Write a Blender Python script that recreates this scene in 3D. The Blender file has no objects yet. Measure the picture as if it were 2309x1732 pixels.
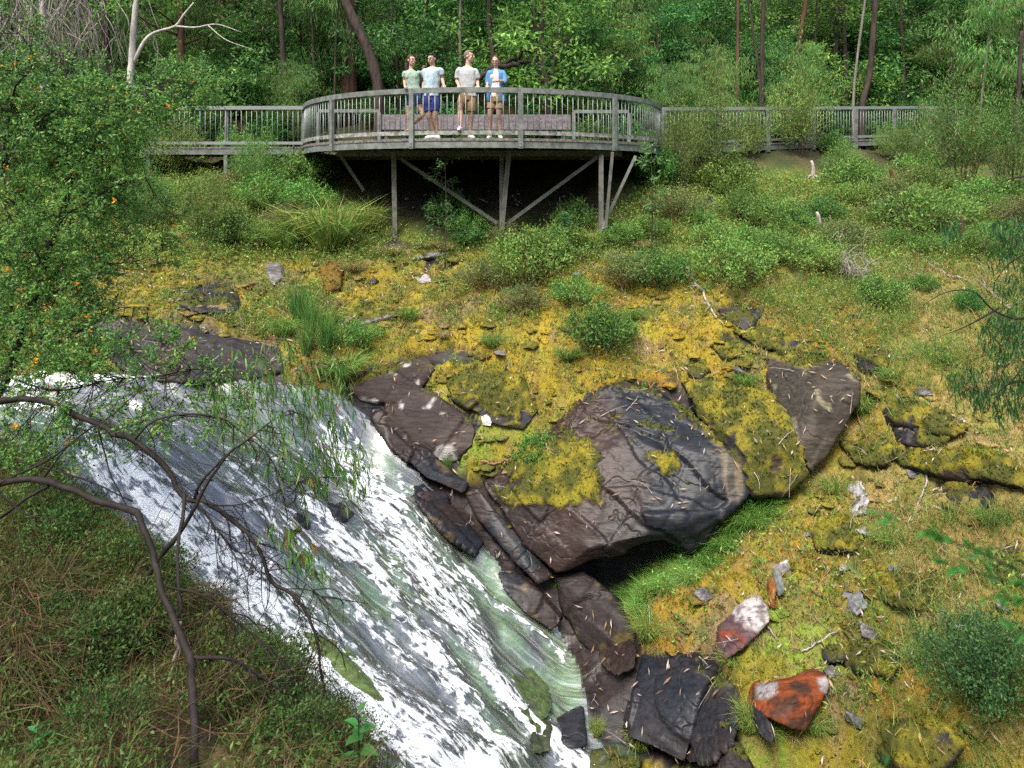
import bpy, bmesh, math, random
import numpy as np
from mathutils import Vector, Matrix, Euler

# ---------------------------------------------------------------- camera, sky, sun, exposure
SC = bpy.context.scene
COL = SC.collection
FPX, CX, HY = 1600.0, 1154.5, 412.0          # focal length, principal column and horizon row of the photograph (2309 x 1732)
cam_d = bpy.data.cameras.new("camera")
cam_d.sensor_width = 36.0
cam_d.lens = 36.0 * FPX / 2309.0
cam_d.shift_y = -(866.0 - HY) / 2309.0
cam_d.clip_start = 0.05
cam_d.clip_end = 400.0
cam_d.dof.use_dof = True
cam_d.dof.focus_distance = 13.5
cam_d.dof.aperture_fstop = 3.4
cam = bpy.data.objects.new("camera", cam_d)
cam.rotation_euler = (math.radians(90), 0, 0)
COL.objects.link(cam)
SC.camera = cam

SUN_EL, SUN_AZ = 58.0, 205.0                  # degrees; azimuth clockwise from +Y: high, behind the camera and a little to the left
world = bpy.data.worlds.new("World")
SC.world = world
world.use_nodes = True
wn = world.node_tree
wn.nodes.clear()
sky = wn.nodes.new("ShaderNodeTexSky")
sky.sky_type = 'NISHITA'
sky.sun_disc = False
sky.sun_elevation = math.radians(SUN_EL)
sky.sun_rotation = math.radians(SUN_AZ)
sky.air_density = 1.0
sky.dust_density = 4.0
sky.ozone_density = 1.0
bg = wn.nodes.new("ShaderNodeBackground")
bg.inputs["Strength"].default_value = 0.13
wo = wn.nodes.new("ShaderNodeOutputWorld")
wn.links.new(sky.outputs[0], bg.inputs[0])
wn.links.new(bg.outputs[0], wo.inputs[0])

sun_d = bpy.data.lights.new("sun", 'SUN')
sun_d.energy = 2.4
sun_d.angle = math.radians(24)
sun_d.color = (1.0, 0.95, 0.87)
sun = bpy.data.objects.new("sun", sun_d)
sd = Vector((math.sin(math.radians(SUN_AZ)) * math.cos(math.radians(SUN_EL)),
             math.cos(math.radians(SUN_AZ)) * math.cos(math.radians(SUN_EL)), math.sin(math.radians(SUN_EL))))
sun.rotation_euler = sd.to_track_quat('Z', 'Y').to_euler()
sun.location = (-6, -8, 30)
COL.objects.link(sun)

SC.view_settings.view_transform = 'Standard'
SC.view_settings.look = 'None'
SC.view_settings.exposure = 1.32
SC.view_settings.gamma = 1.0
SC.view_settings.use_curve_mapping = False
SC.cycles.use_denoising = False
SC.cycles.max_bounces = 7
SC.cycles.diffuse_bounces = 3
SC.cycles.glossy_bounces = 2
SC.cycles.transmission_bounces = 4
SC.cycles.transparent_max_bounces = 6

RNG = np.random.default_rng(7)
random.seed(7)

# ---------------------------------------------------------------- helpers
def P(px, py, d):
    """a point d metres in front of the camera that is seen at column px, row py of the photograph"""
    return np.array([(px - CX) / FPX * d, d, (HY - py) / FPX * d])

def proj(V):
    Y = np.maximum(V[:, 1], 0.3)
    return CX + V[:, 0] / Y * FPX, HY - V[:, 2] / Y * FPX

def sstep(a, b, x):
    t = np.clip((x - a) / (b - a), 0, 1)
    return t * t * (3 - 2 * t)

def _h(ix, iy, iz, seed):
    n = (ix.astype(np.int64) * 73856093) ^ (iy.astype(np.int64) * 19349663) ^ (iz.astype(np.int64) * 83492791) ^ (seed * 2654435)
    n = n & 0xffffffff
    n = ((n ^ (n >> 16)) * 0x45d9f3b) & 0xffffffff
    n = ((n ^ (n >> 16)) * 0x45d9f3b) & 0xffffffff
    n = n ^ (n >> 16)
    return (n & 0xffffff) / float(0xffffff) * 2 - 1

def vnoise(p, seed=0):
    f = np.floor(p)
    i = f.astype(np.int64)
    t = p - f
    t = t * t * (3 - 2 * t)
    r = 0
    for dx in (0, 1):
        wx = t[:, 0] if dx else 1 - t[:, 0]
        for dy in (0, 1):
            wy = t[:, 1] if dy else 1 - t[:, 1]
            for dz in (0, 1):
                wz = t[:, 2] if dz else 1 - t[:, 2]
                r = r + wx * wy * wz * _h(i[:, 0] + dx, i[:, 1] + dy, i[:, 2] + dz, seed)
    return r

def fbm(p, octs=4, seed=0, gain=0.5):
    a, s, r = 1.0, 0.0, 0
    for k in range(octs):
        r = r + a * vnoise(p * (2.03 ** k) + 17.3 * k, seed + k)
        s += a
        a *= gain
    return r / s

def poly_sd(px, py, poly):
    """signed distance (pixels of the photograph's scale) to a polygon, positive inside"""
    poly = np.asarray(poly, float)
    d = np.full(px.shape, 1e9)
    inside = np.zeros(px.shape, bool)
    n = len(poly)
    for k in range(n):
        ax, ay = poly[k]
        bx, by = poly[(k + 1) % n]
        ex, ey = bx - ax, by - ay
        t = np.clip(((px - ax) * ex + (py - ay) * ey) / (ex * ex + ey * ey + 1e-9), 0, 1)
        d = np.minimum(d, np.hypot(px - ax - t * ex, py - ay - t * ey))
        c = (ay > py) != (by > py)
        xi = ax + (py - ay) * ex / (ey if abs(ey) > 1e-9 else 1e-9)
        inside ^= c & (px < xi)
    return np.where(inside, d, -d)

def line_d(px, py, pts, widths):
    """1 on a polyline falling to 0 at the given half widths"""
    best = np.zeros(px.shape)
    for k in range(len(pts) - 1):
        ax, ay = pts[k]
        bx, by = pts[k + 1]
        ex, ey = bx - ax, by - ay
        t = np.clip(((px - ax) * ex + (py - ay) * ey) / (ex * ex + ey * ey + 1e-9), 0, 1)
        d = np.hypot(px - ax - t * ex, py - ay - t * ey)
        w = widths[k] * (1 - t) + widths[k + 1] * t
        best = np.maximum(best, 1 - d / w)
    return np.clip(best, 0, 1)

def mix3(a, b, t):
    a = np.asarray(a, float); b = np.asarray(b, float)
    return a * (1 - t)[:, None] + b * t[:, None]

class Geo:
    """collects vertices, faces and per-vertex colours for ONE mesh"""
    def __init__(self):
        self.V, self.F, self.C, self.n = [], [], [], 0
    def add(self, V, F, col=None):
        V = np.asarray(V, float).reshape(-1, 3)
        F = np.asarray(F, np.int64)
        if col is None:
            col = np.ones((len(V), 3)) * 0.5
        col = np.broadcast_to(np.asarray(col, float), (len(V), 3))
        self.V.append(V); self.C.append(col); self.F.append(F + self.n)
        self.n += len(V)
        return self
    def arrays(self):
        return np.concatenate(self.V), self.F, np.concatenate(self.C)

def link(name, data, parent=None):
    o = bpy.data.objects.new(name, data)
    COL.objects.link(o)
    if parent is not None:
        o.parent = parent
    return o

def mk_mesh(name, V, Fs, col=None, smooth=False, mat=None, attrs=None):
    me = bpy.data.meshes.new(name)
    V = np.asarray(V, np.float32)
    if isinstance(Fs, np.ndarray):
        Fs = [Fs]
    Fs = [f for f in Fs if len(f)]
    me.vertices.add(len(V))
    me.vertices.foreach_set("co", V.ravel())
    nl = sum(f.size for f in Fs)
    npoly = sum(len(f) for f in Fs)
    me.loops.add(nl)
    me.loops.foreach_set("vertex_index", np.concatenate([f.ravel() for f in Fs]).astype(np.int32))
    me.polygons.add(npoly)
    starts, s = [], 0
    for f in Fs:
        starts.append(s + np.arange(len(f)) * f.shape[1]); s += f.size
    me.polygons.foreach_set("loop_start", np.concatenate(starts).astype(np.int32))
    me.polygons.foreach_set("use_smooth", np.full(npoly, bool(smooth)))
    me.update(calc_edges=True)
    if col is not None:
        ca = me.color_attributes.new("Col", 'FLOAT_COLOR', 'POINT')
        c4 = np.ones((len(V), 4), np.float32)
        c4[:, :3] = col
        ca.data.foreach_set("color", c4.ravel())
    for k, a in (attrs or {}).items():
        at = me.attributes.new(k, 'FLOAT', 'POINT')
        at.data.foreach_set("value", np.asarray(a, np.float32))
    if mat:
        me.materials.append(mat)
    return me

def build(name, g, mat, parent=None, smooth=False):
    V, F, C = g.arrays()
    return link(name, mk_mesh(name, V, F, C, smooth, mat), parent)

def tag(o, label=None, cat=None, group=None, kind=None):
    if label: o["label"] = label
    if cat: o["category"] = cat
    if group: o["group"] = group
    if kind: o["kind"] = kind
    return o

def thing(name, label, cat, loc=(0, 0, 0), group=None):
    o = bpy.data.objects.new(name, None)
    o.empty_display_size = 0.2
    o.location = [float(v) for v in loc]
    COL.objects.link(o)
    return tag(o, label, cat, group)

BOXF = np.array([[0, 1, 3, 2], [4, 6, 7, 5], [0, 4, 5, 1], [2, 3, 7, 6], [0, 2, 6, 4], [1, 5, 7, 3]])
def beam(p0, p1, w, h, up=(0, 0, 1), ext=0.0):
    """box from p0 to p1, w wide and h high"""
    p0 = np.asarray(p0, float); p1 = np.asarray(p1, float)
    d = p1 - p0
    L = np.linalg.norm(d); d = d / L
    p0 = p0 - d * ext; p1 = p1 + d * ext
    s = np.cross(d, up); s = s / (np.linalg.norm(s) + 1e-9)
    u = np.cross(s, d)
    V = []
    for q in (p0, p1):
        for a in (-.5, .5):
            for b in (-.5, .5):
                V.append(q + s * w * a + u * h * b)
    return np.array(V), BOXF

def tube(pts, rad, n=6, cap=True):
    pts = np.asarray(pts, float)
    m = len(pts)
    rad = np.broadcast_to(np.asarray(rad, float), (m,)) if np.ndim(rad) < 2 else np.asarray(rad, float)
    T = np.gradient(pts, axis=0)
    T /= np.linalg.norm(T, axis=1)[:, None] + 1e-9
    ref = np.array([0.13, 0.07, 1.0]) if abs(T[0, 2]) < 0.9 else np.array([1.0, 0.1, 0.05])
    S = np.cross(T, ref); S /= np.linalg.norm(S, axis=1)[:, None] + 1e-9
    U = np.cross(S, T)
    a = np.linspace(0, 2 * np.pi, n, endpoint=False)
    V = pts[:, None, :] + rad[:, None, None] * (np.cos(a)[None, :, None] * S[:, None, :] + np.sin(a)[None, :, None] * U[:, None, :])
    V = V.reshape(-1, 3)
    k = np.arange(m - 1)[:, None] * n
    j = np.arange(n)[None, :]
    F = np.stack([k + j, k + (j + 1) % n, k + n + (j + 1) % n, k + n + j], -1).reshape(-1, 4)
    if cap:
        V = np.concatenate([V, pts[:1] - T[:1] * rad[0] * .3, pts[-1:] + T[-1:] * rad[-1] * .3])
        jj = np.arange(n)
        c0, c1 = m * n, m * n + 1
        F0 = np.stack([np.full(n, c0), (jj + 1) % n, jj, np.full(n, c0)], -1)
        F1 = np.stack([np.full(n, c1), (m - 1) * n + jj, (m - 1) * n + (jj + 1) % n, np.full(n, c1)], -1)
        return V, [F, F0[:, :3], F1[:, :3]]
    return V, [F]

def add_tube(g, pts, rad, n=6, col=None):
    V, Fs = tube(pts, rad, n)
    b = g.n
    g.V.append(V); g.C.append(np.broadcast_to(np.asarray(col if col is not None else (.5, .5, .5), float), (len(V), 3)))
    for f in Fs:
        g.F.append(f + b)
    g.n += len(V)

def smooth_path(pts, n):
    """Catmull-Rom resample of a polyline"""
    p = np.asarray(pts, float)
    if len(p) < 3:
        t = np.linspace(0, 1, n)[:, None]
        return p[0] * (1 - t) + p[-1] * t
    q = np.vstack([2 * p[0] - p[1], p, 2 * p[-1] - p[-2]])
    s = np.linspace(0, len(p) - 1 - 1e-6, n)
    k = s.astype(int); t = (s - k)[:, None]
    a, b, c, d = q[k], q[k + 1], q[k + 2], q[k + 3]
    return 0.5 * (2 * b + (c - a) * t + (2 * a - 5 * b + 4 * c - d) * t ** 2 + (3 * b - a - 3 * c + d) * t ** 3)

def unit(v):
    v = np.asarray(v, float)
    return v / (np.linalg.norm(v, axis=-1, keepdims=True) + 1e-9)

def leaves(base, direc, length, width, rng, droop=0.0, fold=0.25):
    """diamond shaped leaves with a folded midrib: 4 vertices, 2 triangles each"""
    n = len(base)
    d = unit(direc)
    r = rng.normal(size=(n, 3))
    s = unit(np.cross(d, r))
    u = np.cross(s, d)
    L = np.broadcast_to(length, (n,))[:, None]
    W = np.broadcast_to(width, (n,))[:, None]
    tip = base + d * L
    tip[:, 2] -= droop * L[:, 0]
    mid = base + d * L * 0.45
    a = mid + s * W * .5 + u * W * fold
    b = mid - s * W * .5 + u * W * fold
    V = np.stack([base, a, tip, b], 1).reshape(-1, 3)
    k = np.arange(n)[:, None] * 4
    F = np.concatenate([k + np.array([[0, 1, 2]]), k + np.array([[0, 2, 3]])])
    return V, F

# ---------------------------------------------------------------- materials
def nodes(name):
    m = bpy.data.materials.new(name)
    m.use_nodes = True
    nt = m.node_tree
    nt.nodes.clear()
    out = nt.nodes.new("ShaderNodeOutputMaterial")
    return m, nt, out

def N(nt, typ, **kw):
    n = nt.nodes.new(typ)
    for k, v in kw.items():
        if k in n.inputs:
            n.inputs[k].default_value = v
        else:
            setattr(n, k, v)
    return n

def ramp(nt, stops, interp='LINEAR'):
    r = nt.nodes.new("ShaderNodeValToRGB")
    r.color_ramp.interpolation = interp
    e = r.color_ramp.elements
    while len(e) < len(stops):
        e.new(0.5)
    for el, (p, c) in zip(e, stops):
        el.position = p
        el.color = (c[0], c[1], c[2], 1) if not np.isscalar(c) else (c, c, c, 1)
    return r

def mat_ground(name, rough=0.9, bump=0.5, nscale=22.0, spec=0.3, contrast=(0.55, 1.45)):
    """base colour from the mesh's own colour attribute, broken up by fine noise"""
    m, nt, out = nodes(name)
    L = nt.links.new
    ca = N(nt, "ShaderNodeVertexColor", layer_name="Col")
    tc = N(nt, "ShaderNodeTexCoord")
    n1 = N(nt, "ShaderNodeTexNoise", Scale=nscale, Detail=6.0, Roughness=0.7)
    n2 = N(nt, "ShaderNodeTexNoise", Scale=nscale * 4, Detail=3.0, Roughness=0.6)
    L(tc.outputs["Object"], n1.inputs["Vector"]); L(tc.outputs["Object"], n2.inputs["Vector"])
    r = ramp(nt, [(0.3, contrast[0]), (0.7, contrast[1])])
    L(n1.outputs["Fac"], r.inputs["Fac"])
    mx = N(nt, "ShaderNodeMix", data_type='RGBA', blend_type='MULTIPLY')
    mx.inputs[0].default_value = 1.0
    L(ca.outputs["Color"], mx.inputs[6]); L(r.outputs["Color"], mx.inputs[7])
    b = N(nt, "ShaderNodeBsdfPrincipled", Roughness=rough)
    b.inputs["Specular IOR Level"].default_value = spec
    L(mx.outputs[2], b.inputs["Base Color"])
    ad = N(nt, "ShaderNodeMath", operation='ADD')
    L(n1.outputs["Fac"], ad.inputs[0]); L(n2.outputs["Fac"], ad.inputs[1])
    bp = N(nt, "ShaderNodeBump", Strength=bump, Distance=0.06)
    L(ad.outputs[0], bp.inputs["Height"]); L(bp.outputs[0], b.inputs["Normal"])
    L(b.outputs[0], out.inputs[0])
    return m

def mat_rock(name):
    """slate: colour attribute (alpha-less) x grain; attribute 'wet' drives gloss; foliation cracks run with the slab"""
    m, nt, out = nodes(name)
    L = nt.links.new
    ca = N(nt, "ShaderNodeVertexColor", layer_name="Col")
    wet = N(nt, "ShaderNodeAttribute", attribute_name="wet")
    tc = N(nt, "ShaderNodeTexCoord")
    mp = N(nt, "ShaderNodeMapping")
    mp.inputs["Rotation"].default_value = (0.3, 0.55, 0.25)
    mp.inputs["Scale"].default_value = (1.6, 6.0, 11.0)
    L(tc.outputs["Object"], mp.inputs["Vector"])
    n1 = N(nt, "ShaderNodeTexNoise", Scale=2.4, Detail=9.0, Roughness=0.6, Distortion=0.1)
    L(mp.outputs[0], n1.inputs["Vector"])
    n2 = N(nt, "ShaderNodeTexNoise", Scale=26.0, Detail=5.0, Roughness=0.7)
    L(tc.outputs["Object"], n2.inputs["Vector"])
    vo = N(nt, "ShaderNodeTexVoronoi", feature='DISTANCE_TO_EDGE', Scale=0.5)
    mp2 = N(nt, "ShaderNodeMapping")
    mp2.inputs["Rotation"].default_value = (0.2, 0.5, 0.35)
    mp2.inputs["Scale"].default_value = (0.8, 2.1, 3.0)
    nd = N(nt, "ShaderNodeTexNoise", Scale=1.6, Detail=3.0)
    L(tc.outputs["Object"], nd.inputs["Vector"])
    va = N(nt, "ShaderNodeVectorMath", operation='ADD')
    L(tc.outputs["Object"], va.inputs[0]); L(nd.outputs["Color"], va.inputs[1])
    L(va.outputs[0], mp2.inputs["Vector"]); L(mp2.outputs[0], vo.inputs["Vector"])
    cr = ramp(nt, [(0.0, 0.0), (0.022, 1.0)])
    L(vo.outputs["Distance"], cr.inputs["Fac"])
    r = ramp(nt, [(0.3, 0.45), (0.72, 1.6)])
    L(n1.outputs["Fac"], r.inputs["Fac"])
    mx = N(nt, "ShaderNodeMix", data_type='RGBA', blend_type='MULTIPLY')
    mx.inputs[0].default_value = 1.0
    L(ca.outputs["Color"], mx.inputs[6]); L(r.outputs["Color"], mx.inputs[7])
    # pale crustose lichen specks
    lr = ramp(nt, [(0.69, 0.0), (0.74, 1.0)])
    L(n2.outputs["Fac"], lr.inputs["Fac"])
    iw = N(nt, "ShaderNodeMath", operation='SUBTRACT'); iw.inputs[0].default_value = 0.75
    L(wet.outputs["Fac"], iw.inputs[1])
    lm = N(nt, "ShaderNodeMath", operation='MULTIPLY', use_clamp=True)
    L(lr.outputs["Color"], lm.inputs[0]); L(iw.outputs[0], lm.inputs[1])
    mx2 = N(nt, "ShaderNodeMix", data_type='RGBA')
    L(lm.outputs[0], mx2.inputs[0]); L(mx.outputs[2], mx2.inputs[6])
    mx2.inputs[7].default_value = (0.16, 0.15, 0.13, 1)
    b = N(nt, "ShaderNodeBsdfPrincipled")
    b.inputs["Specular IOR Level"].default_value = 0.22
    rr = N(nt, "ShaderNodeMapRange")
    rr.inputs["To Min"].default_value = 0.7; rr.inputs["To Max"].default_value = 0.30
    L(wet.outputs["Fac"], rr.inputs["Value"])
    L(rr.outputs[0], b.inputs["Roughness"])
    L(mx2.outputs[2], b.inputs["Base Color"])
    h1 = N(nt, "ShaderNodeMath", operation='MULTIPLY_ADD')
    L(n1.outputs["Fac"], h1.inputs[0]); h1.inputs[1].default_value = 0.32; h1.inputs[2].default_value = 0.0
    h2 = N(nt, "ShaderNodeMath", operation='MULTIPLY_ADD')
    L(n2.outputs["Fac"], h2.inputs[0]); h2.inputs[1].default_value = 0.12; L(h1.outputs[0], h2.inputs[2])
    h3 = N(nt, "ShaderNodeMath", operation='MULTIPLY_ADD')
    L(cr.outputs["Color"], h3.inputs[0]); h3.inputs[1].default_value = 0.35; L(h2.outputs[0], h3.inputs[2])
    bp = N(nt, "ShaderNodeBump", Strength=0.5, Distance=0.045)
    L(h3.outputs[0], bp.inputs["Height"]); L(bp.outputs[0], b.inputs["Normal"])
    L(b.outputs[0], out.inputs[0])
    return m

def mat_leaf(name, trans=0.35, rough=0.5, var=0.25, spec=0.35):
    """leaf: per-leaf colour attribute, varied per object, lets light through"""
    m, nt, out = nodes(name)
    L = nt.links.new
    ca = N(nt, "ShaderNodeVertexColor", layer_name="Col")
    oi = N(nt, "ShaderNodeObjectInfo")
    hs = N(nt, "ShaderNodeHueSaturation")
    mr = N(nt, "ShaderNodeMapRange")
    mr.inputs["To Min"].default_value = 1 - var; mr.inputs["To Max"].default_value = 1 + var * 1.2
    L(oi.outputs["Random"], mr.inputs["Value"])
    L(mr.outputs[0], hs.inputs["Value"])
    mh = N(nt, "ShaderNodeMapRange")
    mh.inputs["To Min"].default_value = 0.475; mh.inputs["To Max"].default_value = 0.52
    ml = N(nt, "ShaderNodeMath", operation='MULTIPLY'); ml.inputs[1].default_value = 7.31
    fr = N(nt, "ShaderNodeMath", operation='FRACT')
    L(oi.outputs["Random"], ml.inputs[0]); L(ml.outputs[0], fr.inputs[0]); L(fr.outputs[0], mh.inputs["Value"])
    L(mh.outputs[0], hs.inputs["Hue"])
    L(ca.outputs["Color"], hs.inputs["Color"])
    b = N(nt, "ShaderNodeBsdfPrincipled", Roughness=rough)
    b.inputs["Specular IOR Level"].default_value = spec
    L(hs.outputs[0], b.inputs["Base Color"])
    t = N(nt, "ShaderNodeBsdfTranslucent")
    L(hs.outputs[0], t.inputs["Color"])
    mx = N(nt, "ShaderNodeMixShader")
    mx.inputs[0].default_value = trans
    L(b.outputs[0], mx.inputs[1]); L(t.outputs[0], mx.inputs[2])
    L(mx.outputs[0], out.inputs[0])
    return m

def mat_bark(name, c1, c2, scale=9.0, stretch=0.25, rough=0.9, bump=0.7):
    m, nt, out = nodes(name)
    L = nt.links.new
    tc = N(nt, "ShaderNodeTexCoord")
    mp = N(nt, "ShaderNodeMapping")
    mp.inputs["Scale"].default_value = (1, 1, stretch)
    L(tc.outputs["Object"], mp.inputs["Vector"])
    n1 = N(nt, "ShaderNodeTexNoise", Scale=scale, Detail=7.0, Roughness=0.7, Distortion=0.3)
    L(mp.outputs[0], n1.inputs["Vector"])
    r = ramp(nt, [(0.32, c1), (0.68, c2)])
    L(n1.outputs["Fac"], r.inputs["Fac"])
    b = N(nt, "ShaderNodeBsdfPrincipled", Roughness=rough)
    b.inputs["Specular IOR Level"].default_value = 0.25
    L(r.outputs["Color"], b.inputs["Base Color"])
    bp = N(nt, "ShaderNodeBump", Strength=bump, Distance=0.02)
    L(n1.outputs["Fac"], bp.inputs["Height"]); L(bp.outputs[0], b.inputs["Normal"])
    L(b.outputs[0], out.inputs[0])
    return m

def mat_plain(name, c, rough=0.7, metal=0.0, noise=0.0, scale=30.0, spec=0.4, bump=0.0, c2=None):
    m, nt, out = nodes(name)
    L = nt.links.new
    b = N(nt, "ShaderNodeBsdfPrincipled", Roughness=rough, Metallic=metal)
    b.inputs["Specular IOR Level"].default_value = spec
    tc = N(nt, "ShaderNodeTexCoord")
    n1 = N(nt, "ShaderNodeTexNoise", Scale=scale, Detail=5.0, Roughness=0.65)
    L(tc.outputs["Object"], n1.inputs["Vector"])
    c = np.array(c, float)
    r = ramp(nt, [(0.3, c * (1 - noise)), (0.7, np.clip(c * (1 + noise), 0, 1) if c2 is None else c2)])
    L(n1.outputs["Fac"], r.inputs["Fac"]); L(r.outputs["Color"], b.inputs["Base Color"])
    if bump:
        bp = N(nt, "ShaderNodeBump", Strength=bump, Distance=0.01)
        L(n1.outputs["Fac"], bp.inputs["Height"]); L(bp.outputs[0], b.inputs["Normal"])
    L(b.outputs[0], out.inputs[0])
    return m

M = {}
M["ground"] = mat_ground("moss_and_soil")
M["rock"] = mat_rock("slate_rock")
M["leaf"] = mat_leaf("leaf", trans=.4)
M["grass"] = mat_leaf("grass_blade", trans=0.3, rough=0.6, var=0.0, spec=0.2)
M["litter"] = mat_leaf("dry_leaf", trans=0.1, rough=0.7, var=0.0, spec=0.2)
M["bark_dark"] = mat_bark("dark_bark", (.018, .013, .011), (.075, .055, .045))
M["bark_brown"] = mat_bark("stringy_brown_bark", (.035, .018, .012), (.15, .075, .05), scale=14, stretch=.12)
M["bark_pale"] = mat_bark("pale_bark", (.22, .19, .17), (.55, .52, .49), scale=7, stretch=.3, rough=.75, bump=.35)
M["bark_mid"] = mat_bark("mottled_bark", (.07, .06, .05), (.26, .23, .20), scale=6, stretch=.3)
M["bark_grey"] = mat_bark("grey_weathered_wood", (.16, .13, .12), (.45, .39, .36), scale=14, stretch=1.0)
M["bark_red"] = mat_bark("reddish_twig", (.12, .05, .035), (.35, .17, .12), scale=20, stretch=1.0)
M["bark_moss"] = mat_bark("damp_mossy_bark", (.006, .005, .0045), (.030, .023, .019), scale=6, stretch=1.0, rough=.75)
# ---------------------------------------------------------------- terrain: control points (column, row, distance) -> one height field over X, Y
def slab_z(X, Y):
    return -7.97 - 0.65 * X + 0.15 * Y
def slab_pt(px, py):
    q, r = (px - CX) / FPX, (py - HY) / FPX
    y = 7.97 / (r - .65 * q + .15)
    return P(px, py, y)

ctl = [
 # ground under and beside the platform
 (760, 500, 16.5), (900, 505, 16.2), (1130, 522, 15.7), (1355, 526, 15.8), (1100, 395, 18.3), (800, 395, 18.3), (1400, 395, 18.3),
 (340, 455, 17.2), (600, 440, 17.6), (120, 440, 17.0), (-200, 430, 17), (1560, 420, 18.2), (1560, 520, 16.2),
 (700, 450, 17.6), (1700, 345, 20.3), (1950, 335, 22.0), (2250, 345, 22.5), (2600, 345, 22), (2000, 400, 19.6), (2250, 450, 17.6), (2600, 450, 17),
 # mossy shelf
 (700, 600, 14.9), (2000, 600, 14.8), (2250, 600, 13.8), (2600, 600, 13),
 (1500, 620, 14.8), (1200, 600, 15.1), (1000, 600, 15.1), (850, 590, 15.0), (600, 600, 14.8), (400, 600, 14.3), (200, 600, 13.9), (-100, 600, 13.5),
 (1100, 700, 14.0), (1400, 700, 13.7), (1700, 700, 13.3), (2000, 750, 12.6), (2250, 750, 11.9), (2600, 750, 11),
 (900, 760, 13.4), (700, 740, 13.4), (450, 690, 13.0), (250, 690, 12.5), (60, 700, 12.0),
 (1100, 800, 13.0), (1350, 850, 12.6), (1620, 800, 12.7), (700, 790, 12.5), (2000, 900, 11.4), (2250, 900, 10.6), (2600, 900, 9.8),
 # rock shelf and stream lip
 (400, 770, 11.9), (560, 800, 12.1), (250, 800, 11.3), (110, 770, 11.2),
 (600, 880, 11.6), (430, 900, 11.0), (760, 860, 12.3),
 # right bank of the falls
 (830, 860, 12.6), (900, 940, 12.3), (1000, 1040, 11.95), (1100, 1150, 11.6),
 (1180, 930, 12.3), (1400, 1000, 12.0), (1600, 1000, 11.9), (1720, 1060, 11.6), (1850, 960, 11.8), (1250, 1080, 11.9),
 (1400, 1280, 11.5), (1300, 1330, 11.0), (1500, 1240, 11.5),
 (1500, 1360, 10.0), (1620, 1250, 10.75), (1720, 1165, 10.95), (1850, 1095, 11.1), (1940, 985, 11.5), (1930, 1180, 10.4),
 (1400, 1450, 10.0), (1500, 1470, 9.5), (1700, 1500, 8.9), (1700, 1690, 8.0), (1900, 1330, 9.3), (2000, 1500, 8.2), (2250, 1300, 8.3), (2250, 1100, 9.4),
 (2250, 1700, 6.8), (2000, 1710, 7.3), (1500, 1680, 8.9), (1600, 1620, 8.8), (2600, 1300, 7.5), (2600, 1700, 6.0),
]
W = [P(*c) for c in ctl]
for px, py in [(230, 950), (400, 1000), (600, 1000), (800, 1020), (330, 1120), (500, 1200), (700, 1200), (900, 1180), (1050, 1270), (620, 1400), (800, 1400), (1000, 1420),
               (1180, 1420), (760, 1600), (900, 1600), (1100, 1600), (1280, 1600), (900, 1725), (1100, 1725), (1320, 1725), (1270, 1480)]:
    W.append(slab_pt(px, py))
# stream above the falls, flat
for x, y in [(-7.3, 10.8), (-8.2, 9.6), (-9.5, 10.5), (-12, 10), (-9, 8.5), (-12, 8)]:
    W.append(np.array([x, y, -2.95]))
W.append(np.array([-12, 12.5, -2.2])); W.append(np.array([-14, 15, -1.2])); W.append(np.array([-14, 17.5, 0]))
# near bank and the hidden foot of it
for px, py, d in [(0, 1120, 6.6), (330, 1275, 6.2), (560, 1500, 5.7), (780, 1725, 5.3), (0, 1400, 5.0), (300, 1500, 4.9), (0, 1700, 4.0), (400, 1700, 4.3), (620, 1700, 4.8),
                  (-300, 1120, 6.4), (-300, 1500, 4.4), (180, 1200, 6.4), (450, 1390, 5.9), (680, 1620, 5.5)]:
    W.append(P(px, py, d))
for x, y in [(-5.6, 8.4), (-4.2, 7.9), (-3.2, 7.6), (-2.2, 7.2), (-1.2, 6.9)]:
    W.append(np.array([x, y, slab_z(x, y) + .05]))
W += [np.array(v, float) for v in [(0, 0, -1.75), (0, 1.5, -2.2), (1.2, 3, -3.3), (0.2, 4.2, -4.2), (1.6, 5.5, -6.4), (0.0, 6.2, -6.7), (1.5, 7.5, -7.9), (3.0, 6.0, -7.4),
      (3.5, 7.2, -7.6), (-2, 1.5, -2.2), (-4, 2.5, -2.3), (-7, 3, -2.2), (-9, 5.5, -2.3), (3, 1, -2.3), (4, 3, -4.3), (5, 4.5, -5.9), (6.5, 5, -5.3), (7, 3, -3.8), (9, 5.5, -4.4),
      (-10, 1, -1.7), (8, 0, -2.0), (12, 3, -3), (13, 8, -3.4), (-13, 4, -2)]]
W = np.array(W)

def tps_fit(X, z, lam=0.002):
    n = len(X)
    d2 = ((X[:, None] - X[None]) ** 2).sum(-1)
    K = 0.5 * d2 * np.log(d2 + 1e-12) + lam * np.eye(n)
    Pm = np.c_[np.ones(n), X]
    A = np.block([[K, Pm], [Pm.T, np.zeros((3, 3))]])
    return np.linalg.solve(A, np.r_[z, 0, 0, 0])
TPS = tps_fit(W[:, :2], W[:, 2])

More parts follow.
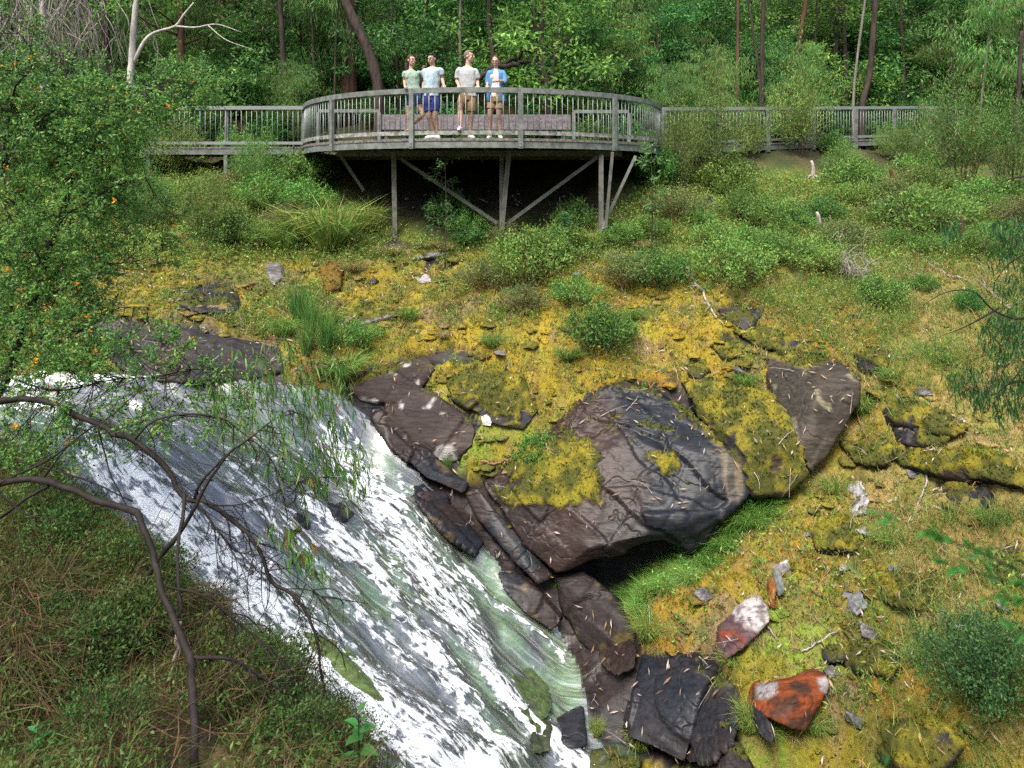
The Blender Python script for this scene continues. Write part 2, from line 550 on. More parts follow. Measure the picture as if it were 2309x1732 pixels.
def base_z(X, Y):
    X = np.asarray(X, float).ravel(); Y = np.asarray(Y, float).ravel()
    Xc = np.clip(X, -13.5, 13.5)
    Yc = np.clip(Y, -0.5, 22.5)
    out = np.empty(len(X))
    for a in range(0, len(X), 40000):
        s = slice(a, a + 40000)
        d2 = (Xc[s, None] - W[None, :, 0]) ** 2 + (Yc[s, None] - W[None, :, 1]) ** 2
        out[s] = (0.5 * d2 * np.log(d2 + 1e-12)) @ TPS[:-3] + TPS[-3] + TPS[-2] * Xc[s] + TPS[-1] * Yc[s]
    # hillside behind the platform; unseen bank raised behind the camera to cut low light
    yl = 20.2 + np.maximum(np.clip(X, 3.9, 17) - 4.2, 0) * .527
    up = np.minimum(np.maximum(Y - yl, 0), 56)
    hill = 0.35 + 0.06 * np.clip(X - 5, 0, 12) + 0.5 * up + 0.004 * up ** 2 + 0.1 * np.maximum(Y - yl - 56, 0)
    t = sstep(-1.6, 1.2, Y - yl)
    out = out * (1 - t) + hill * t
    back = -1.75 + 0.42 * np.maximum(-Y, 0)
    t = sstep(1.2, -1.0, Y)
    out = out * (1 - t) + back * t
    side = np.maximum(np.abs(X) - 13.5, 0)
    out = out + 0.12 * np.minimum(side, 40)
    return out

# patches of bare rock and of water, outlined on the photograph (they are only used to look up which spot of the ground is what)
ROCKS = {
 "shelf": [(160,731),(220,716),(284,716),(320,731),(356,724),(427,727),(462,745),(526,763),(576,770),(619,759),(640,800),(640,870),(498,860),(391,860),(284,844),(231,791),(160,765)],
 "ledge": [(402,663),(462,645),(516,635),(516,656),(544,677),(526,702),(445,702),(402,692)],
 "slab": [(773,867),(822,836),(868,825),(917,808),(973,790),(1050,790),(1085,808),(1071,825),(1008,836),(966,871),(990,902),(1001,937),(1064,934),(1078,965),(1071,1003),(1036,1045),(1060,1085),(1130,1100),(1190,1145),(1290,1140),(1350,1130),(1362,1060),(1350,1010),(1300,985),(1259,960),(1294,916),(1347,878),(1364,860),(1399,857),(1425,866),(1482,882),(1511,866),(1540,886),(1564,936),(1585,952),(1597,985),(1630,1005),(1671,1010),(1684,1047),(1688,1084),(1704,1108),(1688,1129),(1655,1150),(1640,1180),(1560,1250),(1400,1330),(1290,1500),(1180,1450),(1060,1330),(920,1150),(820,1030),(760,900)],
 "dome": [(1729,804),(1770,800),(1832,816),(1893,829),(1934,862),(1934,895),(1914,936),(1864,964),(1852,1022),(1832,1038),(1811,993),(1795,952),(1753,886),(1790,862),(1737,816)],
 "a": [(1622,697),(1655,687),(1696,697),(1729,697),(1704,730),(1679,747),(1630,714)],
 "b": [(1605,779),(1663,763),(1684,779),(1675,804),(1630,808)],
 "c": [(1548,829),(1581,820),(1605,833),(1577,857),(1552,841)],
 "d": [(2016,964),(2058,960),(2090,977),(2082,1005),(2041,1001)],
 "e": [(2107,1108),(2160,1088),(2214,1108),(2247,1133),(2222,1153),(2160,1129)],
 "f": [(2240,1256),(2330,1250),(2330,1300),(2255,1290)],
 "g": [(1915,1088),(1950,1085),(1958,1150),(1925,1160)],
 "h": [(1906,1337),(1950,1330),(1958,1380),(1910,1385)],
 "i": [(1858,1466),(1920,1462),(1925,1490),(1865,1495)],
 "j": [(960,560),(1010,555),(1000,600),(940,620)],
 "k": [(760,690),(800,675),(850,690),(895,695),(880,720),(820,715),(790,745),(755,730)],
 "l": [(1250,1299),(1279,1289),(1312,1285),(1327,1318),(1355,1347),(1408,1356),(1394,1395),(1379,1409),(1437,1419),(1450,1470),(1620,1480),(1670,1560),(1660,1740),(1300,1740),(1200,1400)],
 "m": [(840,560),(900,545),(960,575),(900,585)],
}
MOSSY = {   # moss and litter lying on the rock inside those patches
 "a": [(1030,1060),(1085,985),(1130,950),(1180,960),(1260,990),(1312,985),(1357,1024),(1357,1070),(1345,1120),(1270,1135),(1170,1140),(1120,1120),(1180,1090),(1130,1075)],
 "b": [(1441,1018),(1490,1010),(1540,1040),(1530,1062),(1480,1060)],
}
WATERP = [(-200,845),(60,850),(330,850),(600,862),(755,880),(820,935),(880,1010),(960,1095),(1060,1200),(1130,1285),(1195,1340),(1275,1440),(1300,1500),(1340,1660),(1400,1740),(1400,1900),(700,1900),(-200,1500)]
STREAMS = [  # whitewater strands: points, half widths, strength
 ([(-60,865),(60,862),(200,868),(370,852)], [26,24,20,10], 1.0),
 ([(20,905),(130,930),(240,1000),(330,1090)], [40,40,40,60], .8),
 ([(230,1040),(330,1110),(430,1230),(560,1340),(680,1450),(800,1545),(950,1660),(1060,1760)], [66,86,98,96,76,64,70,84], 1.08),
 ([(520,1060),(640,1180),(760,1330),(860,1450)], [50,60,50,20], .7),
 ([(690,1135),(764,1227),(830,1264),(912,1391),(970,1465),(1060,1600),(1140,1720)], [26,40,42,28,30,34,36], 1.05),
 ([(755,990),(795,1071),(850,1140),(915,1235),(975,1315),(1035,1400),(1088,1469),(1106,1523)], [52,66,80,84,72,52,30,22], 1.0),
 ([(1100,1515),(1175,1613),(1258,1683),(1330,1760)], [22,28,36,44], 1.3),
 ([(847,1399),(929,1510),(1011,1564),(1085,1625),(1175,1708)], [16,20,18,18,26], .9),
 ([(736,1543),(826,1613),(970,1708),(1093,1760)], [46,60,72,100], 1.25),
 ([(1040,1290),(1093,1346),(1170,1400),(1237,1457),(1274,1494)], [14,12,12,11,12], .95),
 ([(350,960),(520,1010),(700,1060)], [50,60,60], .45),
]

def ground_masks(V):
    """rockness, wetness, foam of points of the ground"""
    px, py = proj(V)
    w1 = fbm(V * 1.7, 4, 11) * 30
    w2 = fbm(V * 1.7 + 40, 4, 12) * 30
    j1 = fbm(V * 8, 3, 13) * 16
    qx, qy = px + w1 + j1, py + w2 * .6 + j1
    rock = np.full(len(V), -60.0)
    for k, p in ROCKS.items():
        rock = np.maximum(rock, poly_sd(qx, qy, p))
    for p in MOSSY.values():
        rock = np.minimum(rock, -poly_sd(qx, qy, p))
    water = poly_sd(px + w1 * .4, py + w2 * .3, WATERP)
    front = (V[:, 1] > 2.0)
    foot = 8.4 - .341 * (np.maximum(V[:, 0], -7.0) + 5.6) - .35
    water = np.minimum(water, (V[:, 1] - foot) * 60)
    rock = np.where(front, np.maximum(rock, water), -60)
    return rock, water, px, py

def foam_of(V, px, py):
    f = np.zeros(len(V))
    qx = px + fbm(V * 2.3, 3, 21) * 16
    qy = py + fbm(V * 2.3 + 9, 3, 22) * 16
    for pts, wd, s in STREAMS:
        f = np.maximum(f, s * np.power(line_d(qx, qy, pts, np.array(wd) * 1.15), .6))
    return f

FU = unit(np.array([0.974, -0.225, -0.667]))       # down the slab
FT = unit(np.cross(FU, np.array([0.65, -.15, 1.0])))
FT = FT if FT[1] < 0 else -FT
def flow_uv(V):
    return V @ FU, V @ FT

def ground_colour(V, rock, water, px, py):
    n1 = fbm(V * 0.9, 4, 31); n2 = fbm(V * 3.1, 4, 32); n3 = fbm(V * 9.0, 3, 33)
    # moss: yellow, golden, olive
    n0 = fbm(V * .38 + 3, 3, 34)
    moss = mix3((.20, .17, .016), (.24, .145, .016), sstep(-.05, .4, n1 + .5 * n2))
    moss = mix3(moss, (.095, .098, .016), sstep(-.12, .25, n2 + .5 * n0 + .3 * n3) * .85)
    moss = mix3(moss, (.16, .235, .03), sstep(.05, .35, -n1 + .5 * n2) * .8)
    moss = mix3(moss, (.13, .085, .03), sstep(.22, .4, n3 + .6 * n2 - n0 * .3) * .7)
    gold = sstep(330, 120, np.hypot((px - 1230) * .55, (py - 760) * 1.3) + 80 * n1)
    moss = mix3(moss, mix3((.35, .24, .018), (.32, .17, .016), sstep(-.2, .3, n2)), gold * .5)
    dry = mix3((.30, .215, .075), (.20, .17, .04), sstep(-.25, .25, n2))
    green = mix3((.05, .085, .014), (.12, .14, .02), sstep(-.3, .3, n2 + .3 * n3))
    soil = mix3((.05, .034, .018), (.12, .08, .035), sstep(-.3, .4, n2))
    c = moss
    lit = sstep(.16, .36, fbm(V * 1.6 + 11, 4, 36)) * sstep(600, 660, py)
    c = mix3(c, mix3((.20, .14, .10), (.10, .07, .045), sstep(-.2, .2, n3)), lit * .7)
    right = sstep(1700, 1950, px + 120 * n1 - (py - 900) * .25)
    c = mix3(c, mix3(dry, moss, sstep(-.1, .25, n1 + .3 * n2)), right * .8)
    c = mix3(c, dry, .45 * sstep(0.05, .35, n3 + n2 * .4))
    up = sstep(640, 520, py + 60 * n1)
    c = mix3(c, green, up)
    c = mix3(c, soil, .5 * up * sstep(.0, .3, n1))
    rust = sstep(.42, .6, n2) * sstep(.1, .3, n1 + .3)
    c = mix3(c, (.30, .08, .012), rust * .6 * (1 - up))
    # forest floor and the platform's shade, painted into the ground colour below it
    ff = sstep(17.2, 19.0, V[:, 1] + n1 - np.maximum(np.clip(V[:, 0], 3.9, 17) - 4.2, 0) * .35)
    c = mix3(c, mix3((.035, .042, .012), (.06, .045, .022), sstep(-.2, .3, n2)), ff)
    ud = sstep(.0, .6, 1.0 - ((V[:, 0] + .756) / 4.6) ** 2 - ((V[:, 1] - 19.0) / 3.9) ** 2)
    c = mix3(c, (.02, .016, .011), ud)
    # near bank
    nb = sstep(.15, -.15, V[:, 1] - (8.4 - .341 * (np.maximum(V[:, 0], -7.0) + 5.6)) + .25) * sstep(2.5, .5, V[:, 0])
    c = mix3(c, mix3((.045, .036, .014), (.11, .085, .03), sstep(-.3, .3, n2 + .3 * n3)), nb)
    # rock
    slate = mix3((.013, .013, .016), (.024, .017, .016), sstep(-.3, .3, n1))
    slate = mix3(slate, (.055, .05, .047), sstep(.2, .5, n2) * .6)
    wetc = mix3((.11, .115, .12), (.10, .18, .065), sstep(.05, .38, n1 + .35 * n2 + .15))
    shelf = poly_sd(px, py, ROCKS["shelf"]) > -10
    slate = np.where(shelf[:, None], mix3((.055, .048, .05), (.17, .11, .085), sstep(.05, .45, n1 + n2 * .3)), slate)
    rc = mix3(slate, wetc, sstep(-4, 10, water))
    # dark wet rim where the algae grow
    m = sstep(-2.5, 2.5, rock)
    return mix3(c, rc, m), m

def axis(segs):
    out = []
    for a, b, h in segs:
        out.append(np.arange(a, b - 1e-6, h))
    out.append([segs[-1][1]])
    return np.concatenate(out)
gx = axis([(-130, -40, 10), (-40, -18, 2), (-18, -11, .35), (-11, 11, .055), (11, 18, .35), (18, 40, 2), (40, 130, 10)])
gy = axis([(-90, -20, 8), (-20, -2, 1.5), (-2, 3.6, .25), (3.6, 19, .055), (19, 30, .3), (30, 60, 1.2), (60, 140, 8)])
GX, GY = np.meshgrid(gx, gy)
B = np.c_[GX.ravel(), GY.ravel(), base_z(GX, GY)]
rock, water, bpx, bpy_ = ground_masks(B)
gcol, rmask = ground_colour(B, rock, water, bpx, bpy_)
near = (B[:, 1] > 2) & (B[:, 1] < 19.5) & (np.abs(B[:, 0]) < 12)
u, t = flow_uv(B)
terr = fbm(B * .75, 4, 48); lumps = fbm(B * 1.9, 4, 41) * .16 + np.abs(fbm(B * 6.5, 3, 42)) * .09 + .22 * (np.round(terr * 4 + .25 * fbm(B * 3, 2, 49)) / 4) * sstep(620, 760, bpy_) * sstep(6.5, 8, B[:, 1])
cush = .05 + .06 * np.abs(fbm(B * 5.0, 3, 43)) + .04 * np.abs(fbm(B * 13.0, 2, 45))
st = np.c_[u * .45, t * 2.6, B[:, 2] * .4]
strata = fbm(st, 4, 44)
step = np.round(strata * 3.5) / 3.5
def cracks(p, w=.035):
    q = p + .35 * np.c_[vnoise(p * 1.3, 70), vnoise(p * 1.3 + 7, 71), vnoise(p * 1.3 + 13, 72)]
    a = np.abs(vnoise(q * np.array([.8, 1.3, 1.6]), 73)); b = np.abs(vnoise(q * np.array([2.1, 1.1, 1.7]) + 31, 74))
    return np.maximum(1 - a / w, 0) + .6 * np.maximum(1 - b / (w * 1.1), 0)
FO = np.array([FU, FT, np.cross(FU, FT)])
def blocks(p, amp, sc=(1.0, 2.3, 2.8), seed=75):
    q = p @ FO.T
    q = (q + .16 * np.c_[vnoise(p * 1.7, 76), vnoise(p * 1.7 + 5, 77), vnoise(p * 1.7 + 11, 78)]) * np.array(sc)
    f = np.floor(q + np.c_[.37 * np.floor(q[:, 1]), 0 * q[:, 0], 0 * q[:, 0]]).astype(np.int64)
    return amp * _h(f[:, 0], f[:, 1], f[:, 2], seed)
rockd = .10 * strata + .08 * step + .03 * fbm(B * 5, 3, 46) - .04 * cracks(B, .018) + blocks(B, .05)
dz = (lumps + cush) * (1 - rmask) + rockd * rmask
B[:, 2] += np.where(near, dz, fbm(B * .5, 3, 47) * .35)
nY, nX = len(gy), len(gx)
ii = (np.arange(nY - 1)[:, None] * nX + np.arange(nX - 1)[None, :]).ravel()
GF = np.stack([ii, ii + 1, ii + nX + 1, ii + nX], -1)
GZ = B[:, 2].reshape(nY, nX)

def gz(x, y):
    """height of the finished ground"""
    x = np.atleast_1d(np.asarray(x, float)); y = np.atleast_1d(np.asarray(y, float))
    i = np.clip(np.searchsorted(gx, x) - 1, 0, nX - 2); j = np.clip(np.searchsorted(gy, y) - 1, 0, nY - 2)
    a = np.clip((x - gx[i]) / (gx[i + 1] - gx[i]), 0, 1); b = np.clip((y - gy[j]) / (gy[j + 1] - gy[j]), 0, 1)
    return (GZ[j, i] * (1 - a) + GZ[j, i + 1] * a) * (1 - b) + (GZ[j + 1, i] * (1 - a) + GZ[j + 1, i + 1] * a) * b

def gp(px, py, dmin=3.0, dmax=40.0):
    """where the line of sight through (px, py) meets the ground"""
    d = np.arange(dmin, dmax, .02)
    X = (px - CX) / FPX * d; Z = (HY - py) / FPX * d
    hit = np.nonzero(Z < gz(X, d))[0]
    k = d[hit[0]] if len(hit) else dmax
    return np.array([(px - CX) / FPX * k, k, (HY - py) / FPX * k])

dXY = np.zeros((nY, nX, 3))
# two meshes with one outline would break the sheet: faces choose moss or rock material by their mask
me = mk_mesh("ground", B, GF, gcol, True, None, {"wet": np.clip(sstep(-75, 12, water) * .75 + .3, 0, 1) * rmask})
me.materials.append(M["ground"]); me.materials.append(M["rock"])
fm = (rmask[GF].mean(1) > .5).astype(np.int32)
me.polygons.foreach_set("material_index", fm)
ground = tag(link("ground", me), kind="structure")

# ---------------------------------------------------------------- water sheet sliding over the slab
def mat_water():
    m, nt, out = nodes("falling_water")
    L = nt.links.new
    fo = N(nt, "ShaderNodeAttribute", attribute_name="foam")
    au = N(nt, "ShaderNodeAttribute", attribute_name="flow_u")
    av = N(nt, "ShaderNodeAttribute", attribute_name="flow_v")
    cm = N(nt, "ShaderNodeCombineXYZ")
    L(au.outputs["Fac"], cm.inputs[0]); L(av.outputs["Fac"], cm.inputs[1])
    mp = N(nt, "ShaderNodeMapping"); mp.inputs["Scale"].default_value = (1.9, 6.2, 1)
    L(cm.outputs[0], mp.inputs["Vector"])
    n1 = N(nt, "ShaderNodeTexNoise", Scale=1.6, Detail=5.0, Roughness=0.6, Distortion=1.0)
    L(mp.outputs[0], n1.inputs["Vector"])
    mp2 = N(nt, "ShaderNodeMapping"); mp2.inputs["Scale"].default_value = (6.5, 9.0, 1)
    L(cm.outputs[0], mp2.inputs["Vector"])
    n2 = N(nt, "ShaderNodeTexNoise", Scale=1.5, Detail=2.5, Roughness=0.5, Distortion=0.9)
    L(mp2.outputs[0], n2.inputs["Vector"])
    av2 = N(nt, "ShaderNodeMath", operation='MULTIPLY_ADD')
    L(n2.outputs["Fac"], av2.inputs[0]); av2.inputs[1].default_value = .38; 
    half = N(nt, "ShaderNodeMath", operation='MULTIPLY'); half.inputs[1].default_value = .72
    L(n1.outputs["Fac"], half.inputs[0]); L(half.outputs[0], av2.inputs[2])
    # foam where noise < foam amount
    th = N(nt, "ShaderNodeMapRange"); th.inputs["From Min"].default_value = 0; th.inputs["From Max"].default_value = 1.25
    th.inputs["To Min"].default_value = -.20; th.inputs["To Max"].default_value = .09
    L(fo.outputs["Fac"], th.inputs["Value"])
    ad = N(nt, "ShaderNodeMath", operation='ADD')
    L(av2.outputs[0], ad.inputs[0]); L(th.outputs[0], ad.inputs[1])
    fr0 = ramp(nt, [(0.49, 0.0), (0.60, 1.0)])
    L(ad.outputs[0], fr0.inputs["Fac"])
    mp3 = N(nt, "ShaderNodeMapping"); mp3.inputs["Scale"].default_value = (1.1, 15.0, 1)
    L(cm.outputs[0], mp3.inputs["Vector"])
    n3 = N(nt, "ShaderNodeTexNoise", Scale=1.1, Detail=3.0, Roughness=0.6, Distortion=0.9)
    L(mp3.outputs[0], n3.inputs["Vector"])
    vr = ramp(nt, [(0.42, 0.03), (0.56, 0.09), (0.68, 0.26)])
    L(n3.outputs["Fac"], vr.inputs["Fac"])
    fr = N(nt, "ShaderNodeMix", data_type='RGBA', blend_type='LIGHTEN'); fr.inputs[0].default_value = 1.0
    L(fr0.outputs["Color"], fr.inputs[6]); L(vr.outputs["Color"], fr.inputs[7])
    white = N(nt, "ShaderNodeBsdfPrincipled", Roughness=0.55)
    white.inputs["Base Color"].default_value = (.80, .83, .85, 1)
    bp = N(nt, "ShaderNodeBump", Strength=0.45, Distance=0.05)
    L(av2.outputs[0], bp.inputs["Height"]); L(bp.outputs[0], white.inputs["Normal"])
    film = N(nt, "ShaderNodeBsdfGlossy", Roughness=0.26)
    film.inputs["Color"].default_value = (1, 1, 1, 1)
    bp2 = N(nt, "ShaderNodeBump", Strength=0.22, Distance=0.03)
    L(n2.outputs["Fac"], bp2.inputs["Height"]); L(bp2.outputs[0], film.inputs["Normal"])
    tr = N(nt, "ShaderNodeBsdfTransparent")
    tr.inputs["Color"].default_value = (.93, .96, .95, 1)
    fz = N(nt, "ShaderNodeFresnel", IOR=1.33)
    L(bp2.outputs[0], fz.inputs["Normal"])
    fa = N(nt, "ShaderNodeMath", operation='MULTIPLY_ADD', use_clamp=True)
    L(fz.outputs[0], fa.inputs[0]); fa.inputs[1].default_value = 1.6; fa.inputs[2].default_value = .10
    s1 = N(nt, "ShaderNodeMixShader")
    L(fa.outputs[0], s1.inputs[0]); L(tr.outputs[0], s1.inputs[1]); L(film.outputs[0], s1.inputs[2])
    s2 = N(nt, "ShaderNodeMixShader")
    L(fr.outputs[2], s2.inputs[0]); L(s1.outputs[0], s2.inputs[1]); L(white.outputs[0], s2.inputs[2])
    L(s2.outputs[0], out.inputs[0])
    return m
M["water"] = mat_water()

wx = np.arange(-12.5, 3.6, .045); wy = np.arange(5.6, 12.9, .045)
WX, WY = np.meshgrid(wx, wy)
wh = gz(WX.ravel(), WY.ravel()).reshape(len(wy), len(wx))
hm = wh.copy()
for dy_ in (-1, 0, 1):
    for dx_ in (-1, 0, 1):
        hm = np.maximum(hm, np.roll(np.roll(wh, dy_, 0), dx_, 1))
for _ in range(2):
    hm = (hm + np.roll(hm, 1, 0) + np.roll(hm, -1, 0) + np.roll(hm, 1, 1) + np.roll(hm, -1, 1)) / 5
WV = np.c_[WX.ravel(), WY.ravel(), np.maximum(hm, wh + .012).ravel()]
_, wat, wpx, wpy = ground_masks(WV)
foam = foam_of(WV, wpx, wpy)
u, t = flow_uv(WV)
frill = fbm(np.c_[u * 2.2, t * 5.5, u * 0], 3, 51)
blob = np.abs(fbm(np.c_[u * 4.5, t * 7.0, u * 0], 2, 52))
# even out the bed under thick water, then ridge the foam
WV[:, 2] += .02 + foam * (.05 + .045 * frill + .045 * blob)
keep = (wat > -4)
nX2 = len(wx); nY2 = len(wy)
jj = (np.arange(nY2 - 1)[:, None] * nX2 + np.arange(nX2 - 1)[None, :]).ravel()
WF = np.stack([jj, jj + 1, jj + nX2 + 1, jj + nX2], -1)
WF = WF[keep[WF].all(1)]
used = np.unique(WF); remap = np.zeros(len(WV), np.int64); remap[used] = np.arange(len(used))
edge = sstep(-4, 14, wat)
me = mk_mesh("waterfall", WV[used], remap[WF], None, True, M["water"], {"foam": (foam * edge)[used], "flow_u": u[used], "flow_v": t[used]})
waterfall = tag(link("waterfall", me), kind="structure")
# flying drops over the white strands
rs = np.random.default_rng(91)
ci = np.nonzero((foam > .75) & (wat > 8))[0]
ci = rs.choice(ci, 700, p=None)
dp = WV[ci] + np.c_[rs.uniform(-.03, .03, (700, 2)), rs.exponential(.03, 700)]
TET = np.array([[1, 1, 1], [-1, -1, 1], [-1, 1, -1], [1, -1, -1]]) * .6
dr = rs.uniform(.003, .009, 700)
g = Geo(); g.add((dp[:, None, :] + TET[None] * dr[:, None, None] * np.array([1.2, 1, 1.2])).reshape(-1, 3), (np.arange(700)[:, None, None] * 4 + np.array([[0, 1, 2], [0, 3, 1], [0, 2, 3], [1, 3, 2]])[None]).reshape(-1, 3))
M["drop"] = mat_plain("white_spray", (.85, .87, .88), .4)
tag(build("spray", g, M["drop"], None, True), "white water drops thrown up over the falls", "spray", kind="stuff")
# ---------------------------------------------------------------- boulders: closed bodies, hull -> even mesh -> foliation and chips
def remesh(V, F, voxel, sm=2, adapt=0.0):
    me = bpy.data.meshes.new("tmp")
    if isinstance(F, np.ndarray): F = [F]
    fl = [tuple(int(q) for q in f) for a in F for f in a]
    me.from_pydata([tuple(v) for v in V], [], fl)
    o = link("tmp", me)
    r = o.modifiers.new("r", 'REMESH'); r.mode = 'VOXEL'; r.voxel_size = voxel; r.adaptivity = adapt
    if sm:
        s = o.modifiers.new("s", 'SMOOTH'); s.factor = .5; s.iterations = sm
    dg = bpy.context.evaluated_depsgraph_get()
    ev = o.evaluated_get(dg)
    m2 = ev.to_mesh()
    n = len(m2.vertices)
    co = np.empty(n * 3, np.float32); m2.vertices.foreach_get("co", co)
    no = np.empty(n * 3, np.float32); m2.vertices.foreach_get("normal", no)
    lt = np.empty(len(m2.polygons), np.int32); m2.polygons.foreach_get("loop_total", lt)
    lv = np.empty(len(m2.loops), np.int32); m2.loops.foreach_get("vertex_index", lv)
    ls = np.empty(len(m2.polygons), np.int32); m2.polygons.foreach_get("loop_start", ls)
    q = ls[lt == 4]; tr = ls[lt == 3]
    Fq = lv[q[:, None] + np.arange(4)] if len(q) else np.zeros((0, 4), int)
    Ft = lv[tr[:, None] + np.arange(3)] if len(tr) else np.zeros((0, 3), int)
    ev.to_mesh_clear()
    bpy.data.objects.remove(o); bpy.data.meshes.remove(me)
    return co.reshape(-1, 3).astype(float), no.reshape(-1, 3).astype(float), [Fq, Ft]

def hull(pts):
    bm = bmesh.new()
    for p in pts: bm.verts.new(p)
    r = bmesh.ops.convex_hull(bm, input=bm.verts)
    kill = [g for g in r["geom_interior"] if isinstance(g, bmesh.types.BMVert)]
    bmesh.ops.delete(bm, geom=kill, context='VERTS')
    bm.verts.index_update()
    V = np.array([v.co[:] for v in bm.verts]); F = [[v.index for v in f.verts] for f in bm.faces]
    bm.free()
    return V, F

def td(px, py):
    return gp(px, py)[1]

SLATE = ((.018, .018, .022), (.036, .026, .024), (.06, .056, .054))
def rock_body(name, label, hulls, voxel=.05, sm=3, amp=.05, tint=SLATE, moss=0.5, wet=.25, back=(0, .9, -.45), paint=None, mossc=None, strata_dir=None):
    """hulls: lists of (px, py, bulge towards the viewer from the ground there) or (px, py, d, 'abs')"""
    Vs, Fs, n = [], [], 0
    for h in hulls:
        f = np.array([P(p[0], p[1], p[2] if len(p) > 3 else td(p[0], p[1]) - p[2]) for p in h])
        V, F = hull(np.vstack([f, f + np.array(back)]))
        Vs.append(V); Fs += [[q + n for q in a] for a in F]; n += len(V)
    me_F = [np.array([f]) for f in Fs]
    V, Nn, F = remesh(np.concatenate(Vs), me_F, voxel, sm)
    u, t = flow_uv(V)
    w = V @ unit(np.array([.55, .35, .76]))
    lay = fbm(np.c_[u * .35, t * .6, w * 4.5], 4, 61)
    lay = .6 * lay + .4 * np.round(lay * 4) / 4
    d = amp * (.35 * lay + .8 * fbm(V * 1.1, 2, 62) + .12 * fbm(V * 9, 2, 63)) + blocks(V, amp * .7, (.9, 1.7, 2.0))
    d = d - amp * .3 * np.minimum(cracks(V * .8, .012), 1.2)
    V = V + Nn * d[:, None]
    # colour and moss by upward faces and the mapped moss outlines
    px, py = proj(V)
    n1 = fbm(V * 1.1, 3, 64); n2 = fbm(V * 4.2, 3, 65); n3 = fbm(V * 11, 2, 66)
    c = mix3(tint[0], tint[1], sstep(-.3, .3, n1))
    c = mix3(c, tint[2], sstep(.12, .5, n2) * .7)
    mm = np.zeros(len(V))
    if moss > 0:
        mm = sstep(.02, .14, Nn[:, 2] - (1.02 - moss) + .55 * n1 + .35 * n2 + .12 * n3)
    if paint: c, mm = paint(V, Nn, px, py, c, mm, n1, n2)
    mc = mix3((.19, .16, .014), (.06, .064, .010), sstep(-.35, .2, n2 + .4 * n3)) if mossc is None else np.broadcast_to(mossc, (len(V), 3))
    c = mix3(c, (1, 1, 1), mm) * 0 + c * (1 - mm)[:, None] + mc * mm[:, None]
    V = V + Nn * (mm * (.025 + .05 * np.abs(fbm(V * 7, 3, 67))))[:, None]
    me = mk_mesh(name, V, F, c, True, None, {"wet": wet * (1 - mm)})
    me.materials.append(M["rock"]); me.materials.append(M["ground"])
    idx = np.concatenate([(mm[f].mean(1) > .5).astype(np.int32) for f in F if len(f)])
    me.polygons.foreach_set("material_index", idx)
    return tag(link(name, me), label, "rock")

def paint_main(V, Nn, px, py, c, mm, n1, n2):
    # blue-black sheen zone, purple-brown left face, a pale ochre streaked band at its right end
    blue = sstep(1330, 1420, px - (py - 950) * .35 + 60 * n1)
    c = mix3(mix3((.030, .018, .015), (.016, .012, .012), sstep(-.2, .3, n1)), mix3((.009, .011, .015), (.016, .018, .023), sstep(-.3, .3, n2)), blue)
    pale = sstep(0, 14, poly_sd(px + 20 * n2, py, [(1605, 1005), (1672, 1005), (1692, 1090), (1668, 1140), (1640, 1140), (1625, 1080)]))
    c = mix3(c, mix3((.13, .105, .07), (.055, .05, .04), sstep(-.2, .25, np.sin(px * .18 + 4 * n1))), pale * .85)
    m = np.zeros(len(V))
    for p in MOSSY.values():
        m = np.maximum(m, sstep(-5, 7, poly_sd(px + 34 * n1 + 30 * n2 + 22 * fbm(V * 12, 3, 85), py + 30 * n2 + 22 * fbm(V * 12 + 5, 3, 86), p)))
    m = np.maximum(m, sstep(-6, 6, poly_sd(px + 18 * n1 + 14 * n2, py + 12 * n2, [(1545, 870), (1640, 880), (1700, 920), (1800, 960), (1815, 1070), (1760, 1100), (1690, 1090), (1672, 1010), (1610, 1000), (1560, 930)])))
    m = np.maximum(m, sstep(.30, .38, n2 + .4 * fbm(V * 12, 2, 88)) * .9 * (py < 1000) * (Nn[:, 2] > .2))
    rim = poly_sd(px, py, [(1259, 945), (1364, 860), (1482, 878), (1560, 928), (1640, 998), (1692, 1048), (1692, 1300), (1200, 1300), (1110, 1150), (1180, 1000)])
    m = np.maximum(m, sstep(4, -8, rim - 12 - 38 * n2 - 30 * n1 - 26 * fbm(V * 11, 3, 84)) * (py < 1010))
    return c, m

rock_body("boulder", "big blue-black whaleback slate boulder overhanging a dark hollow below the mossy shelf",
  [[(1262, 945, .05), (1365, 866, .08), (1480, 882, .12), (1560, 933, .2), (1635, 1003, .3), (1685, 1045, 11.0, 'a'), (1702, 1108, 10.8, 'a'), (1655, 1150, 10.7, 'a'),
    (1450, 1000, 11.4, 'a'), (1560, 1060, 11.1, 'a'), (1350, 1060, 11.4, 'a'), (1575, 1200, 10.6, 'a'), (1440, 1214, 10.55, 'a'), (1330, 1238, 10.6, 'a'), (1255, 1292, 10.75, 'a'),
    (1120, 1150, .15), (1190, 1235, 11.0, 'a'), (1080, 1085, .08), (1180, 1050, .3), (1300, 1150, 10.95, 'a'), (1450, 1120, 10.9, 'a'), (1560, 1130, 10.85, 'a')],
   [(1450, 1160, 10.6, 'a'), (1530, 1180, 10.55, 'a'), (1640, 1150, 10.7, 'a'), (1640, 1190, 10.75, 'a'), (1560, 1243, 10.7, 'a'), (1480, 1218, 10.6, 'a')]],
  voxel=.030, sm=2, amp=.085, moss=0, wet=.72, back=(0, 1.0, -.2), paint=paint_main)

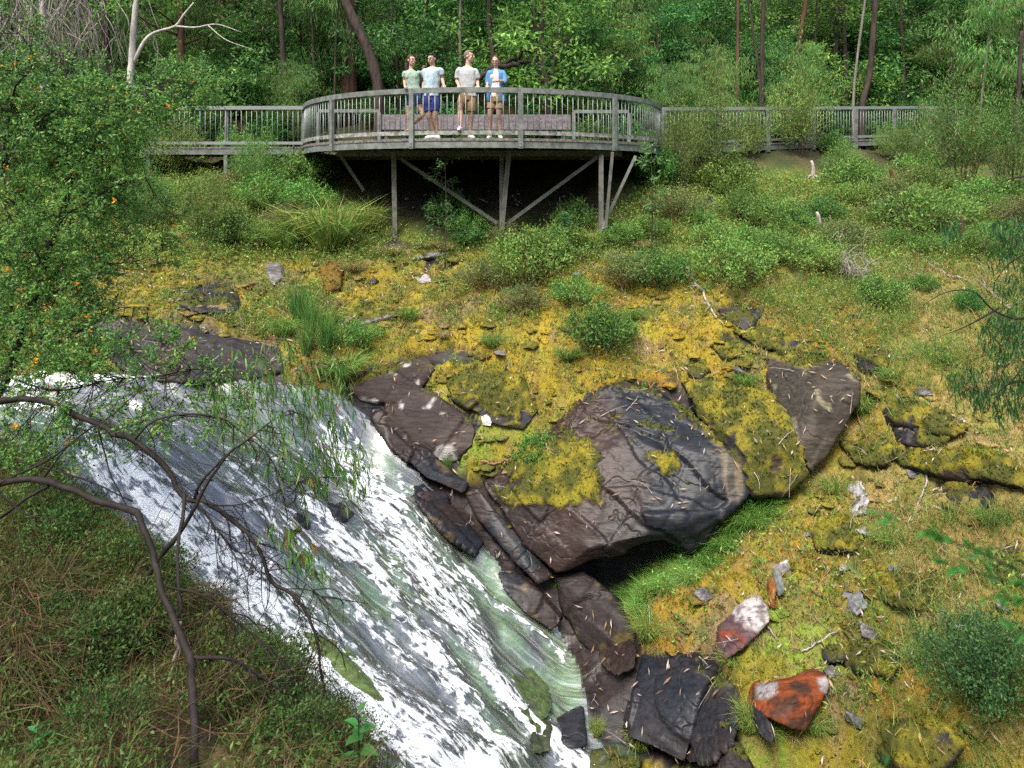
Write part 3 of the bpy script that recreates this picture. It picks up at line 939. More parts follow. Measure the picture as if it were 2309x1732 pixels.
def paint_dome(V, Nn, px, py, c, mm, n1, n2):
    c = mix3((.030, .025, .019), (.052, .042, .033), sstep(-.3, .3, n1))
    s = np.sin(px * .06 - py * .045 + 3.5 * n1) 
    c = mix3(c, (.20, .18, .11), sstep(.75, .98, s) * sstep(-.1, .3, n2) * .7)
    m = sstep(-4, 6, 838 - py + .45 * (px - 1790) * (px < 1860) * 0 + 22 * n1 + 12 * n2 - .35 * np.abs(px - 1820))
    return c, m
rock_body("boulder", "brown-grey dome of rock with pale streaks under a moss rim, right of the whaleback",
  [[(1725, 800, .02), (1790, 790, .08), (1840, 805, .15), (1898, 820, .25), (1940, 858, 11.55, 'a'), (1942, 900, 11.4, 'a'), (1918, 945, 11.2, 'a'), (1875, 1000, 11.0, 'a'), (1860, 1040, 10.95, 'a'), (1830, 1060, 10.9, 'a'), (1795, 1010, 11.0, 'a'), (1745, 890, .3), (1840, 900, 11.25, 'a'), (1800, 850, .5), (1840, 980, 11.0, 'a')]],
  voxel=.03, amp=.05, moss=0, wet=.2, paint=paint_dome)

def paint_lichen(V, Nn, px, py, c, mm, n1, n2):
    c = mix3((.06, .045, .045), (.10, .08, .08), sstep(-.3, .3, n1))
    c = mix3(c, (.42, .41, .42), sstep(.12, .3, n2 + .3 * n1))
    return c, mm
rock_body("rock", "purple-brown slab block beside the falls with white lichen patches",
  [[(868, 905, .05), (960, 880, .15), (990, 905, .15), (1000, 940, .1), (1060, 938, .1), (1078, 968, .12), (1070, 1005, .1), (1035, 1045, .05), (1000, 1050, .05), (930, 1000, .12), (870, 945, .08)],
   [(780, 872, .04), (870, 830, .05), (960, 800, .05), (985, 830, .08), (950, 880, .12), (880, 910, .1), (810, 900, .06)]],
  voxel=.04, amp=.05, moss=.25, wet=.1, paint=lambda V, Nn, px, py, c, mm, n1, n2: (mix3(mix3((.028, .019, .017), (.055, .040, .036), sstep(-.3, .3, n1)), (.34, .32, .32), sstep(.2, .34, n2 + .25 * n1)), mm))

def paint_shelf(V, Nn, px, py, c, mm, n1, n2):
    c = mix3((.026, .023, .025), (.05, .038, .035), sstep(-.3, .3, n1))
    c = mix3(c, (.24, .15, .105), sstep(.18, .5, n1 + .25 * n2) * .8)
    m = sstep(-4, 6, 742 - py + 20 * n1 + 12 * n2 + (px > 480) * (px - 480) * .18)
    return c, m
rock_body("rock_shelf", "flat dark rock shelf with tan worn patches at the stream's edge",
  [[(235, 760, .0), (300, 738, .03), (440, 742, .04), (540, 768, .05), (630, 785, .05), (640, 835, .06), (560, 858, .08), (400, 862, .10), (290, 850, .1), (235, 800, .06), (430, 790, .14)],
   [(330, 725, .03), (425, 722, .05), (460, 742, .06), (420, 765, .06), (340, 755, .05)]],
  voxel=.045, amp=.035, moss=0, wet=.3, paint=paint_shelf)

rock_body("rock", "small dark ledge poking out of yellow moss above the rock shelf",
  [[(402, 668, .05), (455, 645, .06), (520, 635, .05), (545, 675, .08), (527, 705, .12), (450, 705, .14), (405, 690, .1)]], voxel=.03, amp=.04, moss=.38, wet=.2)
rock_body("rock", "upright grey lichened stone in the moss left of the platform posts",
  [[(600, 592, .05), (628, 592, .1), (634, 605, .12), (630, 628, .12), (616, 644, .1), (602, 630, .08), (600, 606, .05)]], voxel=.02, amp=.02, moss=0, wet=0, back=(.05, .2, -.05),
  paint=lambda V, Nn, px, py, c, mm, n1, n2: (mix3((.07, .065, .068), (.17, .155, .16), sstep(-.2, .3, n2)), mm))
for nm, lab, h, kw in [
  ("rock", "slab of dark rock showing through moss above the whaleback boulder", [(1622, 697, .03), (1655, 687, .05), (1728, 697, .05), (1704, 732, .1), (1679, 747, .1), (1632, 716, .08)], dict(moss=.3, wet=.4)),
  ("rock", "dark banded rock face under a moss lip right above the whaleback boulder", [(1605, 782, .03), (1663, 763, .06), (1686, 779, .06), (1676, 806, .1), (1630, 810, .1)], dict(moss=.3)),
  ("rock", "small purple-black rock in moss at the whaleback's upper edge", [(1548, 832, .04), (1581, 820, .06), (1606, 835, .06), (1578, 858, .1), (1552, 845, .1)], dict(moss=.2)),
  ("rock", "dark grey rock under a thick moss cap at the right of the dome rock", [(1930, 800, .1), (1990, 785, .15), (2012, 800, .15), (2005, 830, .12), (1950, 840, .08)], dict(moss=.55)),
  ("rock", "purple-grey rock tucked below a mossy ledge with a pale stick beside it", [(2016, 962, .05), (2058, 950, .1), (2094, 970, .12), (2150, 985, .1), (2140, 1005, .05), (2082, 1010, .1), (2041, 1005, .08)], dict(moss=.4)),
  ("rock", "grey slanting slab among olive moss near the right edge", [(2100, 1110, .05), (2160, 1085, .1), (2214, 1105, .12), (2250, 1133, .12), (2222, 1156, .1), (2160, 1132, .1)], dict(moss=.33)),
  ("rock", "black rock at the right edge behind the blurred leaves", [(2240, 1262, .05), (2320, 1250, .1), (2340, 1300, .12), (2255, 1296, .1)], dict(moss=.3)),
  ("rock", "pale lilac rock splinter standing in grass right of the whaleback's tail", [(1915, 1092, .04), (1946, 1082, .08), (1962, 1120, .1), (1955, 1158, .1), (1925, 1162, .06)], dict(moss=.15, tint=((.22, .20, .22), (.34, .32, .34), (.45, .43, .44)))),
  ("rock", "pale shattered rock in the moss halfway down the right slope", [(1906, 1340, .04), (1948, 1328, .08), (1962, 1372, .1), (1930, 1390, .1)], dict(moss=.3, tint=((.14, .14, .15), (.26, .25, .26), (.36, .35, .35)))),
  ("rock", "dark wedge of rock above the red stained stone, half sunk in moss", [(1858, 1468, .04), (1915, 1460, .08), (1928, 1488, .12), (1868, 1496, .12)], dict(moss=.3)),
  ("rock", "white quartz rock in the golden moss below the platform posts", [(930, 620, .05), (952, 610, .1), (972, 618, .1), (975, 636, .1), (945, 640, .08)], dict(moss=.1, tint=((.28, .26, .25), (.38, .36, .35), (.2, .17, .16)), voxel=.025)),
  ("rock", "broken pale lilac slab in moss left of the middle shrubs", [(770, 692, .04), (815, 676, .07), (880, 690, .08), (905, 705, .06), (850, 722, .08), (790, 740, .08), (762, 720, .05)], dict(moss=.42, tint=((.20, .17, .19), (.34, .31, .34), (.5, .48, .5)))),
  ("rock", "grey ledge under dry tussocks near the platform's left post", [(915, 566, .05), (980, 560, .1), (1000, 575, .1), (930, 586, .1)], dict(moss=.4, tint=((.12, .12, .13), (.25, .24, .25), (.4, .4, .4)))),
  ("rock", "rust-stained mossy block left of the tall grass tussock", [(715, 610, .05), (750, 596, .1), (772, 610, .12), (768, 650, .12), (735, 662, .1)], dict(moss=.62, tint=((.06, .03, .02), (.12, .045, .02), (.2, .18, .18)), mossc=(.13, .08, .012))),
  ("rock", "white and orange lump of quartz in the moss between slab block and whaleback", [(1078, 935, .06), (1098, 928, .1), (1116, 945, .1), (1108, 965, .12), (1085, 962, .1)], dict(moss=.0, tint=((.40, .36, .33), (.52, .50, .46), (.30, .08, .02)), voxel=.02)),
  ("rock", "orange-red stone with a flat top beside the white quartz lump", [(1062, 912, .05), (1092, 903, .1), (1096, 922, .1), (1066, 930, .1)], dict(moss=.0, tint=((.26, .07, .015), (.32, .10, .02), (.22, .06, .012)), voxel=.02)),
]:
    kw.setdefault("voxel", .03); kw.setdefault("amp", .035)
    rock_body(nm, lab, [h], back=(0, .5, -.25), **kw)

def paint_moss(V, Nn, px, py, c, mm, n1, n2):
    return c, np.maximum(sstep(-.25, .0, Nn[:, 2] - .30 + 1.0 * n2 + .45 * n1 + .3 * fbm(V * 12, 2, 87)), .0)
for lab, h in [
  ("olive moss mound hanging between the whaleback boulder and the dome rock", [(1535, 862, .02), (1600, 850, .1), (1680, 870, .15), (1740, 890, .25), (1790, 930, .4), (1815, 1000, 11.05, 'a'), (1815, 1075, 10.85, 'a'), (1765, 1125, 10.75, 'a'), (1700, 1122, 10.7, 'a'), (1690, 1040, 10.85, 'a'), (1640, 1000, .35), (1570, 930, .2), (1720, 1000, 10.95, 'a')]),
  ("mossy litter-strewn hump between the slab block and the whaleback boulder", [(1015, 855, .03), (1095, 815, .06), (1180, 850, .08), (1215, 930, .1), (1180, 975, .12), (1110, 960, .15), (1060, 930, .12), (1010, 895, .08), (1120, 890, .25)]),
  ("dark olive moss ledge above the grey slanting slab at the right", [(2010, 1012, .03), (2130, 1008, .08), (2240, 1030, .1), (2330, 1070, .1), (2330, 1110, .15), (2200, 1085, .18), (2100, 1070, .18), (2040, 1050, .12), (2180, 1050, .28)]),
  ("moss-capped hump over the purple-grey rock with the pale stick", [(2000, 925, .03), (2060, 912, .08), (2120, 935, .1), (2180, 968, .1), (2150, 985, .15), (2080, 968, .15), (2020, 955, .12)]),
  ("mossy step below the dome rock's right edge", [(1900, 1000, .03), (1960, 990, .08), (2020, 1010, .1), (2000, 1050, .14), (1940, 1050, .12)]),
  ("moss-covered boulder left of the big lower right bush", [(1985, 1310, .04), (2060, 1290, .1), (2110, 1330, .14), (2090, 1380, .18), (2010, 1370, .14)]),
  ("low moss hump above the pale shattered rock", [(1830, 1190, .03), (1900, 1175, .08), (1950, 1205, .1), (1930, 1245, .14), (1850, 1240, .1)]),
  ("mossy hump right of the rust-red stone", [(1930, 1470, .03), (2000, 1455, .1), (2050, 1490, .12), (2020, 1540, .16), (1950, 1535, .12)]),
  ("moss hump at the foot of the dark-bottomed shrub", [(1650, 745, .03), (1720, 735, .07), (1800, 760, .1), (1870, 800, .1), (1780, 800, .12), (1700, 780, .1)]),
  ("mossy hump with dead wood in the golden moss below the largest shrub", [(1120, 655, .03), (1180, 640, .1), (1220, 670, .14), (1190, 710, .16), (1130, 700, .12)]),
]:
    rock_body("mossy_rock", lab, [h], back=(0, .5, -.25), voxel=.035, amp=.06, moss=1, paint=paint_moss)

# stepped ledges between the falls and the boulder
def paint_ledge(V, Nn, px, py, c, mm, n1, n2):
    c = mix3(mix3((.024, .016, .014), (.012, .013, .017), sstep(-.2, .2, n1)), (.10, .07, .03), sstep(.25, .5, n2) * .6)
    return c, mm * 0
for lab, h in [
  ("brown stepped ledge running below the slab block, nearest the upper falls", [(835, 940, .03), (860, 925, .08), (920, 995, .12), (1005, 1052, .12), (1062, 1088, .12), (1045, 1115, .16), (960, 1080, .18), (880, 1010, .14)]),
  ("wet ledge slanting beside the falls, left of the whaleback boulder", [(930, 1095, .08), (955, 1088, .14), (1020, 1145, .2), (1090, 1225, .2), (1070, 1255, .24), (990, 1195, .22), (935, 1130, .16)]),
  ("dark cracked ledge under the whaleback boulder's left flank", [(1045, 1112, .05), (1075, 1098, .12), (1130, 1155, .2), (1200, 1240, .25), (1248, 1300, .25), (1215, 1318, .25), (1140, 1245, .2), (1075, 1170, .14)]),
  ("wet black step of rock above the narrow right-hand fall", [(1120, 1290, .04), (1160, 1285, .1), (1220, 1335, .16), (1270, 1395, .18), (1250, 1432, .18), (1180, 1385, .14), (1130, 1330, .08)]),
  ("blue-grey faceted slab below the purple-brown shoulder", [(1345, 1440, .08), (1400, 1415, .15), (1438, 1450, .2), (1435, 1510, .22), (1390, 1530, .2), (1350, 1500, .14)]),
]:
    rock_body("rock_ledge", lab, [h], back=(0, .5, -.2), voxel=.03, amp=.06, sm=1, moss=0, wet=.75, paint=paint_ledge)

# the lower right group
rock_body("boulder", "purple-brown shoulder of wet rock between the falls and the grassy ledge",
  [[(1258, 1300, 10.9, 'a'), (1312, 1285, 10.9, 'a'), (1358, 1345, 10.6, 'a'), (1405, 1360, 10.35, 'a'), (1395, 1400, 10.2, 'a'), (1440, 1425, 9.9, 'a'), (1440, 1500, 9.75, 'a'), (1405, 1530, 9.9, 'a'), (1345, 1505, 10.15, 'a'), (1300, 1440, 10.4, 'a'), (1265, 1370, 10.7, 'a'), (1340, 1420, 10.2, 'a')],
   [(1300, 1500, 10.1, 'a'), (1400, 1520, 9.7, 'a'), (1430, 1580, 9.4, 'a'), (1415, 1670, 9.2, 'a'), (1345, 1680, 9.45, 'a'), (1325, 1600, 9.8, 'a')]],
  voxel=.04, amp=.06, moss=.12, wet=.5, paint=lambda V, Nn, px, py, c, mm, n1, n2: (mix3(mix3((.020, .014, .014), (.034, .025, .024), sstep(-.3, .3, n1)), (.075, .06, .015), sstep(.1, .4, n2 - (py < 1420) * .3) * .8), mm))
rock_body("boulder", "squared blue-black slate block with a flat tilted top, bottom centre right",
  [[(1446, 1466, 9.7, 'a'), (1482, 1440, 9.75, 'a'), (1540, 1478, 9.3, 'a'), (1568, 1508, 9.05, 'a'), (1606, 1478, 9.3, 'a'), (1624, 1497, 9.15, 'a'), (1582, 1560, 8.75, 'a'),
    (1437, 1512, 9.45, 'a'), (1425, 1580, 9.1, 'a'), (1412, 1665, 8.8, 'a'), (1500, 1700, 8.55, 'a'), (1545, 1725, 8.35, 'a'), (1572, 1600, 8.65, 'a')]],
  voxel=.028, sm=1, amp=.055, moss=.0, wet=.75, back=(.1, .8, -.3), paint=lambda V, Nn, px, py, c, mm, n1, n2: (mix3((.012, .014, .019), (.022, .019, .021), sstep(-.3, .3, n1)), sstep(.25, .4, n1 + .5 * n2) * (Nn[:, 2] > .55) * (px > 1500) * 1.0))
rock_body("boulder", "white, purple and rust rock on the mossy ledge above the squared block",
  [[(1612, 1450, .05), (1622, 1410, .1), (1672, 1382, .12), (1682, 1356, .12), (1712, 1342, .14), (1735, 1364, .16), (1738, 1400, .16), (1712, 1430, .16), (1682, 1460, .16), (1635, 1490, .14), (1616, 1474, .1), (1680, 1410, .25)]],
  voxel=.025, amp=.03, moss=.0, wet=.1, back=(0, .5, -.3), paint=lambda V, Nn, px, py, c, mm, n1, n2: (mix3(mix3((.075, .042, .045), (.16, .035, .015), sstep(.0, .25, n2 + .3 * n1) * (py > 1420)), mix3((.33, .30, .29), (.13, .11, .11), sstep(-.1, .35, fbm(V * 16, 3, 68))), sstep(1422, 1404, py - .55 * (px - 1690) + 55 * n2)), sstep(.25, .35, n1 + n2 * .5) * .0))
rock_body("rock", "rust-orange upright splinter of rock behind the white and purple rock",
  [[(1733, 1310, .1), (1745, 1300, .12), (1752, 1330, .15), (1748, 1375, .15), (1736, 1370, .12)]], voxel=.02, amp=.015, moss=0, back=(.02, .15, -.1), tint=((.17, .06, .015), (.22, .09, .02), (.10, .04, .012)))
rock_body("rock", "grey pointed stone with a white cap behind the orange splinter",
  [[(1742, 1288, .08), (1756, 1284, .1), (1768, 1310, .12), (1770, 1335, .12), (1755, 1345, .12)]], voxel=.02, amp=.015, moss=0, back=(.02, .15, -.1), tint=((.12, .13, .12), (.2, .2, .19), (.45, .44, .42)))
def paint_red(V, Nn, px, py, c, mm, n1, n2):
    c = mix3((.15, .036, .010), (.045, .020, .013), sstep(-.15, .3, n2 + .4 * n1 + .5 * fbm(V * 14, 3, 69)))
    cap = np.maximum(sstep(-4, 6, poly_sd(px + 10 * n2, py + 10 * n1, [(1705, 1575), (1708, 1543), (1753, 1536), (1757, 1558), (1730, 1575)])), sstep(-4, 6, poly_sd(px + 10 * n2, py, [(1840, 1530), (1866, 1524), (1874, 1540), (1868, 1565), (1848, 1560)])))
    c = mix3(c, (.24, .22, .22), cap * sstep(-.4, .0, fbm(V * 12, 3, 70)))
    return c, mm * 0
rock_body("boulder", "rust-red algae covered stone with grey lichen caps on the right slope",
  [[(1702, 1575, .1), (1710, 1543, .12), (1753, 1536, .14), (1791, 1529, .15), (1839, 1510, .14), (1863, 1522, .16), (1874, 1538, .18), (1867, 1562, .2), (1824, 1605, .25), (1815, 1653, .2), (1777, 1640, .25), (1729, 1618, .25), (1704, 1598, .2), (1790, 1580, .32)]],
  voxel=.025, amp=.03, moss=.0, wet=.05, back=(0, .5, -.3), paint=paint_red)
rock_body("rock", "black pointed slab leaning under the rust-red stone",
  [[(1702, 1605, .2), (1730, 1618, .28), (1750, 1650, .3), (1745, 1685, .3), (1718, 1664, .25), (1704, 1635, .2)]], voxel=.02, amp=.02, moss=0, wet=.3, back=(0, .2, -.05))
rock_body("boulder", "dark slate boulder with a rusty edge right of the squared block",
  [[(1585, 1555, .15), (1622, 1540, .2), (1662, 1550, .2), (1672, 1600, .25), (1655, 1680, .3), (1605, 1725, .3), (1550, 1725, .25), (1575, 1620, .3)]], voxel=.03, amp=.05, moss=.12, wet=.4, back=(0, .5, -.3))
rock_body("rock", "dark grass-topped rock at the bottom edge below the squared block",
  [[(1600, 1712, .2), (1650, 1690, .25), (1690, 1710, .25), (1720, 1760, .25), (1620, 1790, .25), (1580, 1760, .2)]], voxel=.03, amp=.04, moss=.3, wet=.3, back=(0, .4, -.2))
rock_body("rock", "dark mossy rock at the bottom edge right of the middle, half under grass",
  [[(2040, 1650, .1), (2140, 1640, .15), (2180, 1690, .2), (2120, 1760, .2), (2030, 1740, .2)]], voxel=.03, amp=.05, moss=.72, wet=.2, back=(0, .4, -.2))

# rocks standing in the falls
GREEN = ((.10, .15, .045), (.17, .22, .09), (.05, .055, .05))
rock_body("wet_rock", "long algae-green rock ridge splitting the main falls",
  [[(658, 1440, .05), (685, 1428, .15), (705, 1434, .2), (765, 1468, .25), (788, 1497, .25), (828, 1538, .22), (868, 1578, .18), (845, 1592, .05), (765, 1548, .05), (722, 1512, .05), (682, 1470, .05)]], voxel=.03, amp=.04, moss=.0, wet=.7, tint=GREEN, back=(.1, .5, -.3))
rock_body("wet_rock", "black wet rock at the left of the little upper cascade",
  [[(598, 1168, .05), (630, 1155, .15), (680, 1160, .18), (694, 1182, .2), (670, 1212, .12), (620, 1205, .08)]], voxel=.03, amp=.04, moss=.25, wet=.6, back=(0, .4, -.2))
rock_body("wet_rock", "black wet rock at the right of the little upper cascade",
  [[(738, 1138, .08), (770, 1132, .15), (802, 1142, .18), (806, 1160, .18), (768, 1186, .14), (748, 1165, .1)]], voxel=.03, amp=.04, moss=.2, wet=.6, back=(0, .4, -.2))
rock_body("wet_rock", "dark wet rock wedge at the foot of the narrow right-hand fall",
  [[(1250, 1620, .1), (1285, 1605, .2), (1318, 1592, .2), (1324, 1680, .2), (1290, 1688, .2), (1255, 1680, .12)]], voxel=.03, amp=.05, moss=.1, wet=.7, back=(0, .5, -.3))
rock_body("wet_rock", "black dripping rock left of the narrow right-hand fall",
  [[(1188, 1655, .1), (1225, 1615, .2), (1250, 1640, .22), (1245, 1700, .2), (1200, 1705, .12)]], voxel=.03, amp=.05, moss=.15, wet=.7, tint=((.03, .035, .025), (.06, .075, .03), (.09, .1, .06)), back=(0, .5, -.3))
rock_body("wet_rock", "dark block of bedrock with a black shadowed edge on the wet slab beside the falls",
  [[(905, 1125, .04), (950, 1105, .12), (1005, 1108, .14), (1015, 1128, .14), (965, 1150, .12), (925, 1145, .05)]], voxel=.03, amp=.04, moss=.0, wet=.8, back=(0, .4, -.2))
rock_body("wet_rock", "green slimy boulder pile at the foot of the falls",
  [[(1150, 1510, .05), (1200, 1500, .15), (1245, 1545, .2), (1250, 1600, .22), (1215, 1650, .2), (1170, 1600, .15)], [(1100, 1540, .05), (1150, 1550, .15), (1170, 1600, .15), (1130, 1610, .1)]], voxel=.03, amp=.06, moss=.0, wet=.7, tint=((.05, .075, .03), (.10, .15, .05), (.06, .06, .055)), back=(0, .5, -.3))
rock_body("wet_rock", "low green rock in the pool at the bottom edge",
  [[(1330, 1700, .1), (1400, 1690, .15), (1450, 1720, .2), (1430, 1780, .2), (1330, 1780, .15)]], voxel=.03, amp=.05, moss=.2, wet=.6, tint=((.04, .05, .03), (.09, .13, .04), (.09, .09, .085)), back=(0, .4, -.2))
# ---------------------------------------------------------------- viewing platform, boardwalks, bench
M["metal"] = mat_plain("galvanised_steel", (.085, .10, .087), rough=.55, metal=.15, noise=.2, scale=6, c2=(.22, .24, .22), bump=.1)
M["metal_light"] = mat_plain("bright_galvanised_steel", (.23, .25, .24), rough=.42, metal=.25, noise=.1, scale=12)
M["kick"] = mat_plain("lichen_stained_rail", (.07, .06, .055), rough=.8, noise=.5, scale=9, c2=(.38, .39, .36))
M["timber"] = mat_plain("weathered_timber", (.10, .088, .093), rough=.85, noise=.3, scale=14, c2=(.22, .195, .205), bump=.4)
M["timber_dark"] = mat_plain("mossy_deck_edge", (.05, .045, .04), rough=.9, noise=.4, scale=18, c2=(.24, .23, .20), bump=.5)
M["steel_dark"] = mat_plain("dull_steel_beam", (.085, .088, .075), rough=.75, noise=.3, scale=7, c2=(.16, .16, .14))
DZ = .915                                   # deck level
TC = np.array([-.756, 19.2]); TR = 4.67
def arc(phi, r=TR):
    return np.array([TC[0] + r * math.sin(phi), TC[1] - r * math.cos(phi)])
def a3(phi, z, r=TR):
    a = arc(phi, r); return np.array([a[0], a[1], z])
PH = math.radians(78)
def phi_of(px):
    f = np.linspace(-PH, PH, 4000)
    pts = np.array([arc(v) for v in f])
    return f[np.argmin(np.abs(CX + pts[:, 0] / pts[:, 1] * FPX - px) + 0.0)]
def arc_strip(g, f0, f1, z0, z1, r0, r1, n):
    """curved bar of rectangular section with closed ends"""
    f = np.linspace(f0, f1, n)
    V = []
    for q in f:
        V += [a3(q, z0, r0), a3(q, z0, r1), a3(q, z1, r1), a3(q, z1, r0)]
    F = []
    for k in range(n - 1):
        b = 4 * k
        for i in range(4):
            F.append([b + i, b + (i + 1) % 4, b + 4 + (i + 1) % 4, b + 4 + i])
    F.append([0, 3, 2, 1]); e = 4 * (n - 1); F.append([e, e + 1, e + 2, e + 3])
    g.add(V, np.array(F))

plat = thing("viewing_platform", "round steel-railed timber viewing platform on slanting posts above the waterfall", "viewing platform", (TC[0], TC[1], DZ))
INV = Matrix.Translation((-TC[0], -TC[1], -DZ))
def part(name, g, mat, parent, smooth=False):
    o = build(name, g, mat, None, smooth)
    o.data.transform(Matrix.Translation(tuple(-v for v in parent_loc(parent))))
    o.parent = parent
    return o
def parent_loc(p):
    v = Vector((0, 0, 0))
    while p is not None:
        v += Vector(p.location); p = p.parent
    return v
RT = 1.953                                  # rail top
posts = [-PH] + [phi_of(x) for x in (752.8, 930.6, 1172.7, 1382)] + [PH]
seams = [-PH - .02, posts[1] + .0, posts[2], posts[3], posts[4], PH + .02]
for a, b in zip(seams[:-1], seams[1:]):
    g = Geo(); arc_strip(g, a + .0006, b - .0006, RT - .105, RT, TR - .035, TR + .03, 16); part("top_rail", g, M["metal"], plat)
    g = Geo(); arc_strip(g, a + .0006, b - .0006, .985, 1.068, TR - .022, TR + .018, 16); part("kick_rail", g, M["kick"], plat)
    g = Geo(); arc_strip(g, a + .0006, b - .0006, .715, .855, TR - .03, TR + .02, 16); part("edge_girder", g, M["metal"], plat)
for f in posts:
    g = Geo()
    V, F = beam(a3(f, .70, TR + .055), a3(f, RT - .107, TR + .055), .066, .098, up=(math.cos(f), math.sin(f), 0))
    g.add(V, F)
    po = part("post", g, M["metal"], plat)
    for z in (.755, .815):
        g = Geo(); add_tube(g, [a3(f, z, TR + .09), a3(f, z, TR + .112)], .011, 6); part("bolt", g, M["metal_light"], po)
nb = int(2 * PH * TR / .128)
for k in range(1, nb):
    f = -PH + 2 * PH * k / nb
    if min(abs(f - q) for q in posts) < .012: continue
    g = Geo(); add_tube(g, [a3(f, 1.069, TR - .004), a3(f, RT - .106, TR - .004)], .0085, 5)
    part("baluster", g, M["metal_light"], plat, True)
# deck boards run left to right; the front ones are cut to the curve
bw = .138
y = TC[1] - TR + .02
rng = np.random.default_rng(3)
while y < 20.1:
    yy = max(min(abs(y + bw / 2 - TC[1]), TR - .02), 0)
    hx = math.sqrt(max(TR * TR - yy * yy, .05)) if y < TC[1] else TR
    ya, yb = y, y + bw - .006
    def hw(v): return math.sqrt(max(TR ** 2 - min(abs(TC[1] - v), TR) ** 2, .0004)) + .045 if v < TC[1] else TR + .045
    dzv = rng.uniform(-.003, .003)
    V = []
    for z in (DZ - .04 + dzv, DZ + dzv):
        V += [(TC[0] - hw(ya), ya, z), (TC[0] + hw(ya), ya, z), (TC[0] + hw(yb), yb, z), (TC[0] - hw(yb), yb, z)]
    g = Geo(); g.add(V, np.array([[0, 3, 2, 1], [4, 5, 6, 7], [0, 1, 5, 4], [1, 2, 6, 5], [2, 3, 7, 6], [3, 0, 4, 7]]))
    part("deck_board", g, M["timber"], plat)
    y += bw
g = Geo(); arc_strip(g, -PH, PH, .858, .914, TR - .03, TR + .035, 60); part("deck_edge", g, M["timber_dark"], plat)
for x in np.arange(-4.2, 3.4, .6):
    h = math.sqrt(max(TR ** 2 - (x - TC[0]) ** 2, .1))
    g = Geo(); g.add(*beam((x, TC[1] - h + .08, .80), (x, 20.05, .80), .055, .13)); part("joist", g, M["steel_dark"], plat)
for yq, x0, x1 in ((16.2, -4.0, 2.5), (18.6, -5.2, 3.7)):
    g = Geo(); g.add(*beam((x0, yq, .665), (x1, yq, .665), .08, .13)); part("bearer", g, M["steel_dark"], plat)
def member(name, p0, p1, w=.085):
    g = Geo(); g.add(*beam(p0, p1, w, w, up=(0, 1, 0))); part(name, g, M["steel_dark"], plat)
def down(px, py0, py1, d, name="support_post", w=.10, d1=None, px1=None):
    a = P(px, py0, d); b = P(px1 if px1 else px, py1, d1 or d)
    b = b + (b - a) * (.35 / np.linalg.norm(b - a)); member(name, a, b, w)
down(888, 344, 505, 15.6, d1=15.65, px1=891)
down(1131, 344, 522, 15.4, w=.09)
down(1355, 349, 524, 15.5)
down(1148, 339, 520, 15.2, "brace", .105, 15.35, 1131)
down(1381, 343, 520, 15.3, "brace", .06, 15.45, 1365)
down(1433, 352, 496, 15.9, "brace", .06, 15.5, 1366)
member("brace", P(894, 352, 15.7), P(1121, 503, 15.5), .075)
member("brace", P(1350, 352, 15.6), P(1138, 508, 15.45), .075)
down(766, 348, 402, 16.6, "brace", .07, 16.6, 802)
down(1089, 350, 400, 19.0); down(1311, 352, 395, 19.0); down(700, 352, 420, 18.2); down(1460, 352, 420, 18.2)

def railing(name, label, A, Bp, zA, zB, nposts, bal=.13, kick=True, h=1.04, top_h=.09, deckw=0, rear=False, grp=None):
    """straight length of railing between two plan points; deckw > 0 adds a boarded walk behind it"""
    A = np.array(A, float); Bp = np.array(Bp, float)
    Lh = np.linalg.norm(Bp - A)
    th = thing(name, label, "railing" if not deckw else "boardwalk", (A[0], A[1], zA), grp)
    def at(s, z): 
        q = A + (Bp - A) * s
        return np.array([q[0], q[1], z + (zB - zA) * s])
    n = nposts - 1
    for k in range(n):
        s0, s1 = k / n, (k + 1) / n
        g = Geo(); g.add(*beam(at(s0, zA + h - top_h / 2), at(s1, zA + h - top_h / 2), .06, top_h, ext=-.002)); part("top_rail", g, M["metal_light"] if not rear else M["metal"], th)
        if kick:
            g = Geo(); g.add(*beam(at(s0, zA + .10), at(s1, zA + .10), .04, .075, ext=-.002)); part("kick_rail", g, M["metal_light"], th)
    for k in range(nposts):
        g = Geo(); q = k / n
        off = np.array([(Bp - A)[1], -(Bp - A)[0], 0]) / Lh * .06
        g.add(*beam(at(q, zA - .25) + off, at(q, zA + h - top_h - .003) + off, .09, .06, up=tuple(off))); part("post", g, M["metal"], th)
    m = int(Lh / bal)
    for k in range(1, m):
        q = k / m
        g = Geo(); add_tube(g, [at(q, zA + .138), at(q, zA + h - top_h)], .0085, 5); part("baluster", g, M["metal_light"], th, True)
    if deckw:
        nrm = np.array([-(Bp - A)[1], (Bp - A)[0]]) / Lh
        nrm = nrm if nrm[1] > 0 else -nrm
        nb = int(Lh / .15)
        for k in range(nb):
            s0 = k / nb
            a = at(s0 + .5 / nb, zA - .02); b = a + np.array([nrm[0], nrm[1], 0]) * deckw
            g = Geo(); g.add(*beam(a - np.array([nrm[0], nrm[1], 0]) * .05, b, Lh / nb - .008, .04)); part("deck_board", g, M["timber"], th)
        for o_ in (0.0, deckw - .1):
            a = at(0, zA - .12) + np.array([nrm[0], nrm[1], 0]) * o_; b = at(1, zA - .12) + np.array([nrm[0], nrm[1], 0]) * o_
            g = Geo(); g.add(*beam(a, b, .07, .14)); part("girder", g, M["metal"], th)
        for q in (np.arange(nposts) + .0) / n:
            for o_ in (0.02, deckw - .1):
                a = at(q, zA - .20) + np.array([nrm[0], nrm[1], 0]) * o_
                b = a.copy(); b[2] = gz(a[0], a[1])[0] - .3
                if b[2] < a[2] - .2:
                    g = Geo(); g.add(*beam(a, b, .09, .09, up=(0, 1, 0))); part("support_post", g, M["metal"], th)
    return th
La = arc(-PH)
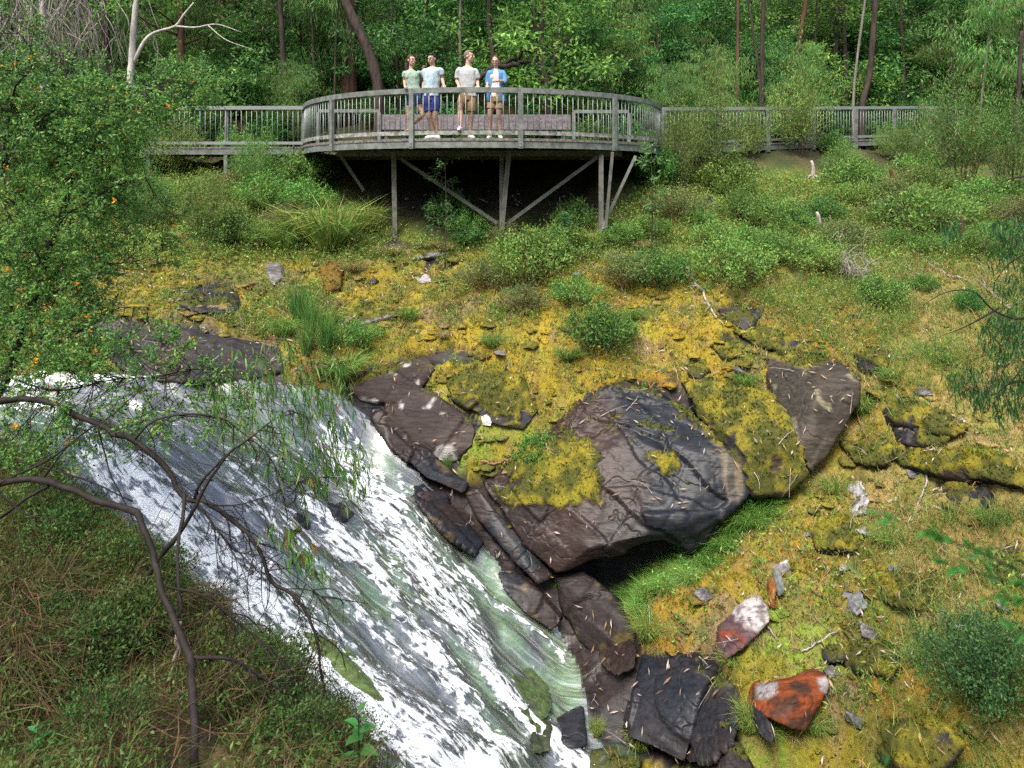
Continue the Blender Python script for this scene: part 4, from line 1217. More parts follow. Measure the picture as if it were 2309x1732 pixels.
railing("boardwalk", "left boardwalk with pale steel railing running in behind the flowering shrub", (-5.30, 18.02), (-17.1, 18.02), .905, .905, 7, deckw=1.7)
railing("boardwalk", "right boardwalk with steel railing climbing away behind feathery shrubs", (3.92, 18.45), (15.6, 24.6), .92, 1.62, 8, deckw=1.6, bal=.13)
railing("railing", "low rear railing panel left of the timber bench on the platform", (-5.35, 19.62), (-3.66, 19.62), .93, .93, 2, h=1.10, rear=True)
railing("railing", "low rear railing panel right of the timber bench on the platform", (1.70, 19.62), (3.22, 19.62), .93, .93, 2, h=1.08, rear=True)
bench = thing("bench", "long weathered timber bench with a two-plank backrest at the rear of the platform", "bench", (-.98, 19.5, DZ))
for z in (.655, .865):
    for xa, xb in ((-3.62, -1.9), (-1.895, -.1), (-.095, 1.62)):
        g = Geo(); g.add(*beam((xa, 19.62, DZ + z), (xb, 19.62, DZ + z), .045, .205, ext=-.003)); part("backrest_plank", g, M["timber"], bench)
for yq in (19.12, 19.27, 19.42):
    g = Geo(); g.add(*beam((-3.6, yq, DZ + .43), (1.6, yq, DZ + .43), .14, .045)); part("seat_plank", g, M["timber"], bench)
for x in (-3.4, -2.1, -1.0, .2, 1.4):
    g = Geo(); g.add(*beam((x, 19.68, DZ), (x, 19.68, DZ + .95), .06, .06, up=(0, 1, 0))); g.add(*beam((x, 19.1, DZ + .38), (x, 19.65, DZ + .38), .05, .05)); g.add(*beam((x, 19.14, DZ), (x, 19.14, DZ + .35), .06, .06, up=(0, 1, 0)))
    part("bench_frame", g, M["steel_dark"], bench)
# ---------------------------------------------------------------- vegetation builders
GREENS = np.array([(.030, .105, .026), (.045, .14, .030), (.065, .165, .032), (.035, .085, .022), (.10, .18, .035)])
def tints(rng, n, pal, w=None, jit=.25):
    pal = np.asarray(pal, float)
    c = pal[rng.choice(len(pal), n, p=w)]
    return np.clip(c * (1 + rng.uniform(-jit, jit, (n, 1))), 0, 1)
def add_leaves(g, base, d, L, Wd, rng, pal, w=None, droop=0., fold=.25, jit=.25, tone=None):
    V, F = leaves(base, d, L, Wd, rng, droop, fold)
    c = tints(rng, len(base), pal, w, jit)
    if tone is not None: c = c * tone[:, None]
    g.add(V, F, np.repeat(c, 4, 0))

def crown_tree(seed, H, trunk_r, crown_lo, spread, n_limb, n_clump, per, L, Wd, pal, droop=0., wprob=None, lean=.05, clump_r=.45, bend=.2, twig=True):
    """a tapered trunk with limbs; leaf clumps sit on the limb ends and along the limbs, with gaps between"""
    rng = np.random.default_rng(seed)
    tr, cr = Geo(), Geo()
    k = 9
    zz = np.linspace(0, 1, k)
    off = np.cumsum(rng.normal(0, bend * H * .03, (k, 2)), 0); off -= off[0]
    sp = np.c_[off[:, 0] + lean * H * zz, off[:, 1], zz * H - .25]
    add_tube(tr, smooth_path(sp, 14), trunk_r * (1 - .8 * np.linspace(0, 1, 14)) , 7)
    ends = []
    for i in range(n_limb):
        s = rng.uniform(crown_lo, .97)
        b = np.array([np.interp(s, zz, sp[:, j]) for j in range(3)])
        az = rng.uniform(0, 2 * np.pi)
        ln = spread * rng.uniform(.5, 1.05) * (1.15 - .7 * max(0, (s - .45)))
        up = rng.uniform(.15, .8)
        d = np.array([math.cos(az), math.sin(az), up])
        p1 = b + d * ln * .55 + rng.normal(0, .08 * ln, 3)
        p2 = b + d * ln + np.array([0, 0, -droop * ln * .5]) + rng.normal(0, .12 * ln, 3)
        pts = smooth_path([b, p1, p2], 6)
        add_tube(tr, pts, trunk_r * .32 * (1 - s * .5) * np.linspace(1, .25, 6), 5)
        ends.append(pts)
    ends = np.array(ends)
    for c in range(n_clump):
        li = ends[rng.integers(len(ends))]
        q = li[rng.integers(2, 6)] + rng.normal(0, .28 * spread, 3) * np.array([1, 1, .7])
        r = clump_r * rng.uniform(.55, 1.3)
        n = int(per * rng.uniform(.6, 1.3))
        o = rng.normal(size=(n, 3)); o = unit(o) * (rng.uniform(0, 1, (n, 1)) ** .5) * r * np.array([1, 1, .62])
        d = unit(o + rng.normal(0, .5, (n, 3)) * r + np.array([0, 0, .15 - droop]) * r * 2)
        add_leaves(cr, q + o, d, L * rng.uniform(.7, 1.3, n), Wd * rng.uniform(.7, 1.3, n), rng, pal, wprob, droop * .5, tone=np.full(n, rng.uniform(.75, 1.25)))
    return tr, cr

def dome_shrub(seed, R, Hh, n_stem, per, L, Wd, pal, wprob=None, brown=.3):
    """many fine upright stems fanning out of one base, leafy towards the tips"""
    rng = np.random.default_rng(seed)
    st, lf = Geo(), Geo()
    for i in range(n_stem):
        az = rng.uniform(0, 2 * np.pi); rr = R * rng.uniform(0, 1) ** .6
        z = Hh * (1 - .55 * (rr / R) ** 2) * rng.uniform(.75, 1.12)
        tip = np.array([math.cos(az) * rr, math.sin(az) * rr, z])
        base = np.array([math.cos(az) * rr * .25, math.sin(az) * rr * .25, -.05])
        pts = smooth_path([base, base * .6 + tip * .4 + np.array([0, 0, .12 * Hh]) + rng.normal(0, .05 * R, 3), tip], 6)
        if i % 3 == 0: add_tube(st, pts, np.linspace(.006, .002, 6), 3)
        n = per
        s = 1 - rng.uniform(0, 1, n) ** 1.6 * .75
        q = np.stack([np.interp(s, np.linspace(0, 1, 6), pts[:, j]) for j in range(3)], 1) + rng.normal(0, .028 + .03 * R, (n, 3))
        d = unit(rng.normal(0, .6, (n, 3)) + np.array([math.cos(az) * .3, math.sin(az) * .3, .7]))
        low = (rng.uniform(0, 1, n) < brown) & (s < .62)
        c = tints(rng, n, pal, wprob)
        c[low] = tints(rng, int(low.sum()), [(.13, .085, .035), (.17, .12, .045), (.09, .075, .025)])
        c *= rng.uniform(.8, 1.2)
        V, F = leaves(q, d, L * rng.uniform(.6, 1.3, n), Wd * rng.uniform(.7, 1.3, n), rng)
        lf.add(V, F, np.repeat(c, 4, 0))
    return st, lf

def blades(g, base, d, L, w, rng, col, bend=.5):
    """grass blades: three-segment tapering strips that arch over"""
    n = len(base)
    d = unit(d); L = np.broadcast_to(L, (n,))[:, None]; w = np.broadcast_to(w, (n,))[:, None]
    s = unit(np.cross(d, rng.normal(size=(n, 3))))
    h = unit(np.c_[d[:, :2] + rng.normal(0, .3, (n, 2)), np.zeros(n)])
    B = np.broadcast_to(bend, (n,))[:, None]
    p1 = base + d * L * .5 + h * L * B * .10
    p2 = base + d * L * (1 - .25 * B) + h * L * B * .45 - np.array([0, 0, 1]) * L * B * .22
    V = np.stack([base - s * w * .5, base + s * w * .5, p1 - s * w * .4, p1 + s * w * .4, p2], 1).reshape(-1, 3)
    k = np.arange(n)[:, None] * 5
    F = np.concatenate([k + np.array([[0, 1, 3]]), k + np.array([[0, 3, 2]]), k + np.array([[2, 3, 4]])])
    g.add(V, F, np.repeat(col, 5, 0))

def tussock(seed, R, Hh, n, pal, wprob=None, bend=(.4, 1.2), w=.010, upright=.9):
    rng = np.random.default_rng(seed)
    g = Geo()
    az = rng.uniform(0, 2 * np.pi, n); rr = R * .25 * np.sqrt(rng.uniform(0, 1, n))
    base = np.c_[np.cos(az) * rr, np.sin(az) * rr, np.full(n, -.03)]
    d = np.c_[np.cos(az) * rng.uniform(0, 1, n) * (1.3 - upright), np.sin(az) * rng.uniform(0, 1, n) * (1.3 - upright), np.ones(n)] + rng.normal(0, .09, (n, 3))
    blades(g, base, d, Hh * rng.uniform(.55, 1.15, n), w * rng.uniform(.7, 1.2, n), rng, tints(rng, n, pal, wprob), rng.uniform(*bend, n))
    return g

def copy_thing(src, loc, rz=0.0, sc=1.0, label=None, group=None, tilt=0.0):
    """a copy of a thing and of each of its parts (mesh data shared)"""
    r = src.copy(); COL.objects.link(r)
    r.location = [float(v) for v in loc]; r.rotation_euler = (tilt, 0, rz)
    r.scale = (sc, sc, sc) if np.isscalar(sc) else sc
    if label: r["label"] = label
    if group: r["group"] = group
    for ch in src.children:
        c = ch.copy(); COL.objects.link(c); c.parent = r
    return r

class Kind:
    """first call places the prototype itself, later calls place copies"""
    def __init__(self, name, cat, parts, group=None):
        self.o = thing(name, None, cat); self.used = False; self.group = group
        for pn, g, mat, sm in parts:
            build(pn, g, mat, self.o, sm)
    def put(self, loc, rz=0., sc=1., label=None, group=None, tilt=0.):
        g = group or self.group
        if not self.used:
            self.used = True
            o = self.o; o.location = [float(v) for v in loc]; o.rotation_euler = (tilt, 0, rz)
            o.scale = (sc, sc, sc) if np.isscalar(sc) else sc
            if label: o["label"] = label
            if g: o["group"] = g
            return o
        return copy_thing(self.o, loc, rz, sc, label, g, tilt)

def ground_pt(x, y, dz=-.03):
    return (x, y, float(gz(x, y)[0]) + dz)
rng = np.random.default_rng(11)

# ---------------------------------------------------------------- the forest behind the platform
PAL_A = [(.054, .185, .046), (.078, .24, .052), (.125, .30, .056), (.036, .122, .034)]
PAL_B = [(.072, .20, .038), (.11, .26, .045), (.16, .30, .055), (.055, .145, .03)]
PAL_C = [(.075, .20, .045), (.105, .245, .055), (.16, .30, .07), (.16, .18, .07)]
bushy = [Kind("bushy_tree", "tree", (lambda t: [("trunk", t[0], M["bark_dark"], True), ("crown", t[1], M["leaf"], False)])(
          crown_tree(100 + i, H, r, .12, sp, 16, 95, 62, .15, .062, pal, .15, clump_r=.5)))
         for i, (H, r, sp, pal) in enumerate([(5.0, .07, 1.7, PAL_A), (6.0, .08, 1.9, PAL_B), (4.2, .05, 1.6, PAL_A)])]
tall = [Kind("tall_tree", "tree", (lambda t: [("trunk", t[0], m, True), ("crown", t[1], M["leaf"], False)])(
          crown_tree(120 + i, H, r, .30, 1.9, 18, 85, 62, .16, .058, pal, .2, lean=ln, bend=.35)))
        for i, (H, r, ln, pal, m) in enumerate([(11, .13, .04, PAL_A, M["bark_dark"]), (12, .16, -.06, PAL_B, M["bark_brown"]), (10, .09, .08, PAL_C, M["bark_dark"])])]
weep = [Kind("feathery_tree", "tree", (lambda t: [("trunk", t[0], M["bark_dark"], True), ("crown", t[1], M["leaf"], False)])(
          crown_tree(140 + i, 5.2, .06, .3, 1.5, 16, 90, 78, .14, .022, PAL_C, .75, clump_r=.5)))
        for i in range(2)]
und = [Kind("understorey_shrub", "shrub", (lambda t: [("stems", t[0], M["bark_dark"], False), ("foliage", t[1], M["leaf"], False)])(
          dome_shrub(160 + i, .9, 1.3, 70, 40, .12, .05, pal, brown=.05)))
       for i, pal in enumerate([PAL_A, PAL_B, PAL_A])]

LB_B = "leafy dark green understorey tree in the forest behind the platform"
LB_T = "slender dark-trunked tall tree in the forest behind the platform"
LB_W = "feathery drooping pale green tree in the forest behind the platform"
LB_U = "leafy green shrub on the forest floor behind the platform"
def frame_x(d, m=1.0):
    return (-CX - m * 150) / FPX * d, (2309 - CX + m * 150) / FPX * d
def scatter(dens, y0, y1, mind, seed):
    r = np.random.default_rng(seed); pts = []
    n = 0
    while n < dens:
        n += 1
        y = math.sqrt(r.uniform(y0 ** 2, y1 ** 2))
        a, b = frame_x(y); x = r.uniform(a, b)
        if all((x - p[0]) ** 2 + (y - p[1]) ** 2 > mind ** 2 for p in pts): pts.append((x, y))
    return pts
for x, y in scatter(700, 21.4, 34, 1.5, 1):
    if abs(x - TC[0]) < 5.2 and y < 22.0: continue
    if 3.5 < x < 16.5 and y < 18.45 + (x - 3.92) * .527 + 2.5: continue
    k = rng.integers(10); rz = rng.uniform(0, 6.28); s = rng.uniform(.75, 1.25)
    if k < 6: bushy[rng.integers(3)].put(ground_pt(x, y), rz, s, LB_B, "understorey trees of the forest")
    elif k < 8: weep[rng.integers(2)].put(ground_pt(x, y), rz, s, LB_W, "feathery trees of the forest")
    else: tall[rng.integers(3)].put(ground_pt(x, y), rz, s, LB_T, "tall trees of the forest")
for x, y in scatter(160, 34, 52, 3.0, 2):
    k = rng.integers(10); rz = rng.uniform(0, 6.28); s = rng.uniform(.9, 1.45)
    if k < 5: tall[rng.integers(3)].put(ground_pt(x, y), rz, s, LB_T, "tall trees of the forest")
    else: bushy[rng.integers(3)].put(ground_pt(x, y), rz, s * 1.15, LB_B, "understorey trees of the forest")
for x, y in scatter(480, 20.4, 28, .95, 3):
    if abs(x - TC[0]) < 4.6 and y < 20.9: continue
    if 3.2 < x < 16.5 and y < 18.45 + (x - 3.92) * .527 + 2.3: continue
    und[rng.integers(3)].put(ground_pt(x, y), rng.uniform(0, 6.28), rng.uniform(.55, 1.15), LB_U, "shrubs of the forest floor")
# airy light trees round the ends of the platform
for x, y, s_ in [(4.6, 20.6, .6), (6.4, 22.0, .7), (9.2, 23.6, .75), (-6.4, 20.9, .55), (-9.6, 21.0, .6)]:
    weep[rng.integers(2)].put(ground_pt(x, y), rng.uniform(0, 6.28), s_, LB_W, "feathery trees of the forest")
# close planting right behind the climbing boardwalk
for k in range(120):
    s_ = rng.uniform(-.05, 1.35); off = rng.uniform(.5, 6.0)
    x = 3.92 + 11.68 * s_ - .466 * (1.7 + off); y = 18.45 + 6.15 * s_ + .885 * (1.7 + off)
    if abs(x - TC[0]) < 4.8 and y < 21: continue
    rz = rng.uniform(0, 6.28)
    if off < 2.2 or k % 3 == 0: und[rng.integers(3)].put(ground_pt(x, y), rz, rng.uniform(.6, 1.3), LB_U, "shrubs of the forest floor")
    elif k % 3 == 1: bushy[rng.integers(3)].put(ground_pt(x, y), rz, rng.uniform(.6, 1.0), LB_B, "understorey trees of the forest")
    elif k % 9 == 2: weep[rng.integers(2)].put(ground_pt(x, y), rz, rng.uniform(.5, .8), LB_W, "feathery trees of the forest")
# unseen trees added behind the viewer to block low light and shade the scene
for i in range(26):
    x = rng.uniform(-26, 26); y = rng.uniform(-24, -5)
    tall[i % 3].put(ground_pt(x, y), rng.uniform(0, 6.28), rng.uniform(.9, 1.4), "unseen tall tree added behind the viewpoint to shade the scene", "added shade trees behind the viewpoint")

def pole_tree(name, label, cat, pts, r0, r1, mat, branches=(), crown=None, n=9):
    """a single trunk along the given 3-D points with named branches"""
    th = thing(name, label, cat, pts[0])
    o = np.array(pts[0])
    g = Geo(); q = smooth_path(pts, 22); rr = np.linspace(r0, r1, 22) * (1 + .08 * np.sin(np.arange(22) * 2.1))
    add_tube(g, q - o, rr, n); build("trunk", g, mat, th, True)
    for bp, a, b in branches:
        g = Geo(); q = smooth_path(bp, 16); add_tube(g, q - o, np.linspace(a, b, 16), 6); build("branch", g, mat, th, True)
    if crown is not None:
        g = Geo()
        rg = np.random.default_rng(abs(hash(label)) % 1000 if False else len(label) * 7)
        c, R, n_cl, L, Wd, pal, dr = crown
        for k in range(n_cl):
            q = np.array(c) - o + rg.normal(0, .45, 3) * np.array(R)
            m = 45; of = unit(rg.normal(size=(m, 3))) * rg.uniform(0, 1, (m, 1)) ** .5 * .32
            add_leaves(g, q + of, of + rg.normal(0, .25, (m, 3)) + np.array([0, 0, -dr * .4]), L * rg.uniform(.7, 1.3, m), Wd, rg, pal, None, dr * .4)
        build("crown", g, M["leaf"], th)
    return th
def trunk_pts(l, d, lo=None):
    """pixel polyline from top to bottom at distance d -> 3-D points from the ground up"""
    p = [P(x, y, d) for x, y in l][::-1]
    b = p[0].copy(); b[2] = gz(b[0], b[1])[0] - .1
    if b[2] < p[0][2] - .05: p = [b] + p
    top = p[-1] + (p[-1] - p[-2]) * 1.0
    return p + [top]
pole_tree("bare_tree", "white-barked leaning trunk with one long bare curving limb, upper left", "tree",
  trunk_pts([(308, 0), (301, 70), (297, 140), (294, 190)], 19.6), .10, .07, M["bark_pale"],
  [([P(*v, 19.6) for v in [(301, 142), (325, 94), (350, 73), (395, 59), (413, 35), (437, 6)]], .055, .02), ([P(*v, 19.6) for v in [(395, 59), (440, 62), (489, 55), (545, 73)]], .03, .008), ([P(*v, 19.6) for v in [(470, 58), (510, 90), (573, 113)]], .02, .006)])
pole_tree("tree", "thick reddish-brown stringybark trunk behind the leaning dark trunk", "tree", trunk_pts([(790, -40), (788, 60), (787, 170)], 23.5), .27, .22, M["bark_brown"])
pole_tree("tree", "leaning dark rough-barked trunk left of the four people", "tree", trunk_pts([(762, -30), (801, 52), (833, 122), (853, 202)], 21.4), .17, .13, M["bark_dark"])
pole_tree("tree", "crooked dark forked trunk rising right of the woman in the blue shirt", "tree", trunk_pts([(1222, -10), (1222, 122), (1233, 195), (1236, 262)], 21.3), .10, .07, M["bark_dark"],
  [([P(*v, 21.3) for v in [(1236, 240), (1244, 180), (1252, 110), (1263, 30)]], .06, .03), ([P(*v, 21.3) for v in [(1230, 125), (1260, 105), (1310, 80)]], .03, .01)])
for lab, l, d, r, m in [
  ("thin mottled pale trunk behind the man in the grey shirt", [(1040, -20), (1037, 60), (1038, 142)], 23.5, .07, M["bark_mid"]),
  ("thin dark sapling trunk just left of the leaning dark trunk", [(765, -10), (759, 52), (755, 205)], 21.8, .05, M["bark_dark"]),
  ("thin dark trunk standing by the left end of the platform", [(700, -10), (706, 100), (710, 222)], 22.2, .055, M["bark_dark"]),
  ("tall grey trunk at the top edge right of centre", [(1516, -10), (1507, 60), (1500, 200)], 25, .11, M["bark_dark"]),
  ("straight reddish trunk above the first bays of the right boardwalk", [(1664, 20), (1663, 130), (1660, 240)], 22.6, .07, M["bark_brown"]),
  ("slanting thin black trunk above the right boardwalk", [(1686, 0), (1698, 70), (1714, 200)], 22.8, .05, M["bark_dark"]),
  ("forked dark trunk beside the slanting thin black trunk", [(1722, 0), (1719, 90), (1718, 215)], 23, .10, M["bark_dark"]),
  ("pair-leaning brown trunk in the dark gap above the right boardwalk", [(1820, -10), (1808, 60), (1790, 200)], 25, .11, M["bark_brown"]),
  ("slim pale spotted trunk right of the middle of the right boardwalk", [(1952, -10), (1931, 146), (1924, 236)], 24, .06, M["bark_mid"]),
  ("thick black leaning trunk next to the slim pale spotted trunk", [(1975, -10), (1961, 165), (1944, 240)], 24.4, .14, M["bark_dark"]),
  ("short black burnt trunk in shade above the right boardwalk", [(1886, 60), (1884, 128), (1882, 230)], 26, .13, M["bark_dark"]),
  ("grey bare trunk near the upper right corner", [(2240, 0), (2225, 120), (2210, 260)], 24, .05, M["bark_mid"]),
  ("brown trunk at the extreme right top corner", [(2305, -10), (2300, 140), (2296, 260)], 24, .08, M["bark_brown"]),
  ("dark twisted trunk at the far right above the boardwalk's end", [(2300, 150), (2296, 230), (2288, 300)], 22, .09, M["bark_dark"]),
  ("thin dark trunk between the two middle bushes at top centre", [(915, -10), (905, 60), (900, 160)], 25, .06, M["bark_dark"]),
  ("thin brown trunk at the top edge left of centre", [(560, -10), (556, 80), (552, 200)], 24, .06, M["bark_brown"]),
]:
    pole_tree("tree", lab, "tree", trunk_pts(l, d), r * .8, r * .6, m)
def stick(name, label, pts, r0, r1, mat, twigs=0, cat="fallen branch", seed=1):
    rg = np.random.default_rng(seed + len(label))
    pts = [np.array(p) for p in pts]
    th_o = np.array(pts[0])
    g = Geo(); q = smooth_path(pts, 18); q = q + rg.normal(0, r0 * .5, q.shape)
    add_tube(g, q - th_o, np.linspace(r0, r1, 18), 6)
    for k in range(twigs):
        b = q[rg.integers(3, 17)] - th_o
        d = unit(rg.normal(size=3) + np.array([0, -.2, .35])); ln = rg.uniform(.15, .5)
        add_tube(g, smooth_path([b, b + d * ln * .5 + rg.normal(0, .04, 3), b + d * ln], 6), np.linspace(r1 * .8 + .002, .0015, 6), 4)
    o = build(name, g, mat, None, True); o.location = [float(v) for v in th_o]
    return tag(o, label, cat)
stick("fallen_tree", "dark fallen trunk slanting up behind the woman in the blue shirt", [P(1052, 190, 21.5), P(1085, 172, 21.5), P(1132, 150, 21.7), P(1195, 138, 22)], .11, .06, M["bark_dark"], 3)
stick("fallen_tree", "second dark fallen trunk just above the first, behind the woman in the blue shirt", [P(1095, 165, 21.9), P(1140, 140, 22), P(1210, 110, 22), P(1300, 90, 22.2)], .09, .04, M["bark_dark"], 4)

# grey dead brush hanging in the upper left corner
g = Geo()
for k in range(420):
    x = rng.normal(110, 85); y0 = rng.uniform(-60, 90); d = rng.uniform(19.5, 21.5)
    p = P(x, y0, d); ln = rng.uniform(.6, 1.8)
    e = p + np.array([rng.normal(0, .35), rng.normal(0, .2), -ln])
    add_tube(g, smooth_path([p, (p + e) / 2 + rng.normal(0, .12, 3), e], 6), np.linspace(.012, .004, 6), 3, )
th = thing("dead_brush", "tangle of bare grey drooping twigs in the upper left corner", "dead brush", P(110, 300, 20.5))
o = build("twigs", g, M["bark_grey"], th); o.data.transform(Matrix.Translation(tuple(-P(110, 300, 20.5)))); o["kind"] = "stuff"
g = Geo(); add_tube(g, smooth_path([P(92, -20, 20.4) - P(110, 300, 20.5), P(97, 60, 20.4) - P(110, 300, 20.5), P(100, 320, 20.4) - P(110, 300, 20.5)], 10), np.linspace(.06, .12, 10), 7); build("trunk", g, M["bark_pale"], th, True)
# ---------------------------------------------------------------- shrubs, tussocks and reeds on the bank
HEATH = [(.11, .25, .05), (.155, .30, .058), (.08, .185, .042), (.22, .31, .07)]
GREY = [(.12, .19, .055), (.17, .22, .07), (.09, .13, .042), (.20, .18, .08)]
VIVID = [(.075, .21, .045), (.11, .26, .055), (.17, .30, .06), (.055, .14, .036)]
def sparts(t, m="bark_dark"): return [("stems", t[0], M[m], False), ("foliage", t[1], M["leaf"], False)]
heath = [Kind("heath_shrub", "shrub", sparts(dome_shrub(200 + i, .62, .62, 85, 46, .048, .021, HEATH, brown=.45))) for i in range(3)]
greyk = [Kind("heath_shrub", "shrub", sparts(dome_shrub(210 + i, .6, .6, 85, 44, .045, .018, GREY, brown=.6), "bark_red")) for i in range(2)]
vivid = [Kind("green_bush", "bush", sparts(dome_shrub(220 + i, .55, .6, 80, 46, .055, .024, VIVID, brown=.08))) for i in range(2)]
fine = [Kind("feathery_shrub", "shrub", sparts(dome_shrub(230 + i, .8, 1.7, 90, 60, .075, .016, [(.10, .24, .045), (.14, .28, .055), (.18, .31, .07), (.22, .24, .085)], brown=.12))) for i in range(2)]
lab_heath = "mid green heath shrub in the low growth between the mossy shelf and the boardwalk"
def put(kind, px, py, size, label, group=None, sink=-.04, asp=1.0):
    """size: height in pixels of the photograph that the plant covers"""
    g = gp(px, py)
    h = size * g[1] / FPX
    base = {"h": .66, "g": .62, "v": .62, "f": 1.75}[kind[0]]
    k = {"h": heath, "g": greyk, "v": vivid, "f": fine}[kind[0]]
    s = h / base
    return k[rng.integers(len(k))].put((g[0], g[1], g[2] + sink), rng.uniform(0, 6.28), (s * asp, s * asp, s), label, group)
for a in [
 ("h", 1190, 640, 125, "largest mid green shrub on the mossy shelf, below the centre post", 1.0), ("h", 1250, 590, 90, "shrub standing behind the largest mid green shrub, under the platform edge", 1.2),
 ("g", 1090, 650, 70, "low greyish shrub at the left foot of the largest shrub", 1.1), ("h", 1300, 685, 70, "small bluish-green shrub in the middle of the golden moss", 1.1),
 ("v", 1345, 785, 105, "rounded bluish-green shrub in front of the golden moss, centre right", 1.0), ("h", 1390, 760, 60, "low shrub touching the rounded bluish-green shrub on its right", 1.0),
 ("g", 1180, 700, 62, "brown twiggy shrub with few leaves in the golden moss", 1.2), ("h", 1480, 645, 95, "grey-green shrub behind the pale broken log", 1.1),
 ("g", 1400, 640, 80, "brownish shrub between the largest shrub and the grey-green shrub", 1.2), ("h", 1650, 640, 110, "dark-bottomed shrub right of the pale broken log", 1.1),
 ("h", 1740, 590, 80, "shrub with a light green top behind the dark-bottomed shrub", 1.2), ("h", 1830, 610, 80, "shrub with a dark hollow under it, left of the grey dead brush", 1.2),
 ("g", 1900, 560, 70, "brownish shrub behind the grey dead brush", 1.3), ("h", 2080, 530, 110, "big grey-green shrub on the upper right slope", 1.25),
 ("v", 1985, 690, 75, "vivid green shrub on the open right slope below the dead brush", 1.0), ("v", 2080, 655, 45, "little green shrub right of the vivid green shrub", .9),
 ("v", 2186, 705, 62, "dense bottle green bush on the right slope under a bare branch", .65),
 ("h", 800, 770, 55, "bright green low bush with a rusty base beside the reeds", 1.4), ("v", 1210, 1050, 80, "green bush growing from the moss patch on the boulder", .9),
 ("g", 2000, 500, 60, "low grey shrub near the two crossed fallen branches", 1.3), ("h", 2250, 560, 70, "shrub at the right edge under the drooping leaves", 1.3),
 ("v", 1255, 1320, 20, "tiny green sprig in a wet rock crack", 1.0),
]:
    put(a[0], a[1], a[2], a[3], a[4], asp=a[5])
rs = np.random.default_rng(5)
for k in range(120):
    px = rs.uniform(180, 2330); py = rs.uniform(395, 585)
    if 690 < px < 1500 and py < 535: continue
    if 700 < px < 1000 and py > 520: continue
    if px < 700 and py > 560: continue
    kk = "hhhgvf"[rs.integers(5)]
    put(kk, px, py, rs.uniform(38, 80), lab_heath if kk != "v" else "bright green low bush in the growth between the mossy shelf and the boardwalk", "low shrubs below the boardwalk" if kk != "v" else "bright green bushes below the boardwalk", asp=rs.uniform(.9, 1.3))
for a in [
 ("f", 2165, 420, 265, "tall feathery shrub with a rounded top before the right end of the boardwalk", .85), ("f", 1800, 350, 215, "feathery pale shrub overlapping the middle of the right boardwalk's railing", .85),
 ("f", 1610, 420, 255, "tall pale feathery shrub beside the platform's right end", .7), ("f", 1530, 430, 215, "loose feathery shrub hiding the join of platform and right boardwalk", .6),
 ("f", 600, 440, 140, "drooping feathery shrub hanging over the left boardwalk's edge", 1.1), ("f", 470, 540, 150, "feathery olive shrub under the left boardwalk", 1.1),
 ("f", 330, 520, 150, "feathery shrub under the left end of the boardwalk railing", 1.1), ("f", 1690, 360, 125, "pale feathery shrub before the first bays of the right boardwalk", .8),
 ("f", 2040, 380, 110, "leafy bright shrub leaning over the right boardwalk", .8), ("f", 2090, 370, 140, "broad feathery shrub hiding the far end of the right boardwalk", 1.0), ("f", 2200, 370, 130, "feathery shrub crowding the far right railing", 1.1), ("f", 2005, 360, 90, "feathery shrub rising before the last clear bay of the right railing", 1.0), ("f", 2280, 430, 220, "feathery shrub at the right edge below the forest", .8),
 ("f", 560, 420, 110, "light feathery shrub in front of the left boardwalk's middle post", 1.1), ("f", 400, 400, 150, "feathery shrub beneath the left railing by the flowering tree", 1.2), ("v", 1870, 350, 60, "dark blue-green bush in front of the right boardwalk's deck", .9), ("v", 1490, 420, 100, "leafy creeper bush by the platform's right support", .7), ("f", 1900, 400, 90, "low feathery shrub before the right boardwalk's support", 1.2),
 ("v", 690, 430, 90, "dark bush in the shade at the platform's left end", 1.0), ("v", 1290, 520, 75, "leafy bush among the platform's right-hand braces", .8), ("v", 1010, 505, 80, "small dark bush at the back under the platform", .8),
]:
    put(a[0], a[1], a[2], a[3], a[4], asp=a[5])

dark = Kind("dark_bush", "bush", sparts(dome_shrub(245, .62, .6, 150, 70, .03, .014, [(.045, .14, .045), (.06, .17, .05), (.035, .10, .035), (.09, .20, .055)], brown=.1)))
b = gp(2235, 1575); dark.put((b[0], b[1], b[2] - .05), 1.0, 1.28, "big dark green fine-leaved bush in the lower right")
GR = [(.14, .27, .055), (.20, .31, .065), (.29, .31, .085), (.10, .21, .04)]
DRY = [(.40, .32, .15), (.32, .25, .10), (.25, .22, .09), (.18, .17, .06)]
tus_g = [Kind("grass_tussock", "grass tussock", [("blades", tussock(300 + i, .5, .85, 420, GR, bend=(.5, 1.3), w=.012, upright=.55), M["grass"], False)]) for i in range(2)]
tus_d = [Kind("grass_tussock", "grass tussock", [("blades", tussock(310 + i, .45, .55, 420, DRY, bend=(.8, 1.6), w=.008, upright=.5), M["grass"], False)]) for i in range(2)]
reed = [Kind("reed_clump", "reeds", [("blades", tussock(320 + i, .5, 1.0, 300, VIVID + [(.14, .2, .05)], bend=(.05, .5), w=.012, upright=1.05), M["grass"], False)]) for i in range(2)]
def putg(kinds, px, py, size, label, group=None, base=.8, asp=1.):
    g = gp(px, py); s = size * g[1] / FPX / base
    return kinds[rng.integers(len(kinds))].put((g[0], g[1], g[2] - .02), rng.uniform(0, 6.28), (s * asp, s * asp, s), label, group)
